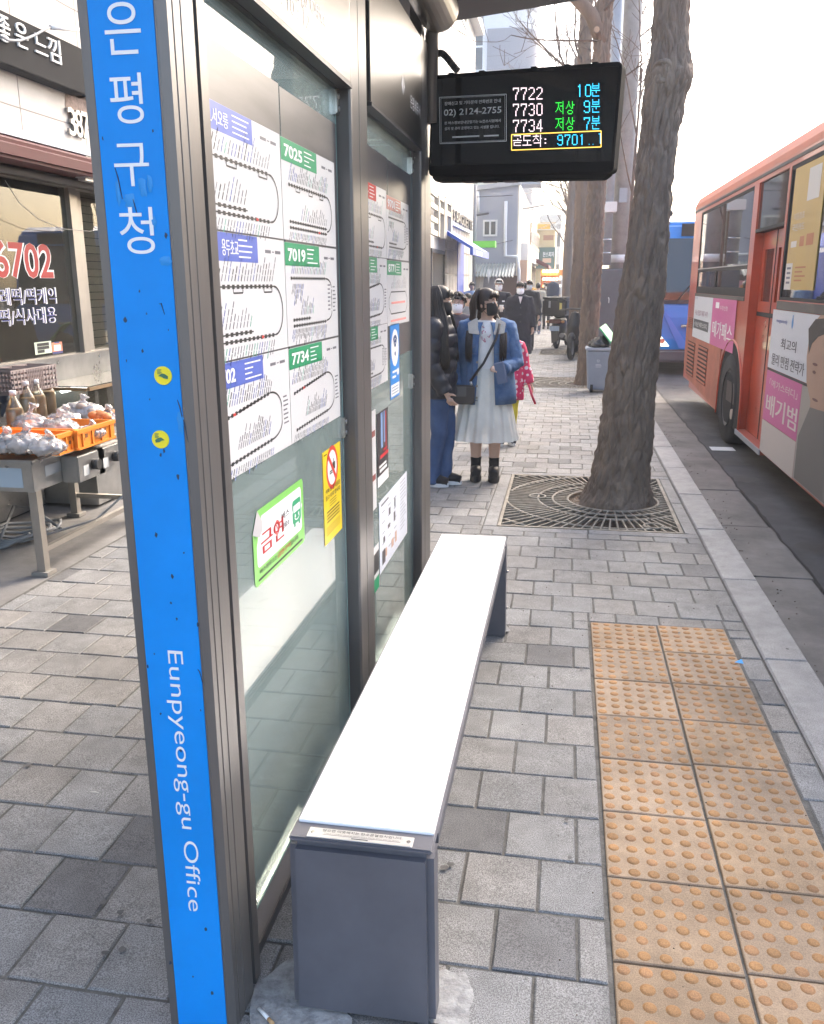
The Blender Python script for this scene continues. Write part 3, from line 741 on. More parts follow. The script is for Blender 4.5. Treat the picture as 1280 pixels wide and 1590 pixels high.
# no smoking sticker: green with white field, curled upper left corner
ya, yb, za, zb = px(394,860,XP).y, px(472,800,XP).y, px(394,918,XP).z, px(472,740,XP).z
rt = thing('no_smoking_sticker', 'green and white no smoking sticker with a curled corner, low on the first pane', 'sticker', (XP, (ya+yb)/2, za)); w, h = yb-ya, zb-za; F = Flat(XP, ya, za)
def rrect(a0, a1, b0, b1, r, n=5):
    pts = []
    for cx, cy, t0 in ((a1-r,b0+r,-90), (a1-r,b1-r,0), (a0+r,b1-r,90), (a0+r,b0+r,180)):
        pts += [(cx+r*math.cos(R(t0+90*k/n)), cy+r*math.sin(R(t0+90*k/n))) for k in range(n+1)]
    return pts
g = MB(); pts = rrect(0, w, 0, h, .016); pts = [p for p in pts if not (p[0] < .035 and p[1] > h-.035)]
i = max(range(len(pts)), key=lambda k: (pts[k][1], -pts[k][0])); pts = pts[:i+1] + [(.036, h), (0, h-.050)] + pts[i+1:]
g.add([F.P(a,b,0) for a,b in pts], [tuple(range(len(pts)))]); n_ = len(pts)
g.build('green_film', C(.24,.60,.13,.35), rt)
g = MB(); pts = rrect(w*.055, w*.945, h*.235, h*.90, .014); pts = [p for p in pts if not (p[0] < .05 and p[1] > h-.06)]
i = max(range(len(pts)), key=lambda k: (pts[k][1], -pts[k][0])); pts = pts[:i+1] + [(.064, h*.90), (w*.055, h-.086)] + pts[i+1:]
g.add([F.P(a,b,1) for a,b in pts], [tuple(range(len(pts)))]); g.build('white_field', m_white, rt)
g = MB(); g.add([F.P(.036,h), F.P(0,h-.05), F.P(.026,h-.062,18), F.P(.052,h-.03,18), F.P(.04,h-.048,24)], [(0,1,2,4), (0,4,3)], True); g.build('curled_corner', C(.55,.52,.50,.5), rt)
g = MB(); F.text(g, '금연', w*.34, h*.52, h*.30, w*.42, bold=.035)
F.text(g, '금연구역', w*.54, h*.170, h*.075, w*.26, bold=.03, k=3)
g.build('red_lettering', C(.46,.012,.012,.5), rt)
g = MB(); F.disc(g, w*.425, h*.575, .019, k=4, inner=.78); F.line(g, [(w*.425-.013,h*.575+.014),(w*.425+.013,h*.575-.014)], .004, 4); g.build('prohibition_ring', C(.75,.12,.10,.45), rt)
g = MB(); F.text(g, '버스', w*.60, h*.665, h*.105, w*.15, bold=.03); F.text(g, '정류소', w*.60, h*.515, h*.085, w*.15, bold=.03)
F.text(g, '버스정류소는', w*.245, h*.170, h*.07, w*.32, bold=.02); F.text(g, '입니다.', w*.77, h*.170, h*.07, w*.18, bold=.02)
F.line(g, [(w*.06,h*.07),(w*.94,h*.07)], h*.030, 2); g.build('dark_lettering', C(.05,.05,.05,.5), rt)
g = MB(); pts = rrect(w*.745, w*.93, h*.40, h*.76, .012); g.add([F.P(a,b,2) for a,b in pts], [tuple(range(len(pts)))])
for a in (.77,.87): F.rect(g, w*a, w*(a+.035), h*.355, h*.41, 2)
g.build('bus_drawing', C(.03,.36,.16,.45), rt)
g = MB(); F.rect(g, w*.765, w*.91, h*.575, h*.68, 3); F.disc(g, w*.735, h*.60, .006, k=3); F.disc(g, w*.94, h*.60, .006, k=3)
pts = [(w*(.838+.05*math.cos(t*math.pi/8)), h*(.50+.05*math.sin(t*math.pi/8))) for t in range(8,17)]; F.line(g, pts, .0035, 3); F.disc(g, w*.80, h*.52, .005, k=3); F.disc(g, w*.875, h*.52, .005, k=3); g.build('bus_drawing_white', m_white, rt)
# yellow no food or drink sticker
ya, yb, za, zb = px(503,770,XP).y, px(530,760,XP).y, px(515,838,XP).z, px(515,694,XP).z
rt, F = note_sheet('no_drinks_sticker', 'tall yellow warning sticker about food and drink on the first pane', 'sticker', ya, yb, za, zb, C(.86,.62,.02,.35)); w, h = yb-ya, zb-za
g = MB(); F.disc(g, w*.5, h*.78, w*.33, w*.33, 1, inner=.80); F.line(g, [(w*.28,h*.78+w*.22),(w*.72,h*.78-w*.22)], w*.07, 3); g.build('prohibition_ring', C(.68,.06,.04,.4), rt)
g = MB(); F.disc(g, w*.5, h*.78, w*.26, w*.26, 1); g.build('white_disc', m_white, rt)
g = MB(); F.rect(g, w*.52, w*.66, h*.75, h*.83, 2); F.rect(g, w*.57, w*.60, h*.83, h*.87, 2); F.rect(g, w*.34, w*.50, h*.72, h*.735, 2); F.rect(g, w*.34, w*.50, h*.742, h*.757, 2)
F.text(g, '커피 등 음식물을', w*.5, h*.565, h*.052, w*.82, bold=.02); F.text(g, '들고 타지 맙시다', w*.5, h*.495, h*.052, w*.82, bold=.02)
for k in range(3): F.line(g, [(w*.3,h*(.44-k*.028)),(w*.7,h*(.44-k*.028))], h*.008)
for k in range(4): F.line(g, [(w*.14,h*(.335-k*.035)),(w*.86,h*(.335-k*.035))], h*.016)
for k in range(4): F.line(g, [(w*.10,h*(.17-k*.025)),(w*.90,h*(.17-k*.025))], h*.006)
F.line(g, [(w*.06,h*.96),(w*.22,h*.96)], h*.012)
g.build('black_print', C(.04,.035,.02,.5), rt)
# ================================================================== BENCH
m_bench = mat('bench_steel', (.118,.120,.140), .42, metal=.25, var=.16, vscale=3, bump=.04, bscale=35)
m_seat = mat('white_bench_top', (.86,.86,.87), .30, var=.015, vscale=3)
ZB = .455
bl, br = pz(446,1300,ZB).x, pz(672,1325,ZB).x
by0, by1 = pz(446,1300,ZB).y, pz(783,834,ZB).y
be = thing('bench', 'long white topped bench with dark grey legs beside the shelter glass', 'bench', ((bl+br)/2, (by0+by1)/2, 0))
def leg_bm(y0, y1):
    # folded sheet: flares a little toward the ground
    g = MB(); f = .006
    b = [(bl-f,y0), (br+f,y0), (br+f,y1), (bl-f,y1)]; t = [(bl,y0), (br,y0), (br,y1), (bl,y1)]
    g.add([(x,y,0) for x,y in b] + [(x,y,ZB-.0107) for x,y in t], [(3,2,1,0), (4,5,6,7)] + [(k,(k+1)%4,4+(k+1)%4,4+k) for k in range(4)])
    return g
leg_bm(by0, by0+.085).build('leg', m_bench, be, bevel=.016, seg=4)
lf = leg_bm(by1-.10, by1-.02).build('leg', m_bench, be, bevel=.004)
g = MB()
for z in (.12, .30): g.tube([(br+.003, by1-.04, z), (br+.012, by1-.04, z)], .006, n=8)
g.build('bolt', m_chrome, lf)
g = MB(); g.box(bl+.001, br-.001, by0+.0855, by1-.101, ZB-.052, ZB-.0108); g.build('apron', m_bench, be, bevel=.008, seg=3)
g = MB(); g.box(bl+.001, br-.001, by0+.002, by1, ZB-.0105, ZB); rim = g.build('rim', m_bench, be, bevel=.004)
s0 = pz(457,1275,ZB).y
g = MB(); g.box(bl+.008, br-.006, s0, by1-.012, ZB-.004, ZB+.006); g.build('seat', m_seat, be, bevel=.002)
pa, pb = pz(474,1292,ZB), pz(646,1305,ZB)
g = MB(); g.box(bl+.040, br-.045, s0-.050, s0-.016, ZB+.0002, ZB+.0022); pq = g.build('plaque', mat('brushed_plaque', (.55,.55,.56), .38, metal=.8, var=.06, vscale=8, stretch=(.1,1,1)), be, bevel=.0012, seg=2)
g = MB(); c_ = Vector(((bl+br)/2, s0-.033, ZB+.0024))
text_into(g, '앉으면 따뜻해지는 탄소온열벤치입니다.', c_+Vector((0,.0085,0)), (1,0,0), (0,1,0), .0088, width=.175, bold=.01)
text_into(g, "This is a carbon heating bench that's warm when you sit down.", c_+Vector((0,-.0015,0)), (1,0,0), (0,1,0), .0045, width=.165)
g.box(c_.x-.085, c_.x+.085, c_.y-.0055, c_.y-.0048, ZB+.0022, ZB+.0025); g.box(c_.x-.02, c_.x+.016, c_.y-.0115, c_.y-.0090, ZB+.0022, ZB+.0025)
g.build('lettering', C(.03,.03,.04,.5), pq)
g = MB()
for x in (bl+.050, br-.055): g.tube([(x, s0-.034, ZB+.0022), (x, s0-.034, ZB+.0034)], .0045, n=12)
g.build('rivet', m_chrome, pq)
# ================================================================== ARRIVAL BOARD
A0, A1 = Vector((-.655, 4.20, 2.075)), Vector((.168, 3.96, 2.045))
ub = (A1-A0).normalized(); nb = Vector((ub.y, -ub.x, 0)).normalized(); vb = nb.cross(ub)*-1 if nb.cross(ub).z < 0 else nb.cross(ub)
HB = .425; WB = (A1-A0).length
ar = thing('arrival_board', 'black electronic bus arrival board hanging from the shelter post', 'display', (A0+A1)/2)
m_case = mat('black_case', (.010,.0105,.012), .85, var=.2, vscale=4, spec=.08); m_screen = mat('glossy_screen', (.012,.013,.015), .06, spec=.6)
def BP(u, v): return pp(u, v, A0, nb)          # photo pixel -> board face
def rbox(o, u, v, d, x0, x1, y0, y1, r, depth):
    g = MB(); g.prism(rrect(x0, x1, y0, y1, r, 4), o, u, v, d*depth); return g
rbox(A0, ub, vb, -nb, 0, WB, .0, HB, .022, .08).build('case', m_case, ar, bevel=.004, angle=60)
g = MB(); g.prism([(.012,.045),(WB-.012,.045),(WB-.012,HB-.018),(.012,HB-.018)], A0+nb*.0003, ub, vb, nb*.002); g.build('screen', m_screen, ar)
g = MB(); g.prism([(.03,-.022),(WB-.05,-.022),(WB-.02,.001),(.008,.001)], A0-nb*.012, ub, vb, -nb*.085); lo = g.build('lower_housing', m_case, ar, bevel=.004)
g = MB()
for a in (.22, .33, .45): g.obox(A0+ub*(a*WB)-vb*.023-nb*.05, ub*.030, nb*.02, vb*.004)
g.build('speaker_slot', C(.10,.06,.065,.4), lo)
g = MB()
for a in (.10, .27, .55, .72, .86): g.obox(A0+ub*(a*WB)+vb*(HB+.003)-nb*.05, ub*.012, nb*.03, vb*.006)
g.build('top_bracket', m_case, ar)
# printed notice on the left of the screen
m_prn = mat('grey_print', (.70,.71,.72), .5)
g = MB(); K = nb*.0030
def bline(mb, pts, w, off=0):
    for p, q in zip(pts, pts[1:]):
        d = (q-p).normalized(); s_ = d.cross(nb)*w/2; o = K+nb*off
        mb.add([p-s_+o, q-s_+o, q+s_+o, p+s_+o], [(3,2,1,0)])
cs = [BP(*p) for p in ((683,151), (787,146), (787,219), (684,223))]
bline(g, cs+[cs[0]], .0022); ctr = sum(cs, Vector())/4; cs2 = [p+(ctr-p)*.045 for p in cs]; bline(g, cs2+[cs2[0]], .0012)
def btext(mb, body, u0, u1, v, h, bold=.0, dv=0):
    a, b = BP(u0, v), BP(u1, v+dv); text_into(mb, body, (a+b)/2+K, ub, vb, h, width=(b-a).length, bold=bold)
btext(g, '장애신고 및 기타문의 전화번호 안내', 691, 778, 160, .015, .01, -3)
btext(g, '02) 2124-2755', 690, 779, 176, .034, .006, -4)
btext(g, '본 버스정보안내단말기는 kt컨소시엄에서', 691, 778, 190, .0125, .01, -2)
btext(g, '설치 및 관리 운영하고 있는 시설물 입니다.', 691, 776, 199, .0125, .01, -2)
bline(g, [BP(703,213), BP(745,211)], .006); bline(g, [BP(752,211), BP(775,210)], .006)
g.build('printed_notice', m_prn, ar)
# LED matrix
e_w = mat('led_white', (.02,.02,.02), .5, emit=(1,.80,.86,.42)); e_c = mat('led_cyan', (.02,.02,.02), .5, emit=(.04,.60,1.0,.50)); e_g = mat('led_green', (.02,.02,.02), .5, emit=(.02,.80,.05,.45)); e_y = mat('led_yellow', (.02,.02,.02), .5, emit=(1,.62,.10,.42))
DIG = {'0':["01110","10001","10001","10001","10001","10001","10001","10001","01110"], '1':["00100","01100","00100","00100","00100","00100","00100","00100","00100"],
 '2':["01110","10001","00001","00001","00010","00100","01000","10000","11111"], '3':["01110","10001","00001","00001","00110","00001","00001","10001","01110"],
 '4':["00010","00110","00110","01010","01010","10010","11111","00010","00010"], '7':["11111","10001","00001","00010","00010","00100","00100","00100","00100"],
 '9':["01110","10001","10001","10001","01111","00001","00001","10001","01110"], '.':["00000"]*8+["01000"], ':':["0","0","0","1","0","0","1","0","0"]}
HAN = {'분':["0100000010","0100000010","0111111110","0100000010","0111111110","0000000000","1111111111","0000010000","0100010000","0100000000","0100000000","0111111110"],
 '저':["0000000010","1111111010","0001000010","0001000010","0001011110","0001000010","0010100010","0010100010","0100010010","1000001010","0000000010","0000000010"],
 '상':["0001000100","0001000100","0001000100","0010100111","0010100100","0100010100","1000001100","0000000000","0001111000","0010000100","0010000100","0001111000"],
 '곧':["0111111110","0000000010","0000000010","0000010000","0000010000","1111111111","0000000000","0111111110","0100000000","0100000000","0111111110","0000000000"],
 '도':["0111111110","0100000000","0100000000","0100000000","0111111110","0000010000","0000010000","0000010000","1111111111","0000000000"],
 '착':["0001100010","1111111010","0001000010","0010100011","0100010010","1000001010","0000000010","0111111110","0000000010","0000000010","0000000010"]}
ORG = BP(797,137); UX = BP(932,129); pitch = (UX-ORG).length/78.0
def led(mb, rows, u, v, wpx, hpx):
    """dot pattern scaled into a photo box whose upper left corner is at pixel (u,v)"""
    p0, p1, p2 = BP(u,v), BP(u+wpx,v-wpx*.022), BP(u,v+hpx); nr, nc = len(rows), len(rows[0]); a = (p1-p0)/nc; b = (p2-p0)/nr
    for r_, row in enumerate(rows):
        for c_, ch in enumerate(row):
            if ch == '1':
                c = p0 + a*(c_+.5) + b*(r_+.5) + K; s1, s2 = a*.40, b*.40
                mb.add([c-s1+s2, c+s1+s2, c+s1-s2, c-s1-s2], [(0,1,2,3)])
gw, gc, gg, gy = MB(), MB(), MB(), MB()
for n_, (s_, v) in enumerate((('7722',136), ('7730',161), ('7734',186))):
    for k, ch in enumerate(s_): led(gw, DIG[ch], 797+12.2*k, v-.3*k, 9.6, 19.5)
for k, ch in enumerate('10'): led(gc, DIG[ch], 896+13*k, 131, 10, 19.5)
led(gc, HAN['분'], 919, 129, 13.5, 21); led(gc, DIG['9'], 907, 156, 10, 19.5); led(gc, HAN['분'], 919, 154, 13.5, 21); led(gc, DIG['7'], 907, 182, 10, 19.5); led(gc, HAN['분'], 919, 180, 13.5, 21)
for v in (157, 182): led(gg, HAN['저'], 863, v, 14, 20.5); led(gg, HAN['상'], 879, v, 14, 20.5)
led(gw, HAN['곧'], 797, 210, 14, 18); led(gw, HAN['도'], 812, 210, 14, 18); led(gw, HAN['착'], 828, 209, 14, 19); led(gw, DIG[':'], 846, 209, 3, 18)
for k, ch in enumerate('9701'): led(gc, DIG[ch], 866+11.3*k, 209-.3*k, 9, 17)
led(gc, DIG['.'], 914, 208, 5, 17); led(gc, DIG['.'], 920, 208, 5, 17); led(gc, ["11","01","01","01","01","01","01","01","01"], 930, 207, 4, 16)
cs = [BP(*p) for p in ((795,209), (934,203), (934,228), (795,233))]; bline(gy, cs+[cs[0]], .004)
gw.build('white_dots', e_w, ar); gc.build('cyan_dots', e_c, ar); gg.build('green_dots', e_g, ar); gy.build('yellow_frame', e_y, ar)
# bracket and cable to the post
g = MB(); g.bar(A0+vb*.36-ub*.05-nb*.05, A0+vb*.36+ub*.03-nb*.05, .05, .05); g.bar(A0+vb*.06-ub*.05-nb*.05, A0+vb*.06+ub*.03-nb*.05, .05, .05); g.build('bracket', m_dark, ar)
pts = []
for k in range(13):
    t = k/12; u = 648+58*t; v = 94 - 15*math.sin(min(1, t*1.1)*math.pi*.66) + 34*max(0, t-.60)*1.9
    pts.append(BP(u, v)-nb*.03)
g = MB(); g.tube(pts, .013, n=10)
for k in range(24):
    t = k/23*(len(pts)-1); i = min(int(t), len(pts)-2); c = pts[i].lerp(pts[i+1], t-i); d = (pts[i+1]-pts[i]).normalized(); g.tube([c-d*.003, c+d*.003], .0155, n=10)
g.build('cable', C(.03,.03,.03,.5), ar)
# ================================================================== STREET TREES
m_bark = mat('bark', (.25,.20,.155), .92, var=.5, vscale=14, bump=.7, bscale=90, stretch=(1,1,.3), col2=(.145,.112,.090))
m_bark2 = mat('bark_far', (.25,.18,.135), .92, var=.45, vscale=5, bump=.8, bscale=30, stretch=(1,1,.2), col2=(.13,.10,.08))
m_twig = mat('twig_bark', (.14,.10,.08), .9, var=.3, vscale=6)
m_cutwood = C(.45,.30,.20,.8)
def trunk_mesh(path, n=120, step=.014, depth=.014, kx=9., kz=2.6, seed=0., flare=0.):
    """path: list of (x,y,z,r) - one bark-fissured skin"""
    zs = []; 
    L = sum((Vector(a[:3])-Vector(b[:3])).length for a, b in zip(path, path[1:])); m = max(8, int(L/step))
    cum = [0]
    for a, b in zip(path, path[1:]): cum.append(cum[-1] + (Vector(a[:3])-Vector(b[:3])).length)
    def at(t):
        for i in range(len(cum)-1):
            if t <= cum[i+1] or i == len(cum)-2:
                f = (t-cum[i])/(cum[i+1]-cum[i]); f = min(1, max(0, f))
                P0 = path[max(i-1,0)]; P1 = path[i]; P2 = path[i+1]; P3 = path[min(i+2,len(path)-1)]
                return [.5*((2*b)+(-a+c)*f+(2*a-5*b+4*c-d)*f*f+(-a+3*b-3*c+d)*f**3) for a, b, c, d in zip(P0,P1,P2,P3)]
    vs = []
    for k in range(m+1):
        x, y, z, r = at(L*k/m); hh = max(0, 1 - (z-path[0][2])/.45)
        for j in range(n):
            t = 2*math.pi*j/n; ct, st = math.cos(t), math.sin(t)
            rr = r*(1 + flare*hh*hh*(.5+.5*math.cos(t*5+seed*2+1.2*math.sin(t*2))))
            q = Vector((ct*r*kx + seed, st*r*kx, z*kz + .35*noise.noise((ct*2, st*2, z*3+seed))))
            dd = noise.voronoi(q)[0]; e = min(1, (dd[1]-dd[0])/.28)
            q2 = Vector((ct*r*kx*2.1+seed+9, st*r*kx*2.1, z*kz*2.2)); d2 = noise.voronoi(q2)[0]; e2 = min(1, (d2[1]-d2[0])/.25)
            hgt = depth*(e**.6 - 1) + depth*.45*(e2 - 1) + depth*.8*noise.noise((ct*r*26, st*r*26, z*13+seed))
            rr += hgt + .05*r*noise.noise((ct*1.3+seed, st*1.3, z*1.7))
            vs.append((x+rr*ct, y+rr*st, z))
    fs = [(i*n+j, i*n+(j+1)%n, (i+1)*n+(j+1)%n, (i+1)*n+j) for i in range(m) for j in range(n)] + [tuple(m*n+j for j in range(n))]
    g = MB(); g.add(vs, fs, True); return g
def branches(mb, p, d, L, r, lev, rs, up=.25, kids=(2,4), curl=.35, minr=.004, cuts=None):
    p = Vector(p); d = Vector(d).normalized(); n = 6; pts = [p.copy()]; rad = [r]; dirs = [d.copy()]
    for k in range(n):
        d = (d + Vector((rs.gauss(0,curl*.3), rs.gauss(0,curl*.3), up*.14+rs.gauss(0,curl*.2)))).normalized()
        p = p + d*(L/n); pts.append(p.copy()); rad.append(max(minr, r*(1-.62*(k+1)/n))); dirs.append(d.copy())
    mb.tube(pts, rad, n=8 if r > .05 else (5 if r > .015 else 4), cap=r > .03)
    if lev <= 0: return
    for k in range(rs.randint(*kids)):
        i = rs.randint(2, n); a = dirs[i]; s_ = Vector((rs.gauss(0,1), rs.gauss(0,1), rs.gauss(.25,.6))).normalized()
        nd = (a*.65 + s_*.75).normalized(); branches(mb, pts[i], nd, L*rs.uniform(.45,.75), max(minr, rad[i]*rs.uniform(.5,.75)), lev-1, rs, up, kids, curl, minr)
# nearest tree
t0 = thing('street_tree', 'thick leaning tree trunk with a big knot, nearest the bench, in a rusty grate', 'tree', (.43, 6.50, 0))
TP = [(.425,6.50,-.06,.285), (.430,6.50,.02,.258), (.440,6.50,.12,.232), (.468,6.50,.45,.203), (.478,6.50,.85,.188), (.525,6.50,1.54,.158), (.548,6.50,2.1,.138), (.562,6.50,2.5,.130), (.585,6.50,2.76,.140), (.605,6.50,2.90,.158), (.604,6.50,3.02,.140), (.597,6.50,3.16,.122), (.597,6.50,3.45,.118), (.62,6.52,4.2,.112), (.60,6.50,5.2,.10), (.64,6.5,6.2,.085)]
tr = trunk_mesh(TP, n=210, step=.0125, depth=.017, kx=20., kz=4.2, seed=3.3, flare=.16).build('trunk', m_bark, t0)
g = MB()
# the knot: a ring of callus round an old cut, facing left
kn_ = Vector((-.42,-.90,0)).normalized(); kt_ = Vector((.90,-.42,0)); kc = Vector((.603,6.5,2.93)) + kn_*.125
for t in range(26):
    a0, a1 = 2*math.pi*t/26, 2*math.pi*(t+1)/26
    f = lambda a: kc + kt_*(.068*math.cos(a)) + Vector((0,0,.060*math.sin(a))) - kn_*(.03*abs(math.cos(a))) + kn_*.012
    g.tube([f(a0), f(a1)], .020 + .006*noise.noise((math.cos(a0)*2, math.sin(a0)*2, 5)), n=8, cap=False)
g.ell(kc - kn_*.03, (.075,.05,.062)); g.ell(Vector((.615,6.5,2.93)), (.150,.145,.115), 20, 14)
kn = remeshed(g, 'knot', m_bark, t0, voxel=.008, smooth=2, disp=(.006, 28))
g = MB(); rs = random.Random(11); tops = [(.62,6.52,4.3), (.60,6.5,5.1), (.64,6.5,6.1)]
for (b_, d_, L_, r_) in (((.62,6.52,4.2),(.7,-.3,.7),2.0,.05), ((.60,6.5,4.9),(-.5,.5,.8),2.2,.05), ((.60,6.5,5.3),(.3,.7,.9),2.4,.05), ((.64,6.5,6.1),(-.2,-.2,1),2.2,.07), ((.64,6.5,6.1),(.4,.3,1),2.2,.06)):
    branches(g, b_, d_, L_, r_, 3, rs)
g.build('crown', m_twig, t0)
# second tree (by the bin)
t1 = thing('street_tree', 'tall straight tree trunk behind the grey bin', 'tree', (.355, 14.30, 0))
TP = [(.35,14.3,-.05,.20), (.35,14.3,.05,.17), (.36,14.3,.5,.155), (.37,14.3,1.5,.150), (.375,14.3,3.2,.145), (.36,14.3,4.4,.135), (.35,14.3,5.2,.13), (.39,14.3,5.9,.11), (.43,14.3,7.2,.10), (.40,14.3,8.6,.08)]
trunk_mesh(TP, n=120, step=.025, depth=.024, kx=15, kz=4.5, seed=8.8, flare=.15).build('trunk', m_bark2, t1)
g = MB(); g.tube([(.36,14.3,5.0), (.18,14.2,5.35), (-.10,14.1,5.6), (-.30,14.05,6.0), (-.42,14.0,6.8)], [.11,.10,.085,.07,.05], n=12); g.build('limb', m_bark2, t1)
g = MB(); c_ = py(927, 46, 14.10); g.tube([c_+Vector((0,.12,-.02)), c_+Vector((0,-.02,0))], .045, n=14); o = g.build('branch_stub', m_bark2, t1)
g = MB(); g.tube([c_+Vector((0,-.0205,0)), c_+Vector((0,-.026,0))], .040, n=14); g.build('cut_face', m_cutwood, o)
g = MB(); rs = random.Random(5)
for (b_, d_, L_, r_, lv) in (((-.30,14.05,6.0),(-.5,0,1),1.6,.035,3), ((-.1,14.1,5.6),(-.2,-.3,1),2.0,.035,3), ((-.42,14,6.8),(-.3,0,1),1.8,.03,3), ((.40,14.3,8.5),(0,0,1),2,.05,3), ((.43,14.3,7),(.6,0,.8),1.8,.03,3),
                          ((.39,14.3,6.2),(.7,-.1,.7),1.6,.025,3), ((.36,14.2,5.4),(.5,-.4,.3),1.3,.022,2), ((-.2,14.1,5.7),(-.8,0,.1),1.5,.022,3), ((.30,14.2,5.0),(-.9,-.2,.0),1.3,.018,3), ((.46,14.2,4.4),(.8,-.2,.1),1.0,.016,2), ((.22,14.2,3.6),(-.6,-.3,.7),.8,.010,2), ((.23,14.2,3.1),(-.5,-.2,.8),.7,.009,2)):
    branches(g, b_, d_, L_, r_, lv, rs, curl=.5)
g.build('crown', m_twig, t1)
# hanging bundle of cut vine/cable strands by that tree is foliage remains: long drooping twigs
# third tree and the ones beyond
t2 = thing('street_tree', 'dark tree trunk just left of the trunk behind the bin, scooters beside it', 'tree', (.36, 20.95, 0))
TP = [(.30,20.95,-.05,.26), (.27,20.95,.1,.22), (.24,20.95,1.2,.19), (.26,20.95,2.6,.18), (.22,20.95,4.4,.17), (.15,20.95,6.5,.15), (.2,20.95,8.5,.11)]
trunk_mesh(TP, n=60, step=.05, depth=.024, kx=13, kz=4, seed=1.8, flare=.1).build('trunk', m_bark2, t2)
g = MB(); rs = random.Random(17)
for k in range(17):
    z = rs.uniform(3.0, 8.3); a = rs.uniform(0, 6.28); branches(g, (.22,20.95,z), (math.cos(a)*.8, math.sin(a)*.4, .7), rs.uniform(1.4,2.6), .034, 3, rs, curl=.55)
g.build('crown', m_twig, t2)
for k, (y, x, lab) in enumerate(((28.5, -.0, 'bare street tree past the scooters, its twigs left of the second trunk'), (37.5, .15, 'bare pale street tree far down the pavement near the blue round sign'), (47, .3, 'farthest bare street tree in the haze beyond the food stall'))):
    o = thing('street_tree', lab, 'tree', (x, y, 0)); rs = random.Random(31+k)
    g = MB(); g.tube([(x,y,-.05),(x,y,.2),(x-.03,y,2.5),(x+.04,y,5),(x,y,8)], [.22,.17,.15,.13,.09], n=14); g.build('trunk', m_bark2, o)
    g = MB()
    for q in range(14):
        z = rs.uniform(2.6, 8); a = rs.uniform(0, 6.28); branches(g, (x,y,z), (math.cos(a)*.8, math.sin(a)*.4, .75), rs.uniform(1.2,2.6), .035, 3, rs, curl=.6)
    g.build('crown', m_twig, o)
# thin roadside twigs right of the pole (a young tree on the kerb)
o = thing('young_tree', 'slim bare young tree with upright twigs right of the utility pole', 'tree', (1.0, 16.0, 0)); rs = random.Random(3)
g = MB(); g.tube([(1.0,16,-.02),(1.0,16,1.5),(1.02,16,3.2),(1.06,16,5)], [.035,.03,.026,.016], n=8); g.build('trunk', m_twig, o)
g = MB()
for z, a in ((2.6,.3),(3.0,2.8),(3.5,.8),(4.0,3.6),(4.4,.2),(4.8,1.4)): branches(g, (1.03,16,z), (math.cos(a)*.28, math.sin(a)*.28, 1), 2.2, .014, 3, rs, curl=.3, kids=(2,4))
g.build('crown', m_twig, o)

# ================================================================== TREE GRATES
m_iron = mat('cast_iron', (.20,.175,.14), .75, metal=.0, var=.45, vscale=14, col2=(.36,.325,.265), bump=.2, bscale=80)
def grate(x0, x1, y0, y1, cx, cy, rin, label, detail=True):
    o = thing('tree_grate', label, 'tree grate', ((x0+x1)/2, (y0+y1)/2, -.01), group='cast iron tree grates in the pavement')
    e = .004; x0 += e; x1 -= e; y0 += e; y1 -= e; W = .022; Z0, Z1 = -.022, .003
    f = MB(); f.box(x0,x1,y0,y0+W,Z0,Z1); f.box(x0,x1,y1-W,y1,Z0,Z1); f.box(x0,x0+W,y0+W,y1-W,Z0,Z1); f.box(x1-W,x1,y0+W,y1-W,Z0,Z1); f.build('frame', m_iron, o)
    def clip(a, r):
        """distance along angle a to the inside of the frame"""
        ca, sa = math.cos(a), math.sin(a); t = 9
        if ca > 1e-6: t = min(t, (x1-W-cx)/ca)
        if ca < -1e-6: t = min(t, (x0+W-cx)/ca)
        if sa > 1e-6: t = min(t, (y1-W-cy)/sa)
        if sa < -1e-6: t = min(t, (y0+W-cy)/sa)
        return t
    b = MB(); n = 88
    for k in range(n):
        a = 2*math.pi*k/n; r0 = rin if k % 2 == 0 else .56; r1 = clip(a, 0)
        if r1 > r0+.03: b.bar((cx+r0*math.cos(a), cy+r0*math.sin(a), -.008), (cx+r1*math.cos(a), cy+r1*math.sin(a), -.007), .0105, .018)
    b.build('radial_bars', m_iron, o)
    for rr in (rin, rin+.115, .56, .80, 1.02):
        q = MB(); m = 96; run = []
        for k in range(m+1):
            a = 2*math.pi*k/m
            if clip(a, 0) > rr - .003: run.append((cx+rr*math.cos(a), cy+rr*math.sin(a), -.004))
            elif len(run) > 1: q.tube(run, .010, n=6); run = []
            else: run = []
        if len(run) > 1: q.tube(run, .010, n=6)
        if q.v: q.build('ring', m_iron, o)
    q = MB()
    for ex, ey in ((x0+.24, cy+.02), (x1-.18, y0+.15)):
        pts = [(ex+.062*math.cos(2*math.pi*k/20), ey+.062*math.sin(2*math.pi*k/20), .001) for k in range(21)]; q.tube(pts, .010, n=6, cap=False)
    q.build('lifting_eye', m_iron, o); return o
grate(*GR[0], .40, 6.52, .335, 'rusty cast iron grate round the nearest tree trunk')
grate(*GR[1], .33, 14.4, .30, 'cast iron grate round the tree behind the grey bin')
grate(*GR[2], .28, 20.95, .30, 'cast iron grate beside the parked scooters')
g = MB(); rs = random.Random(2)
for k in range(260):
    a = rs.uniform(0, 6.28); r_ = rs.uniform(.26,.40); x, y = .42+r_*math.cos(a), 6.52+r_*math.sin(a); d = rs.uniform(0,3.14); L = rs.uniform(.01,.035)
    g.bar((x,y,-.018+rs.uniform(0,.015)), (x+L*math.cos(d), y+L*math.sin(d), -.012+rs.uniform(0,.02)), .003, .002)
o = g.build('leaf_litter', C(.16,.10,.06,.9)); o['kind'] = 'stuff'
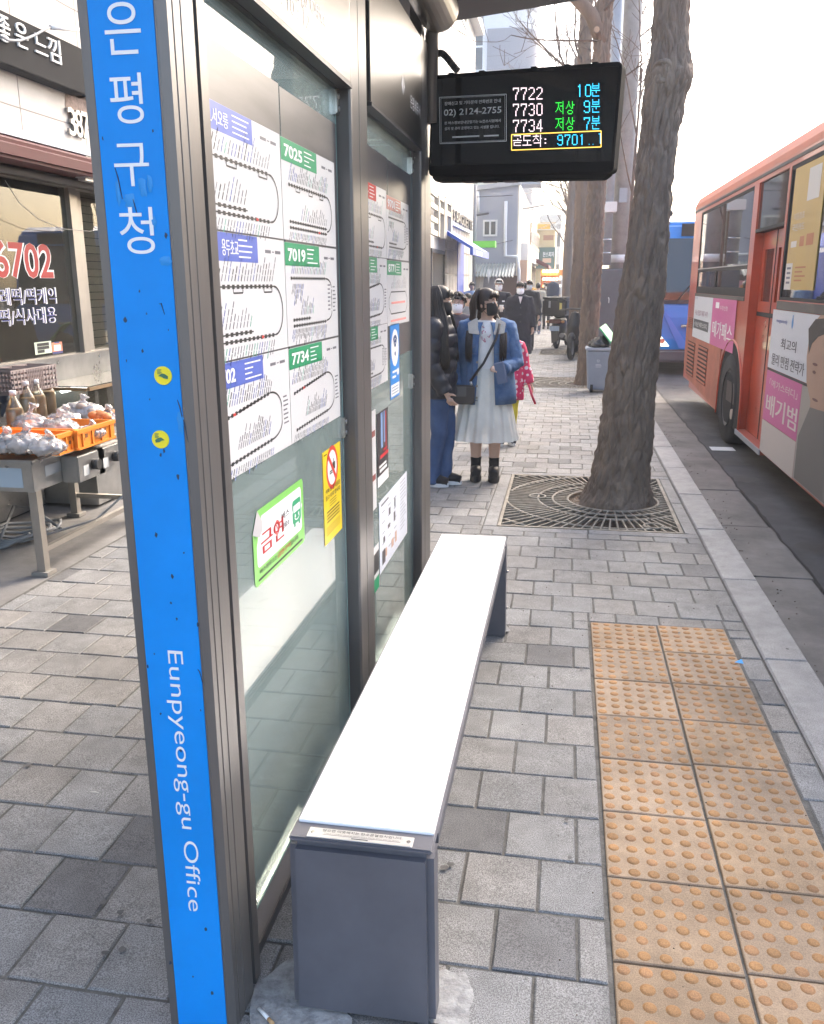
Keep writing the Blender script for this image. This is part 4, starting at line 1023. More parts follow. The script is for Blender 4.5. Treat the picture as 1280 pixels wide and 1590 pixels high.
# white kerb strip beside the second grate
# ================================================================== WHEELIE BIN + BAG
m_bin = mat('grey_bin_plastic', (.27,.31,.37), .45, var=.06, vscale=5); m_blackp = mat('black_rubber', (.015,.015,.016), .6)
BX_, BY_ = .51, 13.38
bn = thing('wheelie_bin', 'grey wheelie bin with its green lid tipped open, beside the second tree', 'bin', (BX_, BY_, 0))
g = MB(); g.loft([(BX_,BY_,.03,.165,.20), (BX_,BY_,.10,.172,.205), (BX_,BY_,.60,.205,.25)], n=4, smooth=False, fn=None)
# square the loft: rebuild as a tapered box
g = MB(); hw0, hd0, hw1, hd1 = .155, .17, .195, .22
vs = [(BX_+sx*hw0, BY_+sy*hd0, .035) for sy in (-1,1) for sx in (-1,1)] + [(BX_+sx*hw1, BY_+sy*hd1, .63) for sy in (-1,1) for sx in (-1,1)]
g.add(vs, [(0,2,3,1), (4,5,7,6), (0,1,5,4), (2,6,7,3), (0,4,6,2), (1,3,7,5)]); g.build('body', m_bin, bn, bevel=.02, seg=3)
g = MB(); g.box(BX_-.212, BX_+.212, BY_-.238, BY_+.238, .625, .662); g.build('rim', mat('pale_bin_plastic', (.42,.45,.50), .45), bn, bevel=.012)
g = MB(); ldn = Vector((.0,.30,.95)).normalized()
g.obox((BX_+.16, BY_+.10, .80), (.135,-.05,-.165), (.05,.22,.02), (.008,.0,.008)); g.build('lid', mat('green_lid', (.02,.36,.14), .4), bn, bevel=.006)
g = MB(); g.obox((BX_+.152, BY_+.10, .798), (.12,-.045,-.15), (.045,.20,.018), (.004,0,.004)); g.build('lid_lining', C(.10,.50,.24,.4), bn)
for x in (BX_-.10, BX_+.215):
    g = MB(); g.tube([(x-.02,BY_-.12,.075), (x+.02,BY_-.12,.075)], .075, n=20); wl = g.build('wheel', m_blackp, bn)
    g = MB(); g.tube([(x-.024,BY_-.12,.075), (x+.024,BY_-.12,.075)], .035, n=12); g.build('hub', C(.08,.08,.085,.5), wl)
g = MB(); yy = BY_-.2035; 
pts = [(BX_-.02+.028*math.cos(2*math.pi*k/3+math.pi/2), .475+.028*math.sin(2*math.pi*k/3+math.pi/2)) for k in range(3)]
for k in range(3):
    a, b = Vector(pts[k]), Vector(pts[(k+1)%3]); c = a.lerp(b,.2); d = a.lerp(b,.75); g.bar((c.x,yy-.012,c.y), (d.x,yy-.012,d.y), .009)
for k in range(3): g.box(BX_-.055, BX_+.02+.01*(k%2), yy-.004+.004*k, yy+.01, .415-.018*k, .424-.018*k)
g.build('recycling_mark', C(.55,.58,.62,.5), bn)
g = MB(); g.ell((BX_-.02,BY_,.70), (.16,.18,.075), 24, 14); g.ell((BX_+.01,BY_+.02,.75), (.11,.12,.07), 20, 12); g.tube([(BX_,BY_,.78),(BX_+.05,BY_-.04,.83)], [.04,.02], n=10)
o = remeshed(g, 'rubbish_bag', mat('black_plastic_bag', (.012,.012,.014), .22), None, voxel=.012, smooth=2, disp=(.028, 13)); tag(o, 'black rubbish bag bulging out of the open grey bin', 'rubbish bag')
# ================================================================== UTILITY POLE
m_conc = mat('pole_concrete', (.36,.35,.335), .85, var=.2, vscale=4, bump=.15, bscale=60); m_gal = mat('galvanised_pipe', (.36,.38,.41), .5, metal=.3, var=.08, vscale=6)
up = thing('utility_pole', 'grey concrete utility pole with a pipe and a dark grey sheath at its foot', 'utility pole', (.93, 17.3, 0))
g = MB(); g.tube([(.93,17.3,-.05),(.93,17.3,13)], [.19,.13], n=28); g.build('shaft', m_conc, up)
g = MB(); g.tube([(.66,17.0,1.9),(.66,17.0,7.2)], .105, n=20); pi_ = g.build('riser_pipe', m_gal, up)
g = MB(); g.tube([(.60,17.02,6.2),(.60,17.02,11)], .09, n=16); g.build('riser_pipe', m_gal, up)
z = py(945,322,17).z; g = MB(); g.box(.52,.82,16.86,17.15,z-.09,z+.09); g.build('clamp', C(.72,.72,.72,.5), pi_, bevel=.01)
for v in (372, 393):
    z = py(945,v,17).z; g = MB(); g.tube([(.66,17,z-.012),(.66,17,z+.012)], .112, n=20); g.build('band', m_chrome, pi_)
g = MB(); zt_ = py(945,417,17).z; g.box(.52,1.05,16.83,17.42,.02,zt_); shz = g.build('sheath', mat('sheath_grey', (.115,.125,.14), .55, var=.12, vscale=3), up, bevel=.03, seg=3)
z = py(958,401,17).z; g = MB(); g.tube([(.93,17.3,z-.07),(.93,17.3,z+.07)], .185, n=24); g.build('white_band', C(.75,.76,.75,.5), up)
c_ = py(963,506,16.8); g = MB(); g.box(c_.x-.06,c_.x+.06,16.79,16.829,c_.z-.06,c_.z+.06); g.build('plate', C(.62,.62,.62,.5), shz)
c_ = py(945,466,16.8); g = MB(); g.tube([c_+Vector((0,.02,.05)), c_+Vector((.012,.01,.02)), c_+Vector((.010,.01,-.05))], .009, n=6); g.build('paper_scrap', C(.75,.75,.74,.6), shz)
g = MB(); g.box(.86,1.0,17.05,17.11,3.0,3.25); g.build('junction_box', m_gal, up)
# round blue pedestrian sign
c_ = py(943, 438, 27.0); ps_ = thing('pedestrian_sign', 'round blue road sign with a white walking figure left of the tree trunks', 'road sign', (c_.x, 27, 0))
g = MB(); g.tube([(c_.x,27.04,-.02),(c_.x,27.04,c_.z+.4)], .035, n=10); g.build('pole', m_gal, ps_)
g = MB(); g.tube([(c_.x,27.0,c_.z),(c_.x,26.97,c_.z)], .32, n=28); dc = g.build('disc', C(.02,.13,.55,.4), ps_)
g = MB(); g.tube([(c_.x,26.965,c_.z+.15),(c_.x,26.962,c_.z+.15)], .05, n=10); g.box(c_.x-.045,c_.x+.045,26.960,26.967,c_.z-.05,c_.z+.09)
g.bar((c_.x-.02,26.963,c_.z-.05),(c_.x-.07,26.963,c_.z-.20),.045,.006); g.bar((c_.x+.02,26.963,c_.z-.05),(c_.x+.07,26.963,c_.z-.20),.045,.006); g.build('walking_figure', m_white, dc)
# ================================================================== LITTER
c_ = pz(1148, 1029, .01); g = MB(); g.add([(c_.x-.02,c_.y-.004,.012),(c_.x+.018,c_.y-.008,.010),(c_.x+.012,c_.y+.012,.022),(c_.x-.006,c_.y+.010,.014)], [(0,1,2,3)]); g.add([(c_.x-.02,c_.y-.004,.0115),(c_.x+.018,c_.y-.008,.0095),(c_.x+.012,c_.y+.012,.0215),(c_.x-.006,c_.y+.010,.0135)], [(3,2,1,0)])
tag(g.build('plastic_scrap', C(.10,.42,.80,.4)), 'scrap of bright blue plastic beside the yellow tactile paving', 'litter')
a, b = pz(402,1566,.012), pz(424,1590,.012); g = MB(); g.tube([a, a.lerp(b,.68)], .0042, n=10); g.cur = 1; g.tube([a.lerp(b,.68), b], .0043, n=10)
tag(g.build('cigarette_end', [C(.82,.81,.78,.7), C(.55,.34,.16,.7)]), 'white cigarette end on the cement by the bench foot', 'litter')
c_ = pz(462, 1190, .01); g = MB(); g.obox(c_+Vector((0,0,.004)), (.012,.006,.002), (-.003,.006,0), (0,0,.001)); tag(g.build('paper_scrap', C(.70,.74,.68,.7)), 'tiny pale paper scrap on the paving under the bench by the glass', 'litter')
c_ = pz(146, 1231, .012); g = MB(); g.tube([c_-Vector((.014,-.002,0)), c_+Vector((.003,.003,.001)), c_+Vector((.016,.001,0))], .0016, n=5); tag(g.build('dry_stalk', C(.72,.68,.62,.7)), 'dry pale stalk on the paving left of the blue pillar', 'litter')
# ================================================================== BUSES
m_orange = mat('orange_bus_paint', (.50,.080,.036), .30, var=.16, vscale=1.6, coat=.4); m_orange_d = mat('dusty_orange', (.40,.135,.085), .6, var=.3, vscale=2.2)
m_bblue = mat('blue_bus_paint', (.025,.22,.66), .3, var=.04, vscale=1, coat=.3)
m_bglass = glass_mat('bus_glass', (.30,.33,.35), 1.2, .02, body=(.09,.095,.10,.30)); m_dkglass = mat('dark_bus_glass', (.012,.013,.015), .05, spec=.8)
m_rubber = mat('bus_rubber', (.018,.018,.019), .7, var=.2, vscale=5); m_tyre = mat('tyre', (.028,.028,.029), .85, var=.3, vscale=8, bump=.3, bscale=40)
m_adw = mat('advert_white', (.62,.64,.68), .45, var=.03, vscale=2); m_adp = mat('advert_pink', (.56,.10,.30), .45, var=.05, vscale=2); m_seatred = C(.30,.05,.04,.7)
XB = 1.77
Yr = py(1070, 500, 1).y
def BX3(u, v, dx=0): return px(u, v, XB) - Vector((dx, 0, 0))
yR = px(1072, 430, XB).y; yF = yR - 11.2
zlow, zroof = .12, px(1166, 277, XB).z
bus = thing('orange_bus', 'orange city bus with a folding side door and pink and white adverts', 'bus', (3.0, (yR+yF)/2, -.118))
TW = 2.45
# openings in the near side: rear window, door well (with glass above), long window
y_d0, y_d1 = px(1163,470,XB).y, px(1206,470,XB).y          # door pillar edges (far, near)
y_w0, y_w1 = px(1081,455,XB).y, px(1156,470,XB).y          # rear window
z_sill = px(1120,458,XB).z; z_wtop = px(1130,310,XB).z
y_f0 = px(1209,470,XB).y
shell = MB()
def side_prism(y0, y1, z0, z1, x0=0., x1=.06, mb=shell): mb.box(XB+x0, XB+x1, min(y0,y1), max(y0,y1), z0, z1)
side_prism(yR-.06, y_w0, zlow+.10, zroof)                                # rear corner post
side_prism(y_w0, y_w1, zlow+.02, z_sill); side_prism(y_w0, y_w1, z_wtop, zroof)
side_prism(y_w1, y_d0, zlow, zroof)
side_prism(y_d1, y_f0, zlow, zroof)
side_prism(y_f0, yF+.5, zlow, z_sill); side_prism(y_f0, yF+.5, z_wtop, zroof)
side_prism(yF+.5, yF+.02, zlow, zroof)
zdt = px(1190,357,XB).z
side_prism(y_d0, y_d1, z_wtop, zroof)
body = shell.build('body', m_orange, bus)
g = MB(); g.box(XB+.062, XB+TW, yF, yF+.06, zlow, 1.35); g.box(XB+.062, XB+TW, yR-.061, yR-.002, zlow+.1, zroof-.02); g.box(XB+TW-.06, XB+TW, yF+.061, yR-.062, zlow, 1.45); g.box(XB+TW-.06, XB+TW, yF+.061, yR-.062, 2.35, zroof); g.build('shell', m_orange, body)
g = MB(); prof = [(XB-.004,zroof-.03), (XB+.005,zroof+.05), (XB+.05,zroof+.14), (XB+.14,zroof+.20), (XB+.35,zroof+.24), (XB+1.2,zroof+.27), (XB+2.1,zroof+.24), (XB+2.35,zroof+.15), (XB+TW+.004,zroof), (XB+TW,zroof-.03)]
g.prism(prof, (0,yF,0), (1,0,0), (0,0,1), (0,yR-yF,0)); roof_b = g.build('roof', mat('orange_roof', (.58,.17,.10), .5, var=.12, vscale=1.5), bus, bevel=.05, seg=3, angle=50)
g = MB(); g.box(XB+.45, XB+1.9, yF+4.0, yR-2.6, zroof+.24, zroof+.46); g.build('air_conditioner', m_orange, roof_b, bevel=.12, seg=4)
g = MB(); g.box(XB-.008, XB+.0, yF+.1, yR-.05, zroof-.055, zroof-.028); g.build('drip_rail', C(.035,.03,.03,.5), roof_b)
# glass + frames
def window(y0, y1, z0, z1, name='window'):
    y0, y1 = min(y0,y1), max(y0,y1)
    g = MB(); g.box(XB+.012, XB+.018, y0, y1, z0, z1); w_ = g.build(name, m_bglass, bus)
    f = MB(); t = .03
    for a, b, c, d in ((y0,y1,z0,z0+t),(y0,y1,z1-t,z1),(y0,y0+t,z0+t,z1-t),(y1-t,y1,z0+t,z1-t)): f.box(XB+.004, XB+.03, a, b, c, d)
    f.build('window_frame', m_rubber, w_); return w_
wr = window(y_w1, y_w0, z_sill, z_wtop)
zt1 = px(1156,402,XB).z
f = MB(); f.box(XB+.002, XB+.028, y_w1+.03, y_w0-.03, zt1-.10, zt1-.065); ym = px(1110,440,XB).y; f.box(XB+.001, XB+.027, ym-.05, ym+.05, z_sill+.03, zt1-.10); f.box(XB+.001,XB+.027,y_w1+.031,y_w0-.031,z_sill+.03,z_sill+.09); f.build('sliding_frame', m_rubber, wr)
f = MB(); f.box(XB-.001, XB+.004, y_w1+.03, y_w0-.03, zt1-.062, zt1-.050); f.build('trim', C(.45,.45,.45,.35,metal=.7), wr)
wf = window(yF+.5, y_f0, z_sill-.005, z_wtop)
ys_ = [y_f0-1.55*k for k in range(1,4)]
f = MB()
for y in ys_: f.box(XB+.003, XB+.029, y-.045, y+.045, z_sill+.03, z_wtop-.03)
f.build('mullion', m_rubber, wf)
g = MB(); g.box(XB-.012, XB+.0, yF+.4, y_f0, z_sill-.075, z_sill-.008); g.build('sill_band', C(.10,.09,.08,.6), body)
g = MB(); g.box(XB-.010, XB+.0, y_w1, y_w0, z_sill-.04, z_sill-.002); g.build('sill_band', C(.10,.09,.08,.6), body)
# door well
g = MB(); g.box(XB+.06, XB+.16, y_d0, y_d0+.05, zlow, z_wtop); g.box(XB+.06, XB+.16, y_d1-.05, y_d1, zlow, z_wtop); g.build('door_jamb', m_orange, body)
dz0 = zlow+.02; yA_, yB_ = y_d1+.001, y_d0-.001
dr = MB(); xx = XB+.085; hw = .13; zc0, zc1 = px(1190,470,XB).z, px(1190,385,XB).z
dr.box(xx, xx+.05, yA_, yB_, dz0, zc0); dr.box(xx, xx+.05, yA_, yB_, zc1, zdt); dr.box(xx, xx+.05, yA_, yA_+.12, zc0, zc1); dr.box(xx, xx+.05, yB_-.12, yB_, zc0, zc1)
ym_ = (yA_+yB_)/2; dr.box(xx, xx+.05, ym_-.09, ym_+.09, zc0, zc1)
door = dr.build('door', m_orange, bus)
g = MB(); g.box(xx+.02, xx+.03, yA_+.12, ym_-.09, zc0, zc1); g.box(xx+.02, xx+.03, ym_+.09, yB_-.12, zc0, zc1); g.build('door_glass', m_bglass, door)
g = MB(); g.box(xx-.004, xx-.0005, ym_-.012, ym_+.012, dz0, zdt); g.box(xx-.003, xx-.0005, yA_, yB_, zc0-.14, zc0-.10); g.build('door_seal', m_rubber, door)
g = MB(); g.box(XB+.02, XB+.03, yA_, yB_, zdt+.03, z_wtop); tw = g.build('door_header_glass', m_dkglass, bus); g = MB(); g.box(XB+.0, XB+.2, yA_, yB_, zdt-.0, zdt+.03); g.build('header_frame', m_rubber, tw)
g = MB(); g.box(XB-.01, XB+.084, y_d1+.003, y_d0-.003, zlow-.03, zlow+.018); st_ = g.build('step', C(.40,.11,.07,.6), bus); g = MB(); g.box(XB-.022, XB-.011, y_d1, y_d0, zlow-.028, zlow+.02); g.build('step_edge', m_gal, st_)
# interior: floor, seats, far side glass
g = MB(); g.box(XB+.27, XB+TW-.07, yF+.1, yR-.1, .45, .50); g.build('floor', C(.06,.06,.065,.8), bus)
for k in range(7):
    y = yR-1.2-k*1.15
    if y_d1-.3 < y < y_d0+.3: continue
    g = MB(); g.box(XB+.30, XB+.75, y-.45, y, .85, .97); g.box(XB+.30, XB+.75, y-.02, y+.09, .97, 1.62); g.build('seat', m_seatred if k % 2 else C(.05,.07,.12,.8), bus, bevel=.04, seg=2)
g = MB(); g.box(XB+TW-.05, XB+TW-.04, yF+.1, yR-.1, 1.45, 2.35); g.build('far_window', m_bglass, bus)
g = MB(); g.box(XB+.1, XB+TW-.1, yF+.015, yF+.035, 1.35, zroof-.1); g.build('windscreen', m_dkglass, bus)
# skirt, grilles, wheel
ywh = (px(1108,640,XB).y + px(1150,690,XB).y)/2; wR = .50
def wheel(cx, cy, r, wd, par, far=False):
    g = MB(); g.lathe if False else None
    pr = [(r*.60,.0),(r*.62,.02),(r*.93,.0),(r*.985,.03),(r,.07),(r,wd-.03),(r*.9,wd)]
    n = 40; vs = []
    for ra, x in pr:
        for k in range(n): a = 2*math.pi*k/n; vs.append((cx+x, cy+ra*math.cos(a), r-.118+ra*math.sin(a)))
    m = len(pr); fs = [(i*n+k, (i+1)*n+k, (i+1)*n+(k+1)%n, i*n+(k+1)%n) for i in range(m-1) for k in range(n)]
    g.add(vs, fs, True); t = g.build('tyre', m_tyre, par)
    g = MB(); pr = [(.0,.10),(r*.22,.10),(r*.24,.05),(r*.30,.05),(r*.34,.09),(r*.50,.11),(r*.57,.03),(r*.61,.01)]
    vs = []
    for ra, x in pr:
        for k in range(n): a = 2*math.pi*k/n; vs.append((cx+x, cy+ra*math.cos(a), r-.118+ra*math.sin(a)))
    m = len(pr); g.add(vs, [(i*n+k, (i+1)*n+k, (i+1)*n+(k+1)%n, i*n+(k+1)%n) for i in range(m-1) for k in range(n)], True); g.build('rim', C(.13,.125,.12,.6,metal=.3), t); return t
g = MB()
# dark wheel arch set in the skirt
n = 26; ar_ = [(ywh-.66, zlow-.01)] + [(ywh-.66*math.cos(math.pi*k/n), .36+.66*math.sin(math.pi*k/n)*.92) for k in range(n+1)] + [(ywh+.66, zlow-.01)]
g.prism(ar_, (XB-.003,0,0), (0,1,0), (0,0,1), (.004,0,0)); g.build('wheel_arch', C(.012,.011,.011,.9), body)
arch = MB(); pts = [(XB-.012, ywh-.69*math.cos(math.pi*k/n), .36+.69*math.sin(math.pi*k/n)*.92) for k in range(n+1)]; arch.tube([(XB-.004, ywh-.69, zlow)]+[(x+.008,y,z) for x,y,z in pts]+[(XB-.004, ywh+.69, zlow)], .011, n=8); arch.build('arch_lip', m_orange, body)
wheel(XB-.02, ywh, .49, .28, bus); wheel(XB-.01, yF+2.4, .49, .28, bus)
g = MB(); g.prism([(ywh+.69,zlow+.02),(ywh+.69,1.0),(yR-.07,1.0),(yR-.07,.42),(yR-.5,.26)], (XB-.006,0,0), (0,1,0), (0,0,1), (.005,0,0)); g.build('dusty_skirt', m_orange_d, body)
def grille(u0, u1, v00, v01, v10, v11, n=9):
    """slats between photo columns u0,u1; top/bottom rows at each"""
    a0, a1 = px(u0, v00, XB), px(u1, v10, XB); y0, y1 = a0.y, a1.y; z1_ = (a0.z+a1.z)/2; z0_ = (px(u0,v01,XB).z + px(u1,v11,XB).z)/2
    g = MB(); g.box(XB-.0065, XB-.0055, min(y0,y1), max(y0,y1), z0_, z1_); o = g.build('grille', C(.05,.03,.025,.8), body)
    s_ = MB()
    for k in range(n):
        z = z0_+(z1_-z0_)*(k+.5)/n; s_.obox((XB-.012, (y0+y1)/2, z), (0,abs(y1-y0)/2,0), (.007,0,-.006), (.002,0,(z1_-z0_)/n*.22))
    s_.build('slats', m_orange_d, o)
grille(1070, 1081, 528, 583, 533, 588); grille(1086, 1101, 535, 595, 541, 602); grille(1071, 1078, 492, 510, 494, 512, 6)
c0, c1 = px(1131,590,XB), px(1142,630,XB); g = MB(); g.box(XB-.008, XB-.001, c1.y, c0.y, c1.z, c0.z+.0); g.build('fuel_flap', C(.06,.045,.04,.7), body)
c0 = px(1138,643,XB); g = MB(); g.tube([(XB-.02,c0.y,c0.z),(XB-.001,c0.y,c0.z)], .055, n=16); g.build('side_lamp', C(.40,.34,.28,.4), body)
# adverts
class BF(Flat):
    def P(s, a, b, k=0): return Vector((XB-.0075-k*.0012, s.y0-a, s.z0+b))
    def rect(s, mb, a0, a1, b0, b1, k=1): mb.add([s.P(a0,b0,k), s.P(a1,b0,k), s.P(a1,b1,k), s.P(a0,b1,k)], [(0,1,2,3)])
    def text(s, mb, body, a, b, h, w=None, k=2, bold=.0, align='C'): text_into(mb, body, s.P(a,b,k), (0,-1,0), (0,0,1), h, width=w, bold=bold, align=align)
def quad_ad(u0, u1, vt, vb):
    y0, y1 = px(u0, vt, XB).y, px(u1, vt, XB).y; z1_, z0_ = px(u0, vt, XB).z, px(u0, vb, XB).z; return BF(0, y0, z0_), y0-y1, z1_-z0_
F, w, h = quad_ad(1081, 1147, 458, 524)
# panel sheets carry a few millimetres of thickness so they read as stuck-on film
def film(F, a0, a1, b0, b1, m, name):
    g = MB(); g.prism([(a0,b0),(a1,b0),(a1,b1),(a0,b1)], F.P(0,0,0), (0,-1,0), (0,0,1), (-.001,0,0)); return g.build(name, m, body)
film(F, 0, w*.50, 0, h, m_adw, 'advert_panel'); ad2 = film(F, w*.502, w, 0, h, m_adp, 'advert_panel')
g = MB(); F.text(g, '수능 끝났다 새로 시작', w*.22, h*.60, h*.13, w*.36, bold=.01); g.build('lettering', C(.25,.06,.16,.5), body)
g = MB(); F.rect(g, w*.02, w*.44, h*.22, h*.44); g.build('caption_bar', C(.07,.07,.08,.5), body)
g = MB(); F.text(g, '수능은 메가스터디', w*.23, h*.33, h*.12, w*.36, k=3, bold=.01); F.rect(g, w*.58, w*.66, h*.78, h*.90, 3); F.text(g, '수강신청', w*.76, h*.80, h*.09, w*.16, k=3); F.text(g, '메가패스', w*.755, h*.35, h*.34, w*.42, k=3, bold=.02); g.build('white_lettering', m_white, body)
g = MB(); F.text(g, 'M', w*.05, h*.93, h*.05, w*.06); g.build('small_mark', C(.3,.35,.5,.5), body)
F, w, h = quad_ad(1195, 1330, 467, 668)          # tall advert beside the door
z1_ = px(1200,470,XB).z; zmid = px(1195,572,XB).z; z0_ = px(1195,670,XB).z
F = BF(0, px(1195,560,XB).y, 0); wL = F.y0 - px(1252,560,XB).y; wA = F.y0 - (yF+.6)
film(F, 0, wA, zmid+.012, z_sill-.08, m_adw, 'advert_panel'); film(F, 0, wL, zlow+.30, zmid-.012, m_adp, 'advert_panel'); film(F, 0, wL, zlow+.01, zlow+.295, C(.55,.50,.46,.6), 'advert_panel')
g = MB(); F.rect(g, 0, wA, zmid-.010, zmid+.010, 1); g.build('panel_joint', C(.05,.04,.04,.6), body)
zT = z_sill-.08; hu = zT - zmid
g = MB(); F.text(g, '최고의', wL*.55, zmid+hu*.48, hu*.17, wL*.42, bold=.03); F.text(g, '물리 만점 전략가', wL*.56, zmid+hu*.19, hu*.19, wL*.90, bold=.03); g.build('dark_lettering', C(.05,.055,.07,.5), body)
g = MB(); F.text(g, 'megastudy', wL*.30, zmid+hu*.82, hu*.075, wL*.32, bold=.01); g.build('blue_lettering', C(.10,.14,.40,.5), body)
g = MB(); F.disc(g, wL*.60, zmid+hu*.83, hu*.05, hu*.09, 2); F.rect(g, wL*.59, wL*.61, zmid+hu*.90, zmid+hu*.95, 2); g.build('blue_mark', C(.08,.30,.62,.5), body)
hl = zmid - zlow - .30
g = MB(); F.text(g, '「메가스터디」', wL*.52, zmid-hl*.24, hl*.15, wL*.80); F.text(g, '배기범', wL*.52, zmid-hl*.66, hl*.40, wL*.88, bold=.03); g.build('white_lettering', mat('advert_offwhite', (.70,.62,.58), .5), body)
# printed portrait of a young man (flat print on the panel)
fp = BF(0, F.y0-wL, 0); hp = zT - zlow
def blob(mb, pts, k): mb.add([fp.P(a, b, k) for a, b in pts], [tuple(range(len(pts)))[::-1]])
g = MB(); F2 = fp; F2.rect(g, .005, wA-wL, zlow+.02, zmid-.012, 0); g.build('portrait_ground', C(.36,.33,.29,.6), body)
g = MB(); blob(g, [(.06,zlow+.03),(.05,zlow+.35),(.30,zlow+.62),(.62,zlow+.70),(1.0,zlow+.66),(1.5,zlow+.40),(1.6,zlow+.03)], 2); g.build('portrait_jacket', C(.17,.16,.15,.7), body)
g = MB(); blob(g, [(.28,zlow+.60),(.28,zmid-.10),(.12,zmid+.02),(.05,zmid+.20),(.07,zmid+.42),(.4,zmid+.55),(.8,zmid+.5),(.92,zmid+.2),(.80,zmid-.08),(.66,zmid-.15),(.66,zlow+.62)], 3); g.build('portrait_face', mat('printed_skin', (.42,.27,.19), .6), body)
g = MB(); blob(g, [(.02,zmid+.40),(.10,zmid+.22),(.16,zmid+.30),(.30,zmid+.36),(.55,zmid+.40),(.85,zmid+.30),(.98,zmid+.05),(1.05,zmid+.35),(.9,zmid+.60),(.5,zT-.01),(.18,zT-.03)], 4); g.build('portrait_hair', C(.03,.025,.024,.6), body)
g = MB()
for a in (.24,.54): F2.disc(g, a+.06, zmid+.11, .045, .012, 5); F2.disc(g, a+.06, zmid+.165, .065, .010, 5)
F2.disc(g, .40, zmid-.075, .075, .010, 5); g.build('portrait_features', C(.16,.07,.06,.6), body)
# yellow notice inside the front window
wy0, wy1 = px(1211,455,XB).y, px(1261,455,XB).y; wz0, wz1 = px(1235,450,XB).z, px(1230,238,XB).z
g = MB(); g.box(XB+.004, XB+.010, wy1, wy0-.12, wz0, z_wtop-.035); yn = g.build('window_advert', mat('yellow_print', (.52,.36,.11), .5, var=.05, vscale=3), wf)
Y0 = wy0-.12; wN = Y0-wy1; hN = z_wtop-.035-wz0
class NF(BF):
    def P(s, a, b, k=0): return Vector((XB+.0035-k*.0006, s.y0-a, s.z0+b))
F = NF(0, Y0, wz0)
g = MB(); F.rect(g, 0, wN*.24, hN*.0, hN*.22, 1); F.rect(g, wN*.5, wN*.88, hN*.70, hN*.95, 1); F.text(g, '이동점포', wN*.3, hN*.60, hN*.055, wN*.36); F.text(g, '국민카드', wN*.30, hN*.51, hN*.06, wN*.42, bold=.02); F.rect(g, wN*.1, wN*.3, hN*.35, hN*.40, 1); g.build('pale_print', C(.62,.60,.55,.5), yn)
g = MB(); F.rect(g, wN*.40, wN*.55, hN*.35, hN*.43, 1); F.rect(g, wN*.62, wN*.85, hN*.35, hN*.44, 1)
for k in range(4): F.rect(g, wN*.34, wN*(.60+.1*(k%2)), hN*(.07+k*.035), hN*(.083+k*.035), 1)
g.build('brown_print', C(.42,.14,.04,.5), yn)
g = MB()
for k in range(4): F.rect(g, wN*.05, wN*.19, hN*(.05+.04*k), hN*(.068+.04*k), 2)
g.build('label_print', C(.12,.12,.16,.5), yn)

# ------------------------------------------------------------------ blue bus behind it
bx0, yb = 1.50, 17.2
bb = thing('blue_bus', 'blue city bus facing us behind the orange bus', 'bus', (2.75, 22, -.118))
zr_ = py(1060,332,17.6).z
prof = [(yb+.02,.22),(yb-.02,.55),(yb+.0,.95),(yb+.06,1.25),(yb+.30,zr_-.42),(yb+.42,zr_-.16),(yb+.75,zr_-.03),(yb+1.5,zr_),(yb+9.6,zr_),(yb+9.6,.2)]
g = MB(); g.prism([(a,b) for a,b in prof], (bx0,0,0), (0,1,0), (0,0,1), (2.45,0,0)); bo = g.build('body', m_bblue, bb, bevel=.07, seg=4, angle=40)
g = MB(); wp = [(yb+.045,1.22),(yb+.275,zr_-.46),(yb+.285,zr_-.46),(yb+.055,1.22)]
g.prism([(yb+.028,1.20),(yb+.262,zr_-.44),(yb+.300,zr_-.44),(yb+.066,1.20)], (bx0+.10,0,0), (0,1,0), (0,0,1), (2.25,0,0)); ws = g.build('windscreen', m_dkglass, bb)
g = MB(); g.obox((bx0+1.22, yb+.048, 1.235), (1.16,0,0), (0,.02,0), (0,.003,.035)); g.build('wiper_panel', C(.05,.05,.055,.5), ws)
for x0 in (bx0+.5, bx0+1.5): g = MB(); g.bar((x0,yb+.03,1.22),(x0+.5,yb+.13,1.85),.022); g.build('wiper', C(.02,.02,.02,.5), ws)
g = MB(); g.box(bx0-.004, bx0+.0, yb+.8, yb+9.2, 1.30, zr_-.42); g.build('side_window', m_dkglass, bb)
g = MB(); g.box(bx0+.04, bx0+2.41, yb-.065, yb+.25, .12, .36); g.build('bumper', C(.10,.105,.115,.5), bb, bevel=.04, seg=3)
for x in (bx0+.10, bx0+2.05):
    g = MB(); s_ = 1 if x < bx0+1 else -1; xa = x if s_ > 0 else x+.30
    g.prism([(0,0),(.34*s_,0),(.20*s_,.16),(.03*s_,.36),(-.01*s_,.36)], (xa,yb-.045,.42), (1,0,0), (0,0,1), (0,.05,0)); hl_ = g.build('headlight', mat('lamp_glass', (.75,.68,.55), .12, emit=(1,.85,.6,.55)), bb, bevel=.01)
    g = MB()
    for k in range(2): g.tube([(xa+(.09+.11*k)*s_,yb-.052,.52),(xa+(.09+.11*k)*s_,yb-.046,.52)], .045, n=14)
    g.build('reflector', m_chrome, hl_)
g = MB(); g.tube([(bx0+.62,yb-.055,.80),(bx0+1.4,yb-.055,.80)], .030, n=10); g.build('hand_rail', m_chrome, bb)
g = MB(); g.prism([(0,0),(.20,0),(-.32,.72),(-.36,.72)], (bx0+.62,yb-.035,.38), (1,0,0), (0,0,1), (0,.02,0)); g.build('pale_stripe', C(.10,.25,.72,.4), bo)
g = MB(); g.box(bx0+.55,bx0+1.9,yb+.27,yb+.30,zr_-.40,zr_-.18); g.build('destination_display', C(.02,.02,.022,.7), bb)
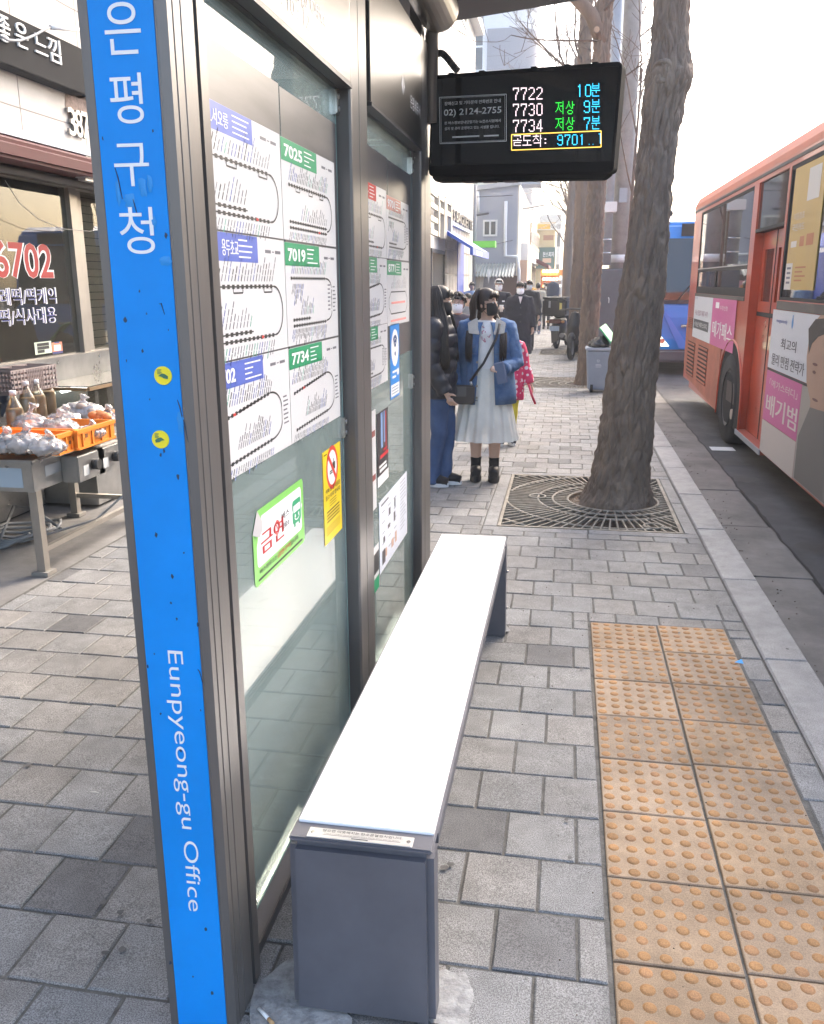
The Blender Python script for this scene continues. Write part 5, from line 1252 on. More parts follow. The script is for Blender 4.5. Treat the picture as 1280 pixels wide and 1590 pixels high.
g = MB(); g.ell((bx0+.35,yb+.5,zr_+.02),(.05,.10,.06)); g.bar((bx0+.02,yb+.4,zr_-.2),(bx0-.12,yb+.05,zr_-.5),.03); g.box(bx0-.20,bx0-.04,yb-.02,yb+.10,zr_-.95,zr_-.55); g.build('mirror', C(.02,.02,.022,.4), bb, bevel=.02)
for y in (yb+2.4, yb+7): wheel(bx0-.02, y, .48, .28, bb)
g = MB(); g.box(bx0+1.6, bx0+2.0, yb+.9, yb+1.0, .9, 1.7); g.box(bx0+.3,bx0+.5,yb+1.2,yb+1.3,1.0,1.8); g.build('cab_fittings', C(.45,.25,.10,.6), bb)
# ================================================================== RICE CAKE SHOP (left)
XS = -3.80
m_tile = mat('beige_wall_tile', (.50,.455,.415), .55, var=.14, vscale=1.6, bump=.05, bscale=30); m_shopgrey = mat('sign_charcoal', (.020,.020,.022), .8, var=.15, vscale=3, spec=.15)
m_stain = mat('stainless_sheet', (.42,.42,.41), .30, metal=.85, var=.16, vscale=5, bump=.03, bscale=20); m_alu = mat('anodised_frame', (.38,.35,.31), .4, metal=.6, var=.1, vscale=4)
m_maroon = mat('maroon_awning', (.075,.008,.011), .6, var=.15, vscale=3); m_canvas = mat('beige_canvas', (.42,.33,.27), .8, var=.1, vscale=4)
m_inner = mat('shop_interior', (.15,.13,.09), .8, var=.3, vscale=1.4); m_shopglass = glass_mat('shop_glass', (.80,.82,.76), 1.0, .01, body=(.30,.28,.22,.12))
def SX(u, v, d=0): return px(u, v, XS+d)
zwt, zwb = SX(0,270).z, SX(0,566).z
yfr0, yfr1 = SX(119,400).y, SX(147,400).y
shop = thing('rice_cake_shop', 'beige tiled rice cake shop with a dark sign board and lettered window', 'shop', (-5.5, 4, 0))
g = MB(); T = .2
ztop = 6.2
g.box(XS-T, XS, -4, 9.6, zwt+.02, ztop); g.box(XS-T, XS, -4, 1.5, 0, zwt+.02); g.box(XS-T, XS, 7.55, 9.6, 0, zwt+.02)
g.box(-8, XS-T, 9.4, 9.6, 0, ztop); g.box(-8, XS-T, -4, -3.8, 0, ztop); g.box(-8, XS, -4, 9.6, ztop, ztop+.15)
wall = g.build('wall', m_tile, shop)
g = MB()
for z in (2.78, 3.62, 4.3, 5.0): g.box(XS-.001, XS+.0015, -3.9, 9.59, z, z+.010)
for k in range(16): g.box(XS-.001, XS+.0015, -3.4+k*.85, -3.392+k*.85, 2.6, ztop)
g.build('tile_joint', C(.30,.27,.25,.9), wall)
g = MB(); n = 0
for u, v, ry, rz in ((112,115,.55,.16), (70,108,.4,.07), (128,165,.30,.17)):
    q = SX(u, v); pts = []
    for t in range(26):
        a = 2*math.pi*t/26; kk = 1+.45*noise.noise((math.cos(a)*1.6+u, math.sin(a)*1.6, 2)); pts.append((XS+.003, q.y+ry*kk*math.cos(a), q.z+rz*kk*math.sin(a)))
    g.add(pts, [tuple(range(26))])
g.build('bare_patch', mat('bare_render', (.30,.225,.19), .95, var=.3, vscale=30, bump=.4, bscale=60), wall)
# base under the window, floor and inner room
g = MB(); g.box(XS-T, XS, 1.5, 7.55, 0, zwb-.10); g.build('base_wall', mat('dark_base', (.10,.10,.105), .7, var=.25, vscale=3), shop)
g = MB(); g.box(XS-.02, XS+.012, 1.5, 7.55, zwb-.26, zwb-.005); g.build('steel_apron', m_stain, shop)
g = MB(); g.box(-7, -6.9, -3.8, 9.4, .0, 3); g.box(-6.9, XS-T, -3.8, 9.4, -.003, .0); g.box(-6.9, XS-T, -3.8, 9.4, 2.75, 2.8); g.build('room', m_inner, shop)
g = MB(); g.box(-6.5, -6.2, 3.4, 6.9, 1.0, 1.05); g.box(-6.5,-6.2,3.4,6.9,1.5,1.55); g.box(-6.5,-6.2,3.4,6.9,2.0,2.05); shf = g.build('shelf', C(.20,.14,.09,.7), shop)
rs = random.Random(3)
for k in range(12):
    y = 3.5+.28*k; zz = rs.choice((1.05,1.55,2.05)); h_ = rs.uniform(.15,.35); g = MB(); g.box(-6.48,-6.24,y,y+.22,zz,zz+h_); g.build('carton', C(*rs.choice(((.40,.30,.18),(.45,.42,.36),(.30,.10,.07),(.12,.16,.14))),.8), shf)
g = MB(); g.box(-5.2,-5.1,4.2,6.8,2.62,2.66); g.build('ceiling_lamp', mat('tube_lamp', (.9,.9,.85), .4, emit=(1,.95,.8,3.0)), shop)
g = MB(); g.box(-5.0,-4.4,5.0,7.0,.0,.95); g.build('counter', C(.16,.14,.12,.6), shop)
# slatted inner shutter right of the sliding frame
g = MB()
for k in range(22): g.box(XS-.14, XS-.10, 5.95, 7.5, .98+k*.062, 1.036+k*.062)
g.build('shutter', mat('cream_slat', (.42,.38,.29), .6, var=.1, vscale=3), shop)
# window: glass, frame, lettering
g = MB(); g.box(XS-.06, XS-.05, 1.5, yfr0, zwb, zwt); win = g.build('window', m_shopglass, shop)
g = MB(); g.box(XS-.075, XS-.01, yfr0+.001, yfr0+.10, zwb, zwt); g.box(XS-.115, XS-.076, yfr1-.10, yfr1, zwb, zwt); g.box(XS-.075, XS-.01, 1.42, 1.499, zwb, zwt); g.box(XS-.09, XS+.0, 1.42, 7.55, zwt, zwt+.045); g.box(XS-.09, XS+.005, 1.42, 7.55, zwb-.035, zwb-.001); g.build('window_frame', m_alu, win)
g = MB(); g.box(XS-.10, XS-.095, yfr0+.11, 7.4, zwb, zwt); g.build('sliding_pane', m_shopglass, win)
XL = XS-.049
def stext(mb, body, u0, u1, v, h, bold=0., off=0.):
    a, b = px(u0, v, XL), px(u1, v-(v-440)*(u1-u0)/(885-u0)*1.0, XL); c = (a+b)/2; text_into(mb, body, c, (0,1,0), (0,0,1), h, width=b.y-a.y, bold=bold, off=off)
hD = px(42,370,XL).z - px(42,428,XL).z
g = MB(); stext(g, '6702', -12, 82, 402, hD, .052, .0004); g.build('lettering', m_white, win)
g = MB(); stext(g, '6702', -11, 81, 402, hD*.965, .018, .0012); g.build('red_lettering', C(.36,.008,.008,.5), win)
hd = px(42,448,XL).z - px(42,473,XL).z
g = MB(); g2 = MB()
for body, u0, v in (('백설기/답례떡/떡케익', -88, 463), ('돌떡/행사떡/식사대용', -88, 499)):
    stext(g, body, u0, 87, v, hd*1.06, .045, .0004); stext(g2, body, u0+1, 86, v, hd, -.004, .0012)
g.build('lettering', m_white, win); g2.build('navy_lettering', C(.03,.04,.20,.4), win)
a, b = px(55,551,XL), px(79,529,XL); nf = Flat(XL, a.y, a.z); 
rt = thing('paper_note', 'handwritten pale green paper note taped low on the shop window', 'note', (XL, a.y, a.z)); g = MB(); nf.rect(g, 0, b.y-a.y, 0, b.z-a.z, 3); g.box(XL+.0002, XL+.0008, a.y, b.y, a.z, b.z); g.build('sheet', C(.62,.70,.55,.7), rt)
g = MB()
for k in range(3): nf.line(g, [(.03,(b.z-a.z)*(.78-.28*k)),((b.y-a.y)*(.85-.3*(k==2)),(b.z-a.z)*(.78-.28*k))], .022, 5)
g.build('handwriting', m_pblk, rt)
a, b = px(82,550,XL), px(95,522,XL); rt = thing('payment_sticker', 'small orange and navy sticker on the shop window beside the paper note', 'sticker', (XL, a.y, a.z)); nf = Flat(XL, a.y, a.z); wv, hv = b.y-a.y, b.z-a.z
g = MB(); g.box(XL+.0002, XL+.001, a.y, b.y, a.z, b.z-.04); g.build('film', C(.75,.28,.16,.5), rt); g = MB(); nf.rect(g, 0, wv, 0, hv*.14, 4); nf.rect(g, wv*.25, wv*.75, hv*.62, hv*.70, 4); g.build('navy_band', C(.05,.06,.18,.5), rt); g = MB(); nf.rect(g, wv*.18, wv*.82, hv*.18, hv*.52, 4); g.build('white_field', m_white, rt)
# sign board with raised letters
zb0, zb1 = px(0,96,XS+.12).z, px(0,14,XS+.12).z; ye = px(131,120,XS+.12).y
g = MB(); g.box(XS+.001, XS+.12, -2.5, ye, zb0, zb1); sg = g.build('sign_board', m_shopgrey, shop, bevel=.006)
g = MB(); g.box(XS+.001, XS+.075, ye+.001, ye+.9, zb0+.03, zb1-.03); g.build('sign_bracket', m_dark, sg)
XT = XS+.12
for ch, u, v, h_, wd in (('좋',4,44,46,21), ('은',32,55,43,20), ('느',62,69,34,20), ('낌',83,78,42,20)):
    q = px(u, v, XT); hh = px(u, v-h_/2, XT).z - px(u, v+h_/2, XT).z; wd = px(u+wd/2, v, XT).y - px(u-wd/2, v, XT).y
    g = MB(); text_into(g, ch, q, (0,1,.0), (0,0,1), hh*.86, width=wd*.92, bold=.006, depth=.012); g.build('letter', C(.78,.78,.77,.5), sg)
g = MB()
pts = [px(u, v, XT+.06) for u, v in ((-6,52),(12,62),(30,63),(45,58),(58,52),(70,45),(80,42))]; g.tube(pts, .009, n=8); g.build('cable', C(.22,.23,.25,.5), sg)
g = MB(); g.tube([px(78,42,XT+.06), px(125,46,XT+.06)], .016, n=8); g.build('conduit', C(.72,.72,.72,.5), sg)
for k, ch in enumerate('387'):
    q = px(109+10.5*k, 189+3.2*k, XS+.01); g = MB(); text_into(g, ch, q, (0,1,0), (0,0,1), .20, width=.105, bold=.012, depth=.02); g.build('number', mat('number_steel', (.30,.29,.28), .35, metal=.8), wall)
# ledge and rolled awning
zl1 = px(0,192,XS+.36).z; zm1 = px(0,206,XS+.36).z; zm0 = px(0,241,XS+.40).z; zv1 = SX(0,247,.03).z; zv0 = SX(0,262,.03).z; za1 = SX(0,222,.35).z; za0 = SX(0,250,.35).z
g = MB(); g.prism([(0,zl1+.02),(.36,zl1),(.36,zm1+.002),(0,zm1+.002)], (XS+.001,-3,0), (1,0,0), (0,0,1), (0,12.4,0)); g.build('ledge', C(.40,.42,.46,.5), shop)
g = MB(); g.prism([(.02,zm1),(.36,zm1),(.41,zm1-.04),(.40,zm0),(.06,zm0)], (XS,-3,0), (1,0,0), (0,0,1), (0,11.5,0)); aw = g.build('awning', m_maroon, shop, bevel=.02)
g = MB(); g.tube([(XS+.20,-3,zm0-.03),(XS+.20,8.05,zm0-.03)], .03, n=18); g.build('roller', C(.03,.025,.025,.6), aw)
g = MB(); g.prism([(.002,zv1),(.03,zv1),(.03,zv0),(.002,zv0)], (XS,-3,0), (1,0,0), (0,0,1), (0,9.9,0)); g.build('canvas_valance', m_canvas, aw)
q = px(134,257,XS+.3); g = MB(); g.box(q.x-.05,q.x+.05,q.y-.10,q.y+.10,q.z-.11,q.z+.11); bk = g.build('motor_bracket', C(.60,.60,.60,.4,metal=.5), aw, bevel=.02); g = MB(); g.box(q.x+.051,q.x+.055,q.y-.07,q.y+.07,q.z-.07,q.z+.05); g.build('bracket_opening', C(.02,.02,.02,.6), bk)
g = MB(); pts = [px(u,v,XS+.1) for u, v in ((8,280),(30,315),(60,340),(95,355),(140,359),(165,352))]; g.tube(pts, .0025, n=5); g.build('hanging_wire', C(.30,.29,.27,.6), aw)
# ------------------------------------------------------------------ steel table and goods
ZT = .675
tc0 = pz(47, 714, ZT); TX1 = tc0.x; TY0 = tc0.y; TX0 = TX1-1.0; TY1 = TY0+1.35
tb = thing('steel_table', 'stainless steel stall table with control boxes outside the rice cake shop', 'table', ((TX0+TX1)/2, (TY0+TY1)/2, 0))
g = MB(); g.box(TX0-.03, TX1+.03, TY0-.03, TY1+.03, ZT-.03, ZT); g.build('tabletop', m_stain, tb, bevel=.008)
g = MB(); g.box(TX0, TX1, TY0, TY1, ZT-.185, ZT-.031); ap = g.build('apron', m_stain, tb, bevel=.004)
q0, q1 = px(53,728,TX1), px(89,722,TX1)
g = MB(); g.box(TX1+.0005, TX1+.002, TY0+.12, TY0+.38, ZT-.12, ZT-.06); g.build('worn_label', C(.36,.40,.44,.5), ap)
g = MB(); g.box(TX0+.1, TX1-.06, TY0-.002, TY0-.0005, ZT-.16, ZT-.05); g.build('blue_film', C(.42,.52,.60,.4), ap)
for x, y in ((TX1-.03,TY0+.05), (TX1-.03,TY1-.08), (TX0+.45,TY1-.08), (TX0+.05,TY0+.05)):
    g = MB(); g.box(x-.025,x+.025,y-.025,y+.025,.02,ZT-.186); lg = g.build('leg', m_alu, tb); g = MB(); g.box(x-.05,x+.05,y-.045,y+.045,.0,.022); g.build('foot', C(.30,.28,.25,.7), lg)
g = MB(); g.bar((TX1-.03,TY0+.075,.14),(TX1-.03,TY1-.105,.14),.03); g.bar((TX0+.05,TY0+.075,.15),(TX0+.05,TY1-.1,.15),.03); g.bar((TX0+.47,TY1-.08,.15),(TX1-.055,TY1-.08,.15),.03); g.build('stretcher', m_alu, tb)
for y0, w_ in ((px(118,715,TX1+.1).y, .30), (px(150,710,TX1+.1).y, .34)):
    g = MB(); g.box(TX1+.002, TX1+.11, y0, y0+w_, ZT-.19, ZT-.035); cb = g.build('control_box', m_stain, tb, bevel=.006)
    g = MB(); yy = y0+w_*.55; g.tube([(TX1+.111,yy,ZT-.11),(TX1+.15,yy,ZT-.11)], .032, n=16); g.build('knob', C(.03,.03,.03,.4), cb)
    g = MB(); g.box(TX1+.1105, TX1+.1125, y0+.05, y0+.11, ZT-.16, ZT-.10); g.build('sticker', C(.60,.62,.62,.5), cb)
g = MB(); pts = [(TX1+.06,TY1-.25,ZT-.19),(TX1+.04,TY1-.28,.30),(TX1-.15,TY1-.5,.10),(TX0+.5,TY0+.55,.02),(TX0+.1,TY0+.45,.02)]; g.tube(pts, .008, n=8); g.build('cable', C(.32,.33,.34,.5), tb)
g = MB(); rs = random.Random(9)
for k in range(4):
    c_ = pz(18+9*k, 838-3*k, .02); rr = .10+.03*k; g.tube([(c_.x+rr*math.cos(t*.42), c_.y+rr*1.2*math.sin(t*.42), .02+.012*k+.02*math.sin(t)) for t in range(16)], .011, n=7)
pts = [pz(*p) for p in ((0,845),(25,812),(52,815),(95,825))]; g.tube([p+Vector((0,0,.02+.10*(i in (1,2)))) for i, p in enumerate(pts)], .011, n=7)
tag(g.build('cable_coil', C(.30,.31,.32,.5)), 'loops of grey cable lying on the ground behind the steel table leg', 'cable')
# orange crates
m_crate = mat('orange_crate', (.85,.27,.03), .42, var=.06, vscale=5)
def crate(x1, y0, sx, sy, label, rot=0.):
    o = thing('plastic_crate', label, 'crate', (x1-sx/2, y0+sy/2, ZT+.002), group='orange crates on the steel table'); H_ = .115; x0 = x1-sx; y1 = y0+sy; z0 = ZT+.002; t = .012
    g = MB(); g.box(x0,x1,y0,y1,z0,z0+.01); g.box(x0,x1,y0,y0+t,z0+.0105,z0+H_); g.box(x0,x1,y1-t,y1,z0+.0105,z0+H_); g.box(x0,x0+t,y0+t,y1-t,z0+.0105,z0+H_); g.box(x1-t,x1,y0+t,y1-t,z0+.0105,z0+H_); g.build('tray', m_crate, o)
    g = MB(); e = .012
    g.box(x0-e,x1+e,y0-e,y0-.0005,z0+H_-.022,z0+H_); g.box(x1+.0005,x1+e,y0,y1,z0+H_-.022,z0+H_); g.box(x1+.0005,x1+.007,y0,y1,z0,z0+.012); g.box(x0,x1,y0-.007,y0-.0005,z0,z0+.012)
    for k in range(4):
        x = x0+sx*(k+.5)/4; g.box(x-.006,x+.006,y0-.008,y0-.0005,z0+.0125,z0+H_-.023); y = y0+sy*(k+.5)/4; g.box(x1+.0005,x1+.008,y-.006,y+.006,z0+.0125,z0+H_-.023)
    g.build('rib', m_crate, o)
    g = MB()
    for k in range(3): x = x0+sx*(k+.28)/3; g.box(x-.012,x+.012,y0-.0025,y0-.0005,z0+.045,z0+.062)
    for k in range(2): y = y0+sy*(k+.5)/2; g.box(x1+.0005,x1+.0025,y-.05,y-.03,z0+.045,z0+.062); g.box(x1+.0005,x1+.0025,y-.02,y+.005,z0+.058,z0+.08)
    g.build('slot', C(.20,.07,.02,.7), o); return o
c1 = pz(91, 708, ZT); c2 = pz(119, 700, ZT)
crate(c1.x, c1.y, .66, max(.22, c2.y-c1.y-.01), 'long orange crate heaped with bags of pale rice cakes, nearest the camera')
crate(c2.x+.01, c2.y+.004, .52, .42, 'orange crate behind the other one, beside the blue pillar')
# bagged rice cakes
m_bag = glass_mat('clear_bag', (.95,.95,.96), 1.6, .12, body=(.85,.85,.86,.30)); 
def goods_bag(c, r, lump, colr, label, seed, n=9, knot=True):
    o = thing('food_bag', label, 'bag of food', c, group='bags of rice cakes on the table'); rs = random.Random(seed); c = Vector(c)
    g = MB()
    for k in range(n):
        p = c + Vector((rs.uniform(-.7,.7)*r[0], rs.uniform(-.7,.7)*r[1], lump + rs.uniform(0,1)*r[2]*.9)); ang = Matrix.Rotation(rs.uniform(0,3), 3, 'Z')
        g.ell(p, (lump*1.3,lump,lump*.85), 10, 7, ang)
    g.build('contents', C(*colr,.55), o)
    b = MB(); b.ell(c+Vector((0,0,r[2]*.6)), (r[0],r[1],r[2]*.75), 18, 12)
    if knot:
        b.tube([c+Vector((0,0,r[2]*1.15)), c+Vector((.01,0,r[2]*1.5)), c+Vector((.03,.01,r[2]*1.9))], [.03,.012,.035], n=10)
    remeshed(b, 'wrapping', m_bag, o, voxel=.009, smooth=1, disp=(.010, 36)); return o
zc = ZT+.03
for i, (u, v, r, lump, colr, lab) in enumerate((
    (8,690,(.12,.10,.07),.020,(.72,.62,.55),'bag of white rice cakes at the left end of the long orange crate'),
    (40,690,(.13,.11,.08),.022,(.75,.60,.52),'bag of egg shaped pink rice cakes in the middle of the long crate'),
    (72,692,(.12,.10,.06),.018,(.74,.66,.60),'bag of small pale cakes at the right end of the long crate'),
    (50,668,(.12,.10,.11),.022,(.76,.70,.66),'tied clear bag standing in front of the bottles'),
    (92,668,(.13,.11,.09),.018,(.70,.60,.46),'clear bag of beige noodle shaped cakes behind the crate corner'),
    (128,640,(.17,.12,.09),.03,(.42,.33,.27),'bag of brown loaves on the crate near the glass case'),
    (166,650,(.10,.09,.07),.03,(.62,.24,.08),'small bag of orange fried food beside the blue pillar'),
    (100,650,(.12,.10,.07),.02,(.78,.74,.72),'crumpled white bag between the bottles and the brown loaves'),
    (140,668,(.10,.08,.05),.016,(.66,.55,.40),'flat bag of yellow shreds at the crate seam'))):
    goods_bag(pz(u, v+12, zc), r, lump, colr, lab, 70+i)
m_pet = glass_mat('pet_bottle', (.86,.82,.74), 1.3, .05, body=(.55,.42,.28,.15)); m_drink = mat('rice_drink', (.50,.34,.17), .35, var=.08, vscale=8)
for i, (u, v) in enumerate(((27,672), (46,652), (62,648), (77,640))):
    c_ = pz(u, v, ZT+.06); x, y = c_.x, c_.y; z0 = ZT+.002
    o = thing('drink_bottle', ['leftmost brown drink bottle with a white cap, nearest the plastic bags', 'second brown drink bottle from the left, its shoulder behind the tied bag', 'tallest looking brown drink bottle with a white cap, third from the left', 'brown drink bottle at the right end of the row'][i], 'bottle', (x,y,z0), group='bottles of brown rice drink')
    g = MB(); g.loft([(x,y,z0,.046,.046),(x,y,z0+.02,.05,.05),(x,y,z0+.18,.05,.05),(x,y,z0+.205,.046,.046)], 20); g.build('drink', m_drink, o)
    g = MB(); g.loft([(x,y,z0,.0475,.0475),(x,y,z0+.02,.0515,.0515),(x,y,z0+.19,.0515,.0515),(x,y,z0+.235,.036,.036),(x,y,z0+.27,.017,.017),(x,y,z0+.285,.016,.016)], 20); g.build('bottle_wall', m_pet, o)
    g = MB(); g.tube([(x,y,z0+.283),(x,y,z0+.312)], .0195, n=14); g.build('cap', C(.80,.80,.80,.45), o)
# display case and counter between table and window
g = MB(); cx0, cx1, cy0, cy1 = XS+.02, TX0+.5, TY0+1.5, TY0+3.4
dc = thing('display_case', 'glass topped chilled display case under the shop window', 'display case', ((cx0+cx1)/2, (cy0+cy1)/2, 0))
zc_ = .86
g = MB(); g.box(cx0,cx1,cy0,cy1,.02,.55); g.build('cabinet', m_stain, dc)
g = MB(); g.box(cx0,cx1,cy0,cy0+.008,.551,zc_); g.box(cx1-.008,cx1,cy0+.0085,cy1,.551,zc_); g.build('glass_side', m_shopglass, dc)
g = MB(); 
for a, b in (((cx0,cy0),(cx1,cy0)),((cx1,cy0),(cx1,cy1))): g.bar((*a,zc_+.012),(*b,zc_+.012),.03,.022)
g.build('trim', C(.22,.14,.07,.5), dc); g = MB(); g.box(cx0,cx1,cy0+.016,cy1,zc_+.024,zc_+.032); g.build('glass_top', m_shopglass, dc)
g = MB(); g.tube([(cx0+.10,cy0+.2,zc_-.03),(cx0+.10,cy1-.1,zc_-.03)], .014, n=8); g.build('tube_lamp', mat('case_lamp', (.9,.9,.9), .4, emit=(1,1,1,5)), dc)
g = MB(); g.box(XS+.02, TX0-.06, TY0-1.6, cy0-.01, .62, .66); g.box(XS+.03, TX0-.08, TY0-1.5, cy0-.02, .02, .619); sc_ = g.build('side_counter', m_stain, None); tag(sc_, 'low steel counter against the shop wall behind the stall table', 'counter')
for i, (u, v, lab) in enumerate(((20,596,'left grey brown plastic basket partly behind the other on the counter'), (44,592,'grey brown perforated plastic basket in front on the counter by the window'))):
    q = px(u, v, XS+.22); x, y, z0 = q.x, q.y, zwb-.16; 
    z0 = max(z0, .661); o = thing('plastic_basket', lab, 'basket', (x,y,z0), group='plastic baskets under the shop window')
    g = MB(); hx, hy, hz = .11, .17, .15; m_bk = C(.33,.27,.25,.6)
    g.box(x-hx,x+hx,y-hy,y+hy,z0,z0+.008)
    for k in range(5):
        z = z0+.008+hz*k/4.6
        for (a, b) in (((x-hx,y-hy),(x+hx,y-hy)),((x+hx,y-hy),(x+hx,y+hy)),((x+hx,y+hy),(x-hx,y+hy)),((x-hx,y+hy),(x-hx,y-hy))): g.bar((*a,z+.008),(*b,z+.008),.006,.016 if k < 4 else .022)
    for k in range(9):
        t = (k+.5)/9; 
        for xx, yy in ((x-hx+2*hx*t,y-hy),(x+hx,y-hy+2*hy*t),(x-hx,y-hy+2*hy*t)): g.box(xx-.007,xx+.007,yy-.003,yy+.003,z0+.008,z0+hz)
    g.build('basket_wall', m_bk, o)
# black handled carrier bag at the left edge
c_ = pz(6, 655, ZT); g = MB(); g.ell((c_.x-.02,c_.y,ZT+.16),(.09,.10,.16),16,12); 
o = remeshed(g, 'carrier_bag', mat('blue_black_bag', (.05,.07,.11), .3), None, voxel=.012, smooth=1, disp=(.025,16)); tag(o, 'dark carrier bag with white streaks at the left edge of the table', 'bag')
g = MB(); pts = [(c_.x-.08+.16*k/10, c_.y-.06, ZT+.28+.11*math.sin(math.pi*k/10)) for k in range(11)]; g.tube(pts, .010, n=8); h_ = g.build('handle', C(.02,.02,.022,.5)); h_.parent = o
g = MB(); g.prism([(0,0),(.10,.01),(.05,.16)], (c_.x+.06,c_.y+.02,ZT+.20), (1,.4,0), (0,0,1), (0,.004,0)); tag(g.build('paper_sheet', C(.78,.78,.79,.6)), 'white paper sheet tucked beside the dark carrier bag', 'paper')
o = bpy.data.objects['paper_sheet']
# ================================================================== BUILDINGS DOWN THE STREET
m_cream = mat('cream_render', (.66,.62,.56), .7, var=.08, vscale=.6); m_clad = mat('stone_cladding', (.50,.44,.38), .75, var=.15, vscale=2.5); m_lilac = mat('pale_lilac_render', (.36,.375,.44), .75, var=.06, vscale=.7)
m_win = mat('far_window_glass', (.05,.06,.07), .08, spec=.7); m_wframe = C(.72,.72,.72,.5); m_dkmetal = C(.05,.05,.055,.5)
XC = -3.0
def CX(u, v, d=0): return px(u, v, XC+d)
yE = CX(734, 400).y; zTop = CX(733, 40).z
cafe = thing('bakery_building', 'cream clad bakery building with letter signs and a small blue awning', 'building', (-6, 19, 0))
g = MB(); yd0, yd1 = CX(669,420).y, CX(690,420).y; zdr = CX(692,392).z
g.box(-9, XC, 9.8, yd0, 0, zTop); g.box(-9, XC, yd0, yd1, zdr, zTop); g.box(-9, XC, yd1, yE, 0, zTop); wl = g.build('wall', m_cream, cafe)
g = MB(); g.box(XC-1.2, XC-.6, yd0, yd1, 0, zdr); g.build('door', C(.10,.095,.09,.4), cafe); g = MB(); g.box(XC-.02, XC+.03, yd0, yd0+.08, 0, zdr); g.box(XC-.02,XC+.03,yd1-.08,yd1,0,zdr); g.box(XC-.02,XC+.03,yd0,yd1,zdr-.06,zdr+.02); g.build('door_frame', m_dkmetal, cafe)
zc1 = CX(695,340).z
for k in range(9):
    y = yd1+.15+k*.62
    if y+.55 > yE: break
    g = MB(); 
    for j in range(5): g.box(XC+.001, XC+.04, y, y+.56, j*zc1/5.2+.02, (j+1)*zc1/5.2-.015)
    g.build('cladding_panel', m_clad, wl)
# blue stripe, awning and sign boards
a, b = CX(708,370), CX(717,450); g = MB(); g.box(XC+.041, XC+.06, a.y, b.y, .0, a.z); g.build('blue_strip', C(.03,.08,.42,.5), wl)
a, b = CX(701,352,.3), CX(731,375,.3); g = MB(); g.prism([(0,a.z),(.75,a.z-.45),(.75,a.z-.62),(.68,a.z-.62),(.68,a.z-.48),(0,a.z-.10)], (XC+.061,a.y,0), (1,0,0), (0,0,1), (0,b.y-a.y,0)); aw = g.build('awning', C(.03,.10,.50,.5), cafe)
g = MB(); g.box(XC+.812,XC+.814,a.y+.8,a.y+2.2,a.z-.60,a.z-.50); g.build('awning_print', m_white, aw)
s0, s1 = CX(700,318,.12), CX(733,352,.12); z1_, z0_ = CX(702,318,.12).z, CX(702,348,.12).z
g = MB(); g.box(XC+.041, XC+.12, s0.y, s1.y, z0_, z1_); sb = g.build('sign_board', C(.66,.66,.66,.5), cafe)
g = MB(); yc = (s0.y+s1.y)/2; text_into(g, 'S BAGUETTE', (XC+.121,yc,(z0_+z1_)/2), (0,1,0), (0,0,1), (z1_-z0_)*.62, width=(s1.y-s0.y)*.92, bold=.03, depth=.05); g.build('letters', C(.06,.06,.07,.4), sb)
# bent steel bars spelling the left hand sign
for k, (u, v) in enumerate(((672,332), (683,338), (694,342))):
    q = CX(u, v, .15); g = MB(); hz = .42
    for j in range(4 if k == 0 else 2): g.bar((XC+.16,q.y-.5,q.z+hz-j*.26),(XC+.16,q.y+.6,q.z+hz-j*.26-.02),.07,.10)
    if k: g.bar((XC+.16,q.y-.45,q.z-hz),(XC+.16,q.y-.45,q.z+hz),.10,.16); g.bar((XC+.16,q.y+.45,q.z-hz),(XC+.16,q.y+.5,q.z+hz),.10,.16)
    g.build('steel_letter', C(.45,.43,.41,.35,metal=.7), wl)
g = MB(); q = CX(734,380,.5); g.box(XC+.0, XC+.7, yE+.02, yE+.5, CX(734,384).z, CX(734,374).z); g.build('green_sign', C(.16,.62,.06,.4), cafe)
for zz in (5.2, 8.2):
    for k in range(4):
        y = 12+k*4; g = MB(); g.box(XC+.001, XC+.03, y, y+1.8, zz, zz+1.4); f_ = g.build('window', m_wframe, cafe); g = MB(); g.box(XC+.031, XC+.034, y+.1, y+1.7, zz+.1, zz+1.3); g.build('pane', m_win, f_)
g = MB(); g.box(-9, XC+.25, 9.8, yE+.05, zTop, zTop+.25); g.build('cornice', m_cream, cafe)
g = MB(); q = CX(727,38,.4); g.obox((XC+.3, q.y, zTop-.1), (.2,0,-.05), (0,.45,0), (.02,0,.22)); g.build('blue_tarpaulin', C(.06,.14,.40,.6), cafe)
# ------------------------------------------------------------------ lilac building
YL = 30.0
def LY(u, v, d=0): return py(u, v, YL-d)
xl0, xl1 = LY(734,360).x, LY(803,360).x; ztl = LY(735,294).z; ztr = LY(803,285).z
lil = thing('lilac_building', 'pale lilac rendered building with one small window and a white drainpipe', 'building', (-3, 36, 0))
YB2 = 47
g = MB(); g.prism([(xl0-3,0),(xl1,0),(xl1,ztr),(xl0-3,ztl-.3)], (0,YL,0), (1,0,0), (0,0,1), (0,YB2-YL,0)); lw = g.build('wall', m_lilac, lil)
g = MB(); g.prism([(0,0),(YB2-YL,0),(YB2-YL,ztr),(0,ztr)], (xl1+.002,YL-.01,0), (0,1,0), (0,0,1), (.05,0,0)); g.build('street_front', m_cream, lil)
g = MB(); g.bar((xl0-3,YL-.06,ztl-.28),(xl1+.1,YL-.06,ztr+.03),.16,.14); g.build('roof_edge', C(.40,.41,.44,.6), lil)
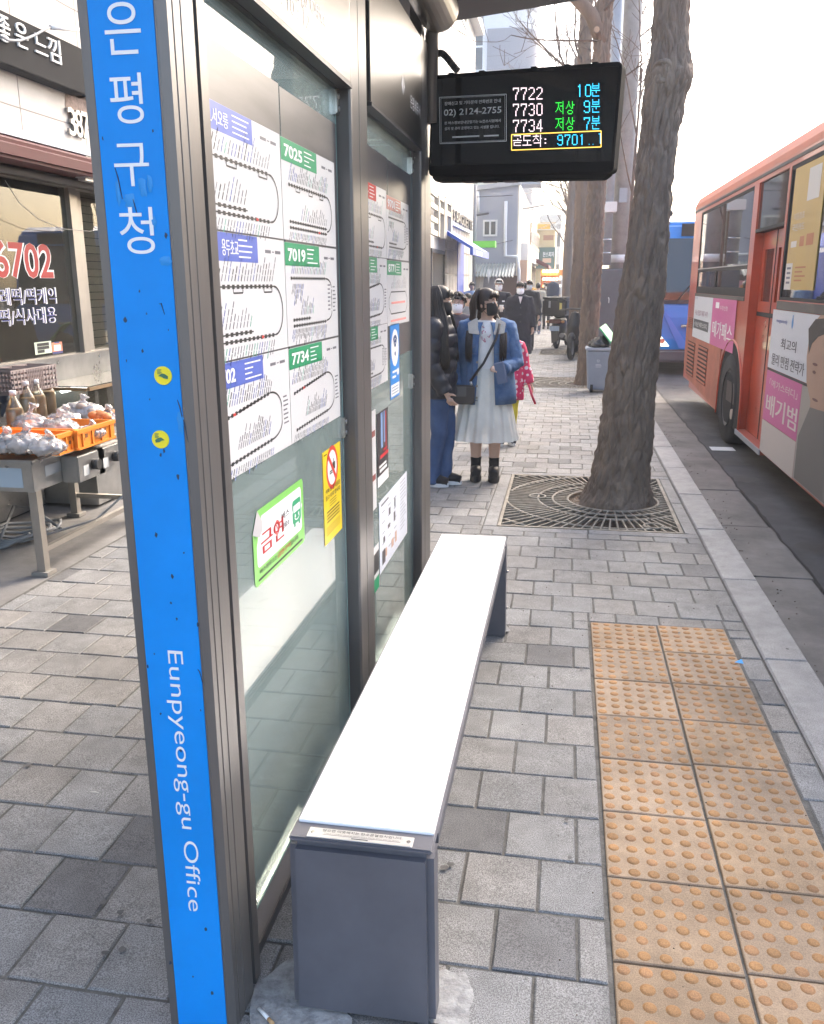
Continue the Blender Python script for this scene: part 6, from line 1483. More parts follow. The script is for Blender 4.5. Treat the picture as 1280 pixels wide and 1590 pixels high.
def fwin(par, x0, x1, z0, z1, y, name='window', split=True):
    g = MB(); g.box(x0-.06,x1+.06,y-.05,y-.001,z0-.06,z1+.06); w_ = g.build(name, m_wframe, par); g = MB()
    if split: m_ = (x0+x1)/2; g.box(x0,m_-.03,y-.056,y-.051,z0,z1); g.box(m_+.03,x1,y-.056,y-.051,z0,z1)
    else: g.box(x0,x1,y-.056,y-.051,z0,z1)
    g.build('pane', m_win, w_); return w_
a, b = LY(753,364), LY(770,344); fwin(lil, a.x, b.x, a.z, b.z, YL)
g = MB(); pts = [LY(*p, .15) for p in ((786,312),(785,355),(785,397),(804,398),(806,420),(806,441))]; g.tube(pts, .055, n=10); g.tube([LY(743,297,.12),LY(744,330,.12)], .04, n=8); g.build('drainpipe', C(.74,.75,.77,.5), lil)
za_, zb_ = LY(770,409).z, LY(770,427).z; x0_, x1_ = LY(731,410).x, LY(802,410).x
g = MB(); n = 60
vs = []
for k in range(n+1):
    x = x0_+(x1_-x0_)*k/n; dz = .03*math.sin(k*math.pi*.5)
    vs += [(x,YL-.02,za_+dz), (x,YL-1.3,zb_-.05+dz)]
g.add(vs, [(2*k,2*k+1,2*k+3,2*k+2) for k in range(n)]); g.add([v+Vector((0,0,-.02)) for v in g.v[:]], [(2*k+2,2*k+3,2*k+1,2*k) for k in range(n)])
g.build('corrugated_awning', mat('grimy_awning', (.40,.41,.39), .8, var=.25, vscale=1.6), lil)
zg = LY(770,428).z
for u0, u1 in ((730,750), (779,804)):
    a, b = LY(u0,430), LY(u1,430); g = MB(); g.box(a.x,b.x,YL-.06,YL-.005,.0,zg); g.build('brown_shutter', C(.115,.065,.055,.7), lil)
q = LY(757,418,1.3); g = MB(); g.prism([(0,0),(.10,0),(.06,-.45)], (q.x,YL-1.42,q.z), (1,0,0), (0,0,1), (0,.02,0)); g.build('torn_cloth', C(.72,.72,.72,.7), lil)
# street side: slatted windows, shop sign, dark red awnings
X1 = xl1+.052
for u0, u1, v0, v1 in ((824,827,345,385), (828,832,355,388), (833,836,360,392)):
    a, b = px(u0,v0,X1), px(u1,v1,X1); g = MB(); g.box(X1,X1+.05,a.y,b.y,b.z,a.z); f_ = g.build('window', C(.40,.28,.20,.6), lil); g = MB(); g.box(X1+.051,X1+.055,a.y+.15,b.y-.15,b.z+.15,a.z-.15); g.build('pane', m_win, f_)
a, b = px(823,377,X1+.3), px(838,403,X1+.3); g = MB(); g.box(X1,X1+.25,a.y,b.y,px(823,404,X1+.3).z,a.z); sb = g.build('shop_sign', C(.70,.69,.67,.5), lil)
g = MB()
for k in range(3): q = px(828.5+2*k, 388+2.5*k, X1+.26); g.box(X1+.251,X1+.26,q.y-.5,q.y+.5,q.z-.25,q.z+.2)
g.build('sign_print', C(.30,.26,.22,.5), sb)
g = MB(); a, b = px(822,399,X1+.6), px(846,420,X1+.6); g.prism([(0,0),(.8,-.40),(.8,-.55),(0,-.2)], (X1+.001,40,2.75), (1,0,0), (0,0,1), (0,6.5,0)); g.build('red_awning', C(.13,.03,.04,.7), lil)
g = MB(); g.box(X1+.002,X1+.25,px(807,430,X1).y,px(816,430,X1).y,0,px(810,405,X1).z); g.build('tan_column', C(.50,.33,.24,.7), lil)
g = MB(); g.box(X1+.002,X1+.06,px(818,430,X1).y,px(830,430,X1).y,0,2.3); g.build('shop_opening', C(.06,.05,.05,.7), lil)
# grey stack behind it: roof terrace block
g = MB(); g.box(-1.95,-1.2,36,37.5,5.3,7.6); st_ = g.build('stair_tower', C(.34,.35,.37,.7), lil); g = MB(); g.box(-1.9,-1.6,35.97,35.99,6.2,7.4); g.build('green_window', C(.18,.30,.24,.3), st_)
# apartment tower
ap_ = thing('apartment_tower', 'tall grey and white apartment tower rising behind the lilac building', 'apartment block', (-5, 58, 0)); YA_ = 52.0
xa0, xa1 = py(672,60,YA_).x - 4, py(833,60,YA_).x
g = MB(); g.box(xa0, xa1-1.4, YA_, YA_+14, 0, 34); g.tube([(xa1-1.4,YA_+1.4,0),(xa1-1.4,YA_+1.4,34)], 1.4, n=28, smooth=True); g.box(xa1-1.4, xa1, YA_+1.4, YA_+14, 0, 34); g.build('wall', C(.74,.74,.75,.7), ap_)
zs1 = py(780,105,YA_).z; fl = 3.05
m_apg = C(.31,.31,.345,.7)
xg0 = py(757,60,YA_).x
for k in range(-4, 6):
    z = zs1 + k*fl*.98 - .1
    if z < 1: continue
    g = MB(); g.box(xg0, xa1-1.4, YA_-.06, YA_-.005, z, z+2.05); n = 10
    vs = []; 
    for t in range(n+1):
        a = -math.pi/2 + math.pi/2*t/n; vs += [(xa1-1.4+1.46*math.cos(a), YA_+1.4+1.46*math.sin(a), z), (xa1-1.4+1.46*math.cos(a), YA_+1.4+1.46*math.sin(a), z+2.05)]
    g.add(vs, [(2*t,2*t+2,2*t+3,2*t+1) for t in range(n)], True); bd = g.build('grey_band', m_apg, ap_)
    g = MB(); 
    for zz in (.68,1.36): g.box(xg0, xa1-1.4, YA_-.065, YA_-.0605, z+zz, z+zz+.03)
    g.build('joint', C(.22,.22,.24,.7), bd)
    x0_, x1_ = py(736,60,YA_).x, py(750,60,YA_).x
    g = MB(); g.box(x0_-.08,x1_+.08,YA_-.05,YA_-.004,z-.05,z+2.1); f_ = g.build('window', C(.76,.76,.76,.5), ap_); g = MB(); g.box(x0_,x1_,YA_-.056,YA_-.051,z+.05,z+1.15); g.box(x0_,x1_,YA_-.056,YA_-.051,z+1.25,z+2.0); g.build('pane', mat('pale_window', (.30,.42,.40), .15) if k == -4 else bpy.data.materials['pale_window'] if 'pale_window' in bpy.data.materials else m_win, f_)
# pale yellow block between tower and lilac building
yb_ = thing('yellow_house', 'low pale yellow house peeping over the lilac building roof', 'house', (-4, 44, 0)); x0_, x1_ = py(725,280,49).x, py(799,280,49).x
g = MB(); g.box(x0_-2, x1_, 47.5, 51, 0, py(760,262,47.5).z); g.build('wall', C(.68,.64,.50,.7), yb_); g = MB(); z_ = py(760,272,47.5).z; g.box(x0_-2, x1_+.1, 47.35, 47.49, z_-.1, z_); g.box(x0_-2,x1_+.1,47.38,47.49,z_-.8,z_-.74); g.build('moulding', C(.55,.52,.42,.7), yb_)
# far shop building with stacked signs
YF_ = 62.0
def FY(u, v, d=0): return py(u, v, YF_-d)
fb = thing('sign_building', 'far narrow building with yellow bands and a dark green sign', 'building', (-1.6, 66, 0)); x0_, x1_ = FY(843,400).x, FY(861,400).x
zt_ = FY(850,345).z
g = MB(); g.box(x0_-1, x1_, YF_, YF_+10, 0, zt_); g.build('wall', C(.62,.47,.25,.7), fb)
g = MB(); g.box(x0_-.6,x1_+.1,YF_-.2,YF_-.01,FY(850,357).z,FY(850,347).z); rs_ = g.build('roof_sign', C(.70,.68,.62,.5), fb)
g = MB(); g.box(x0_-.5,x0_+.45,YF_-.22,YF_-.201,FY(850,356).z,FY(850,348).z); g.build('sign_mark', C(.75,.42,.05,.5), rs_)
g = MB(); text_into(g, '고시텔', (x0_+.85,YF_-.202,FY(850,352).z), (1,0,0), (0,0,1), .30, width=.6, bold=.02); g.build('lettering', m_pblk, rs_)
for v0, v1 in ((365,373),):
    g = MB(); g.box(x0_,x1_-.1,YF_-.06,YF_-.005,FY(850,v1).z,FY(850,v0).z); g.build('window_band', C(.36,.16,.08,.4), fb)
g = MB(); g.box(x0_-.6,x1_+.05,YF_-.25,YF_-.01,FY(850,417).z,FY(850,384).z); gs = g.build('green_sign', C(.03,.10,.085,.5), fb)
g = MB(); text_into(g, '본스피자', ((x0_+x1_)/2,YF_-.252,FY(850,395).z), (1,0,0), (0,0,1), .34, width=.75, bold=.02); g.build('lettering', m_white, gs)
g = MB(); g.box(x0_,x1_-.2,YF_-.27,YF_-.252,FY(850,408).z,FY(850,401).z); g.build('pale_patch', C(.60,.38,.25,.6), gs)
# lit eatery front with bulb strings
YM = 50.0
def MY(u, v, d=0): return py(u, v, YM-d)
x0_, x1_ = MY(840,440).x, MY(868,440).x
ea = thing('eatery_front', 'warm lit eatery front with strings of bulbs far down the street', 'shop', ((x0_+x1_)/2, YM, 0))
g = MB(); g.box(x0_,x1_,YM,YM+4,0,MY(850,419).z); g.build('wall', mat('eatery_wall', (.32,.09,.05), .8, var=.5, vscale=3), ea)
g = MB(); g.box(x0_,x1_+.2,YM-.8,YM-.001,MY(850,428).z,MY(850,419).z); g.build('canopy', C(.62,.22,.06,.6), ea)
g = MB(); g.box(MY(843,450).x,MY(848,450).x,YM-.03,YM-.005,.1,MY(845,441).z); g.build('lit_door', mat('lit_door', (.5,.4,.2), .5, emit=(1,.66,.22,1.3)), ea)
m_bulb = mat('bulb', (.9,.8,.6), .3, emit=(1,.75,.35,6))
for v in (421, 433):
    for k in range(5):
        q = MY(845+5*k, v, .85); g = MB(); g.ell(q, .075, 8, 6); g.build('bulb', m_bulb, ea)
# pink hoarding
q0, q1 = py(804,437,27), py(818,450,27)
o = thing('notice_board', 'pink and orange notice board behind the walkers', 'sign', (q0.x, 27, 0)); g = MB(); g.box(q0.x,q1.x,27,27.05,.2,q0.z); g.build('board', C(.72,.33,.34,.6), o); g = MB(); g.box(q0.x+.05,q1.x-.12,26.99,26.998,q0.z-.36,q0.z-.12); g.build('lettering', C(.80,.30,.10,.6), o); g = MB(); g.box(q0.x-.02,q0.x,26.98,27.06,0,q0.z+.02); g.box(q1.x,q1.x+.02,26.98,27.06,0,q0.z+.02); g.build('frame', m_wframe, o)
# overhead cables
for pts, r_, lab in ((((731,291+44),(760,331),(800,326),(845,318)), .035, 'thick black overhead cable sagging across the lilac building'), (((733,306),(800,303),(843,296)), .012, 'thin overhead wire high across the lilac building'), (((740,386),(800,372),(850,350)), .010, 'thin slanting wire low across the lilac building')):
    g = MB(); P_ = [py(u, v, 28.6+1.5*i) for i, (u, v) in enumerate(pts)]; g.tube(P_, r_, n=6); tag(g.build('overhead_cable', C(.06,.06,.07,.6)), lab, 'cable', 'overhead cables')
q = py(737,330,28.7); o = thing('cable_post', 'slim grey steel post at the corner of the lilac building', 'post', (q.x,28.7,0)); g = MB(); g.tube([(q.x,28.7,0),(q.x,28.7,py(737,287,28.7).z)], .07, n=10); g.build('shaft', C(.20,.21,.23,.6), o); g = MB(); g.box(q.x-.25,q.x+.25,28.66,28.74,5.0,5.08); g.build('cross_arm', C(.20,.21,.23,.6), o)
# leaning boards by the bakery
for i, (u, col) in enumerate(((732,(.45,.38,.30)), (738,(.55,.50,.42)), (743,(.62,.60,.56)))):
    q = py(u, 445, 28.9+.05*i); g = MB(); g.obox((q.x,28.9+.15*i,q.z-.05), (.12,.02,0), (0,.02,.0), (.06,.05,.52)); tag(g.build('leaning_board', C(*col,.7)), ['brown board leaning leftmost by the bakery corner','beige board leaning in the middle by the bakery corner','pale board leaning nearest the lilac building'][i], 'board', 'boards leaning by the bakery corner')
# far end of the street, right side
for (x0_, x1_, y0_, y1_, h_, col, lab) in ((-.9,4.5,140,150,9,(.55,.54,.53),'low pale block closing the street in the distance'), (-3.0,-.9,90,120,8,(.58,.55,.50),'hazy beige building far down on the left')):
    o = thing('distant_building', lab, 'building', ((x0_+x1_)/2, y0_, 0)); g = MB(); g.box(x0_,x1_,y0_,y1_,-.1,h_); g.build('wall', C(*col,.8), o)
    g = MB()
    for z in range(2, int(h_)-1, 3):
        for k in range(max(2, int((x1_-x0_)/1.1))): x = x0_+.4+k*1.1; g.box(x,x+.6,y0_-.03,y0_-.005,z,z+1.3)
    g.build('window_row', m_win, o)
# ------------------------------------------------------------------ food stall and its table
YS_ = 34.0
def SY(u, v, d=0): return py(u, v, YS_-d)
o = thing('food_stall', 'street food stall with a beige flat canopy beyond the scooters', 'market stall', (0, YS_, 0)); xa, xb = SY(864,440).x, SY(900,440).x
g = MB(); zc_ = SY(880,437).z; g.prism([(xa,zc_-.12),(xb,zc_),(xb,zc_+.14),(xa,zc_+.02)], (0,YS_-.6,0), (1,0,0), (0,0,1), (0,2.2,0)); g.build('canopy', C(.42,.33,.27,.8), o)
g = MB()
for x in (xa+.05, xb-.05):
    for y in (YS_-.5, YS_+1.5): g.box(x-.02,x+.02,y-.02,y+.02,0,zc_-.12)
g.build('post', C(.65,.65,.66,.5), o)
g = MB(); g.box(xa,xb,YS_-.4,YS_+1.2,.75,.82); g.box(xa+.05,xb-.05,YS_-.35,YS_+1.1,0,.749); g.build('counter', C(.60,.60,.60,.5), o)
g = MB(); g.box(xa,xb,YS_-.36,YS_-.35,.83,zc_-.2); g.build('plastic_curtain', glass_mat('curtain_film', (.8,.8,.82), .8, .1, body=(.6,.6,.62,.45)), o)
for i, (u, v, s_, hh, col, nm, lab) in enumerate(((868,463,.16,.26,(.48,.38,.25),'carton','brown carton on the stall counter'), (879,462,.18,.26,(.72,.80,.80),'cool_box','pale blue cool box on the stall counter'), (872,475,.13,.14,(.50,.20,.15),'food_tray','red food tray low at the front of the stall'), (891,455,.07,.20,(.02,.50,.08),'green_bag','bright green bag hanging at the right end of the stall'))):
    q = SY(u, v, .5); z_ = max(q.z-hh/2, .1); g = MB(); g.box(q.x-s_,q.x+s_,YS_-.75,YS_-.45,z_,z_+hh); tag(g.build(nm, C(*col,.6), bevel=.015), lab, 'box' if i != 3 else 'bag')
# navy coat hanging on a rail
q = py(859,455,31); o = thing('hanging_coat', 'navy coat on a hanger at the stall edge', 'coat', (q.x,31,0)); g = MB(); x, z = q.x, q.z
g.loft([(x,31,z-.62,.10,.06),(x,31,z-.2,.20,.09),(x,31,z+.15,.22,.10),(x,31,z+.30,.20,.09),(x,31,z+.38,.06,.05)], 16); g.build('cloth', mat('navy_cloth', (.03,.04,.07), .9, bump=.4, bscale=12), o); g = MB(); g.tube([(x-.05,31,z+.40),(x,30.98,z+.32),(x+.05,31,z+.40)], .02, n=6); g.build('collar', C(.6,.6,.62,.7), o)
g = MB(); g.tube([(x+.28,31,0),(x+.28,31,z+.5),(x-.1,31,z+.5)], .015, n=6); g.build('rail', C(.6,.6,.6,.5), o)
# ------------------------------------------------------------------ scooters
m_sblk = mat('scooter_black', (.016,.016,.018), .35, var=.1, vscale=6)
def scooter(loc, rz, label, box=True):
    o = thing('delivery_scooter', label, 'scooter', loc, rz, group='parked delivery scooters', local=True)   # faces +Y; rear toward -Y
    def wh(y):
        g = MB(); pts = [(0, y+.21*math.cos(t*math.pi/12), .25+.21*math.sin(t*math.pi/12)) for t in range(25)]; g.tube(pts, .05, n=10, cap=False); w_ = g.build('wheel', m_tyre, o)
        g = MB(); g.tube([(-.03,y,.25),(.03,y,.25)], .15, n=16); g.build('rim', C(.25,.25,.26,.4,metal=.6), w_)
    wh(-.58); wh(.68)
    g = MB(); g.loft([(0,-.30,.30,.13,.38),(0,-.30,.5,.17,.48),(0,-.32,.68,.16,.46),(0,-.30,.74,.12,.36)], 20); g.tube([(0,.05,.30),(0,.30,.28),(0,.42,.40)], [.14,.16,.12], n=14); g.tube([(0,.42,.36),(0,.46,.70),(0,.44,.98)], [.17,.17,.08], n=16); remeshed(g, 'fairing', m_sblk, o, voxel=.02, smooth=3)
    g = MB(); g.ell((0,-.25,.78),(.14,.36,.06)); g.build('saddle', C(.02,.02,.02,.7), o)
    g = MB(); g.tube([(0,.66,.26),(0,.58,.60),(0,.44,1.0)], .03, n=8); g.build('fork', C(.10,.10,.10,.4,metal=.6), o)
    g = MB(); g.tube([(-.34,.36,1.02),(-.12,.44,1.05),(.12,.44,1.05),(.34,.36,1.02)], .018, n=8); hb = g.build('handlebar', C(.05,.05,.05,.4), o)
    for sx in (-1,1): g = MB(); g.ell((.30*sx,.45,1.22),(.075,.02,.05)); g.tube([(.22*sx,.42,1.04),(.28*sx,.45,1.20)], .008, n=6); g.build('mirror', m_sblk, hb)
    g = MB(); g.tube([(0,.80,.42),(0,.70,.50),(0,.56,.46)], [.05,.075,.06], n=10); g.build('front_mudguard', m_sblk, o)
    g = MB(); g.prism([(-.10,0),(.10,0),(.12,-.34),(-.05,-.42)], (0,-.86,.56), (1,0,0), (0,.12,1), (0,.02,0)); g.build('rear_mudguard', m_sblk, o)
    g = MB(); g.box(-.12,.12,-.885,-.875,.44,.56); g.build('number_plate', C(.42,.52,.62,.5), o)
    g = MB(); g.box(-.15,.15,-.84,-.78,.62,.72); tl = g.build('tail_lamp', mat('tail_red', (.12,.012,.01), .2), o, bevel=.015)
    for sx in (-1,1): g = MB(); g.ell((.19*sx,-.80,.66),(.045,.04,.035)); g.build('indicator', C(.75,.35,.12,.3), tl)
    g = MB(); g.tube([(.16,-.25,.26),(.17,-.80,.34)], [.05,.065], n=12); g.build('exhaust', C(.12,.12,.12,.4,metal=.6), o)
    if box:
        g = MB(); g.box(-.30,.30,-.98,-.42,.80,1.20); tb_ = g.build('top_box', m_sblk, o, bevel=.04, seg=3); g = MB(); g.box(-.31,.31,-.99,-.41,1.205,1.25); g.build('lid', m_sblk, tb_, bevel=.02)
        g = MB(); g.box(-.14,-.09,-.987,-.982,1.0,1.16); g.build('grey_sticker', C(.35,.36,.37,.5), tb_); g = MB(); g.box(.13,.19,-.987,-.982,.95,1.15); g.build('yellow_sticker', C(.68,.58,.18,.5), tb_)
    g = MB(); g.bar((-.05,-.1,.28),(-.22,-.14,.01),.02); g.build('side_stand', C(.1,.1,.1,.5), o); return o
q = pz(878, 545); scooter((-.10, 22.8, 0), R(-12), 'black delivery scooter with a large top box, its rear and plate toward us')
scooter((.27, 19.6, 0), R(168), 'black scooter mostly hidden by the tree trunks, front wheel showing', box=False)
# ================================================================== PEOPLE
m_skin = mat('skin', (.56,.37,.28), .55, var=.05, vscale=12)
m_hair = mat('dark_hair', (.010,.007,.006), .55, var=.4, vscale=30, stretch=(6,6,.4)); m_hairb = mat('brown_hair', (.018,.010,.008), .55, var=.4, vscale=30, stretch=(6,6,.4))
m_denim = mat('denim_jacket', (.045,.105,.235), .85, var=.55, vscale=9, bump=.5, bscale=120, col2=(.11,.20,.36)); m_jean = mat('blue_jeans', (.025,.062,.16), .85, var=.45, vscale=5, bump=.3, bscale=120, col2=(.055,.115,.25))
m_puff = mat('black_puffer', (.014,.016,.024), .45, var=.3, vscale=8, bump=.2, bscale=30); m_tulle = mat('ivory_skirt', (.74,.72,.66), .8, var=.05, vscale=6, bump=.1, bscale=60)
m_mw = C(.80,.81,.82,.7); m_mb = C(.018,.018,.02,.8); m_sole = C(.75,.75,.75,.5); m_navy = mat('navy_wool', (.014,.016,.026), .9, var=.3, vscale=9, bump=.3, bscale=60)
def hand(mb, wpos, d, n, curl=.5, s=1., side=1):
    """palm, four unequal bent fingers and a thumb leaving the side of the palm"""
    w_, d, n = Vector(wpos), Vector(d).normalized(), Vector(n).normalized(); n = (n - d*n.dot(d)).normalized(); l = d.cross(n)*side
    mb.tube([w_-d*.02*s, w_+d*.03*s, w_+d*.085*s], [.024*s,.034*s,.036*s], n=10, ell=.5)
    for k, (off, L) in enumerate(((-.030,.068), (-.010,.078), (.011,.073), (.030,.058))):
        p = w_ + d*.08*s + l*off*s; pts = [p - d*.02*s, p]; a = 0
        for q in range(3):
            a += curl*(.55+.12*q+.05*k); dd = d*math.cos(a) + n*math.sin(a); p = p + dd*(L*s*(.44,.32,.24)[q]); pts.append(p)
        mb.tube(pts, [.0095*s,.0095*s,.0088*s,.008*s,.0065*s], n=7)
    p = w_ + d*.02*s - l*.026*s; td = (d*.55 - l*.75 + n*.35).normalized(); p2 = p + td*.036*s; p3 = p2 + (td*.5 + d*.5 + n*.5*curl).normalized()*.030*s
    mb.tube([p, p2, p3], [.014*s,.0105*s,.008*s], n=7)
def person(label, loc, rz, H, head_yaw=0., head_tilt=0., lfoot=(.085,0), rfoot=(-.085,0), larm=None, rarm=None, voxel=.012, hair='short', hairm=None, mask=None, cap=None, curl=.5, face=True, group=None, lean=0., lhand=None, rhand=None):
    k = H/1.65; P = thing('person', label, 'person', (loc[0], loc[1], loc[2] if len(loc) > 2 else 0), rz, group, local=True)
    P['_k'] = k; del P['_k']
    J = {}
    J['lh'], J['rh'] = Vector((.085*k,0,.87*k)), Vector((-.085*k,0,.87*k)); J['lf'], J['rf'] = Vector((lfoot[0]*k,lfoot[1]*k,.0)), Vector((rfoot[0]*k,rfoot[1]*k,.0))
    J['ls'], J['rs'] = Vector((.165*k,.01,1.345*k)), Vector((-.165*k,.01,1.345*k))
    la = larm or ((.23,.02,1.08), (.24,-.04,.84)); ra = rarm or ((-.23,.02,1.08), (-.24,-.04,.84))
    J['le'], J['lw'] = [Vector(q)*k for q in la]; J['re'], J['rw'] = [Vector(q)*k for q in ra]
    hc = Vector((0,-.012-lean,1.535*k)); J['head'] = hc
    Hm = Matrix.Translation(hc) @ Matrix.Rotation(head_yaw, 4, 'Z') @ Matrix.Rotation(head_tilt, 4, 'X') @ Matrix.Scale(k*.97, 4); J['Hm'] = Hm; J['k'] = k
    m = MB()
    m.loft([(0,0,.80*k,.13*k,.085*k),(0,.0,.90*k,.155*k,.10*k),(0,.0,1.02*k,.125*k,.085*k),(0,.0,1.16*k,.135*k,.09*k),(0,.01,1.29*k,.160*k,.095*k),(0,.01,1.37*k,.12*k,.07*k),(0,.005,1.41*k,.055*k,.05*k)], 20)
    for a, b in (('lh','lf'), ('rh','rf')):
        h_, f_ = J[a], J[b]; kn = h_.lerp(f_, .48) + Vector((0,-.03*k - .25*abs(f_.y),0)); an = f_ + Vector((0,.02*k,.085*k)); J[b+'k'] = kn; J[b+'a'] = an
        m.tube([h_, h_.lerp(kn,.5), kn, kn.lerp(an,.3)+Vector((0,.012*k,0)), an, f_+Vector((0,.02*k,.03*k))], [.085*k,.074*k,.052*k,.055*k,.036*k,.036*k], n=14)
        m.tube([f_+Vector((0,.05*k,.035*k)), f_+Vector((0,-.03*k,.04*k)), f_+Vector((0,-.095*k,.030*k))], [.028*k,.030*k,.020*k], n=10)
    for s_, e_, w_ in (('ls','le','lw'), ('rs','re','rw')):
        m.tube([J[s_]-Vector((math.copysign(.03,J[s_].x),0,0)), J[s_], J[s_].lerp(J[e_],.5), J[e_], J[e_].lerp(J[w_],.4), J[w_]], [.045*k,.052*k,.044*k,.037*k,.036*k,.025*k], n=12)
    for e_, w_, hd, sd in (('le','lw',lhand,1), ('re','rw',rhand,-1)):
        d, n = hd if hd else ((J[w_]-J[e_]).normalized(), Vector((-sd*.8,-.5,0))); hand(m, J[w_], d, n, curl, k, sd)
    m.tube([(0,.005,1.36*k), hc+Vector((0,.012,-.07*k))], [.054*k,.050*k], n=14)
    def head_ell(c, r, nu=18, nv=12):
        q = MB(); q.ell(c, r, nu, nv); m.add([Hm @ p for p in q.v], q.f, True)
    head_ell((0,.012,.02),(.073,.092,.100)); head_ell((0,-.018,-.030),(.061,.070,.086)); head_ell((0,-.038,-.078),(.040,.042,.038))
    q = MB(); q.tube([(0,-.082,.016),(0,-.096,-.012),(0,-.092,-.026)], [.008,.012,.012], n=8); q.ell((.073,.012,-.008),(.010,.018,.030)); q.ell((-.073,.012,-.008),(.010,.018,.030)); q.tube([(-.022,-.085,-.060),(0,-.092,-.060),(.022,-.085,-.060)], [.005,.008,.005], n=6); m.add([Hm @ p for p in q.v], q.f, True)
    B = remeshed(m, 'body', m_skin, P, voxel=voxel, smooth=2)
    def hp(build_fn, name, mm, parent=None):
        q = MB(); build_fn(q); q.v = [Hm @ p for p in q.v]; return q.build(name, mm, parent or P)
    if face:
        hp(lambda q: [q.ell((sx*.030,-.079,.012),(.0135,.008,.0075),12,8) for sx in (-1,1)], 'eyes', C(.70,.68,.66,.3))
        hp(lambda q: [q.ell((sx*.030,-.0845,.012),(.0062,.004,.0066),10,7) for sx in (-1,1)], 'irises', C(.02,.012,.01,.2))
        hp(lambda q: [q.tube([(sx*.014,-.087,.030),(sx*.030,-.086,.036),(sx*.047,-.074,.032)], [.003,.0036,.002], n=6) for sx in (-1,1)], 'eyebrows', m_hair)
        if not mask: hp(lambda q: q.tube([(-.020,-.091,-.060),(0,-.097,-.061),(.020,-.091,-.060)], [.003,.005,.003], n=6), 'lips', C(.42,.16,.14,.5))
    if mask:
        def mk(q):
            vs, fs = [], []; nu, nv = 17, 11
            for i in range(nv):
                z = .002 - .102*i/(nv-1)
                for j in range(nu):
                    t = -1.32 + 2.64*j/(nu-1); zz = z + .010*math.cos(t)*(1 if i < 3 else 0); bulge = .020*math.sin(math.pi*i/(nv-1))*math.cos(t)**2
                    narrow = 1 - .28*max(0, (i-5)/5)**1.5
                    vs.append((math.sin(t)*(.0715*narrow), -.022 - math.cos(t)*(.064+bulge)*(1-.05*(i>8)) , zz))
            for i in range(nv-1):
                for j in range(nu-1): fs.append((i*nu+j, (i+1)*nu+j, (i+1)*nu+j+1, i*nu+j+1))
            n0 = len(vs); vs += [(x*.96, y+.004, z) for x, y, z in vs]; fs += [tuple(n0+a for a in f[::-1]) for f in fs[:]]
            q.add(vs, fs, True)
            for sx in (-1,1): q.tube([(sx*.068,-.036,-.008),(sx*.076,.006,.022)], .0022, n=5); q.tube([(sx*.058,-.036,-.088),(sx*.077,.012,-.036)], .0022, n=5)
        hp(mk, 'face_mask', mask)
    hairm = hairm or m_hair
    if hair:
        def cap_(q):
            nu, nv = 36, 22; rx, ry, rz_ = .085, .106, .112; vs = []; fs = []
            for i in range(nv+1):
                ph = math.pi*i/nv
                for j in range(nu):
                    t = 2*math.pi*j/nu; rr = 1+.025*noise.noise((math.cos(t)*4,math.sin(t)*4,ph*1.2+H))
                    vs.append((rx*rr*math.sin(ph)*math.cos(t), .016+ry*rr*math.sin(ph)*math.sin(t), .026+rz_*rr*math.cos(ph)))
            for i in range(nv):
                for j in range(nu):
                    c = sum((Vector(vs[a]) for a in (i*nu+j,i*nu+(j+1)%nu,(i+1)*nu+(j+1)%nu,(i+1)*nu+j)), Vector())/4
                    lim = {'bob':-.11,'long':-.10,'short':-.055,'curly':-.06}.get(hair,-.05)
                    front = c.y < -.020 and c.z < .072 - (abs(c.x)*.55 if hair == 'long' else 0.2*abs(c.x))
                    if not front and c.z > lim: fs.append((i*nu+j,(i+1)*nu+j,(i+1)*nu+(j+1)%nu,i*nu+(j+1)%nu))
            q.add(vs, fs, True)
            if hair == 'curly':
                rs = random.Random(int(H*100))
                for _ in range(60):
                    t = rs.uniform(0,6.28); ph = rs.uniform(0,1.9); c = Vector((.088*math.sin(ph)*math.cos(t), .016+.108*math.sin(ph)*math.sin(t), .03+.112*math.cos(ph)))
                    if not (c.y < -.03 and c.z < .07): q.ell(c, rs.uniform(.018,.028), 8, 6)
            if hair in ('short','bob','long'):
                rs = random.Random(int(H*1000))
                for _ in range(26):   # fringe and side locks
                    x = rs.uniform(-.070,.070); top = Vector((x*.7,-.070,.105)); q.tube([top, Vector((x,-.094+abs(x)*.25,.070)), Vector((x*1.12,-.090+abs(x)*.35,(.034 if hair != 'long' else .054)+rs.uniform(-.006,.018)+abs(x)*(-.20 if hair != 'long' else -.05))) ], [.010,.008,.002], n=6)
        hc_ = hp(cap_, 'hair', hairm)
    if cap:
        def cp(q):
            nu = 28; vs = []; fs = []
            for i in range(9):
                ph = math.pi*.5*i/8
                for j in range(nu): t = 2*math.pi*j/nu; vs.append((.091*math.sin(ph)*math.cos(t), .010+.112*math.sin(ph)*math.sin(t), .040+.095*math.cos(ph)))
            for i in range(8):
                for j in range(nu): fs.append((i*nu+j,(i+1)*nu+j,(i+1)*nu+(j+1)%nu,i*nu+(j+1)%nu))
            q.add(vs, fs, True)
            pts = [(.075*math.sin(t), -.088 - .075*math.cos(t)*1.0) for t in [-1.4+2.8*a/12 for a in range(13)]]
            q.prism([(x, y) for x, y in pts] + [(.06,-.07),(-.06,-.07)], (0,0,.044), (1,0,0), (0,1,-.02), (0,0,.006))
        hp(cp, 'cap', cap)
    return P, J
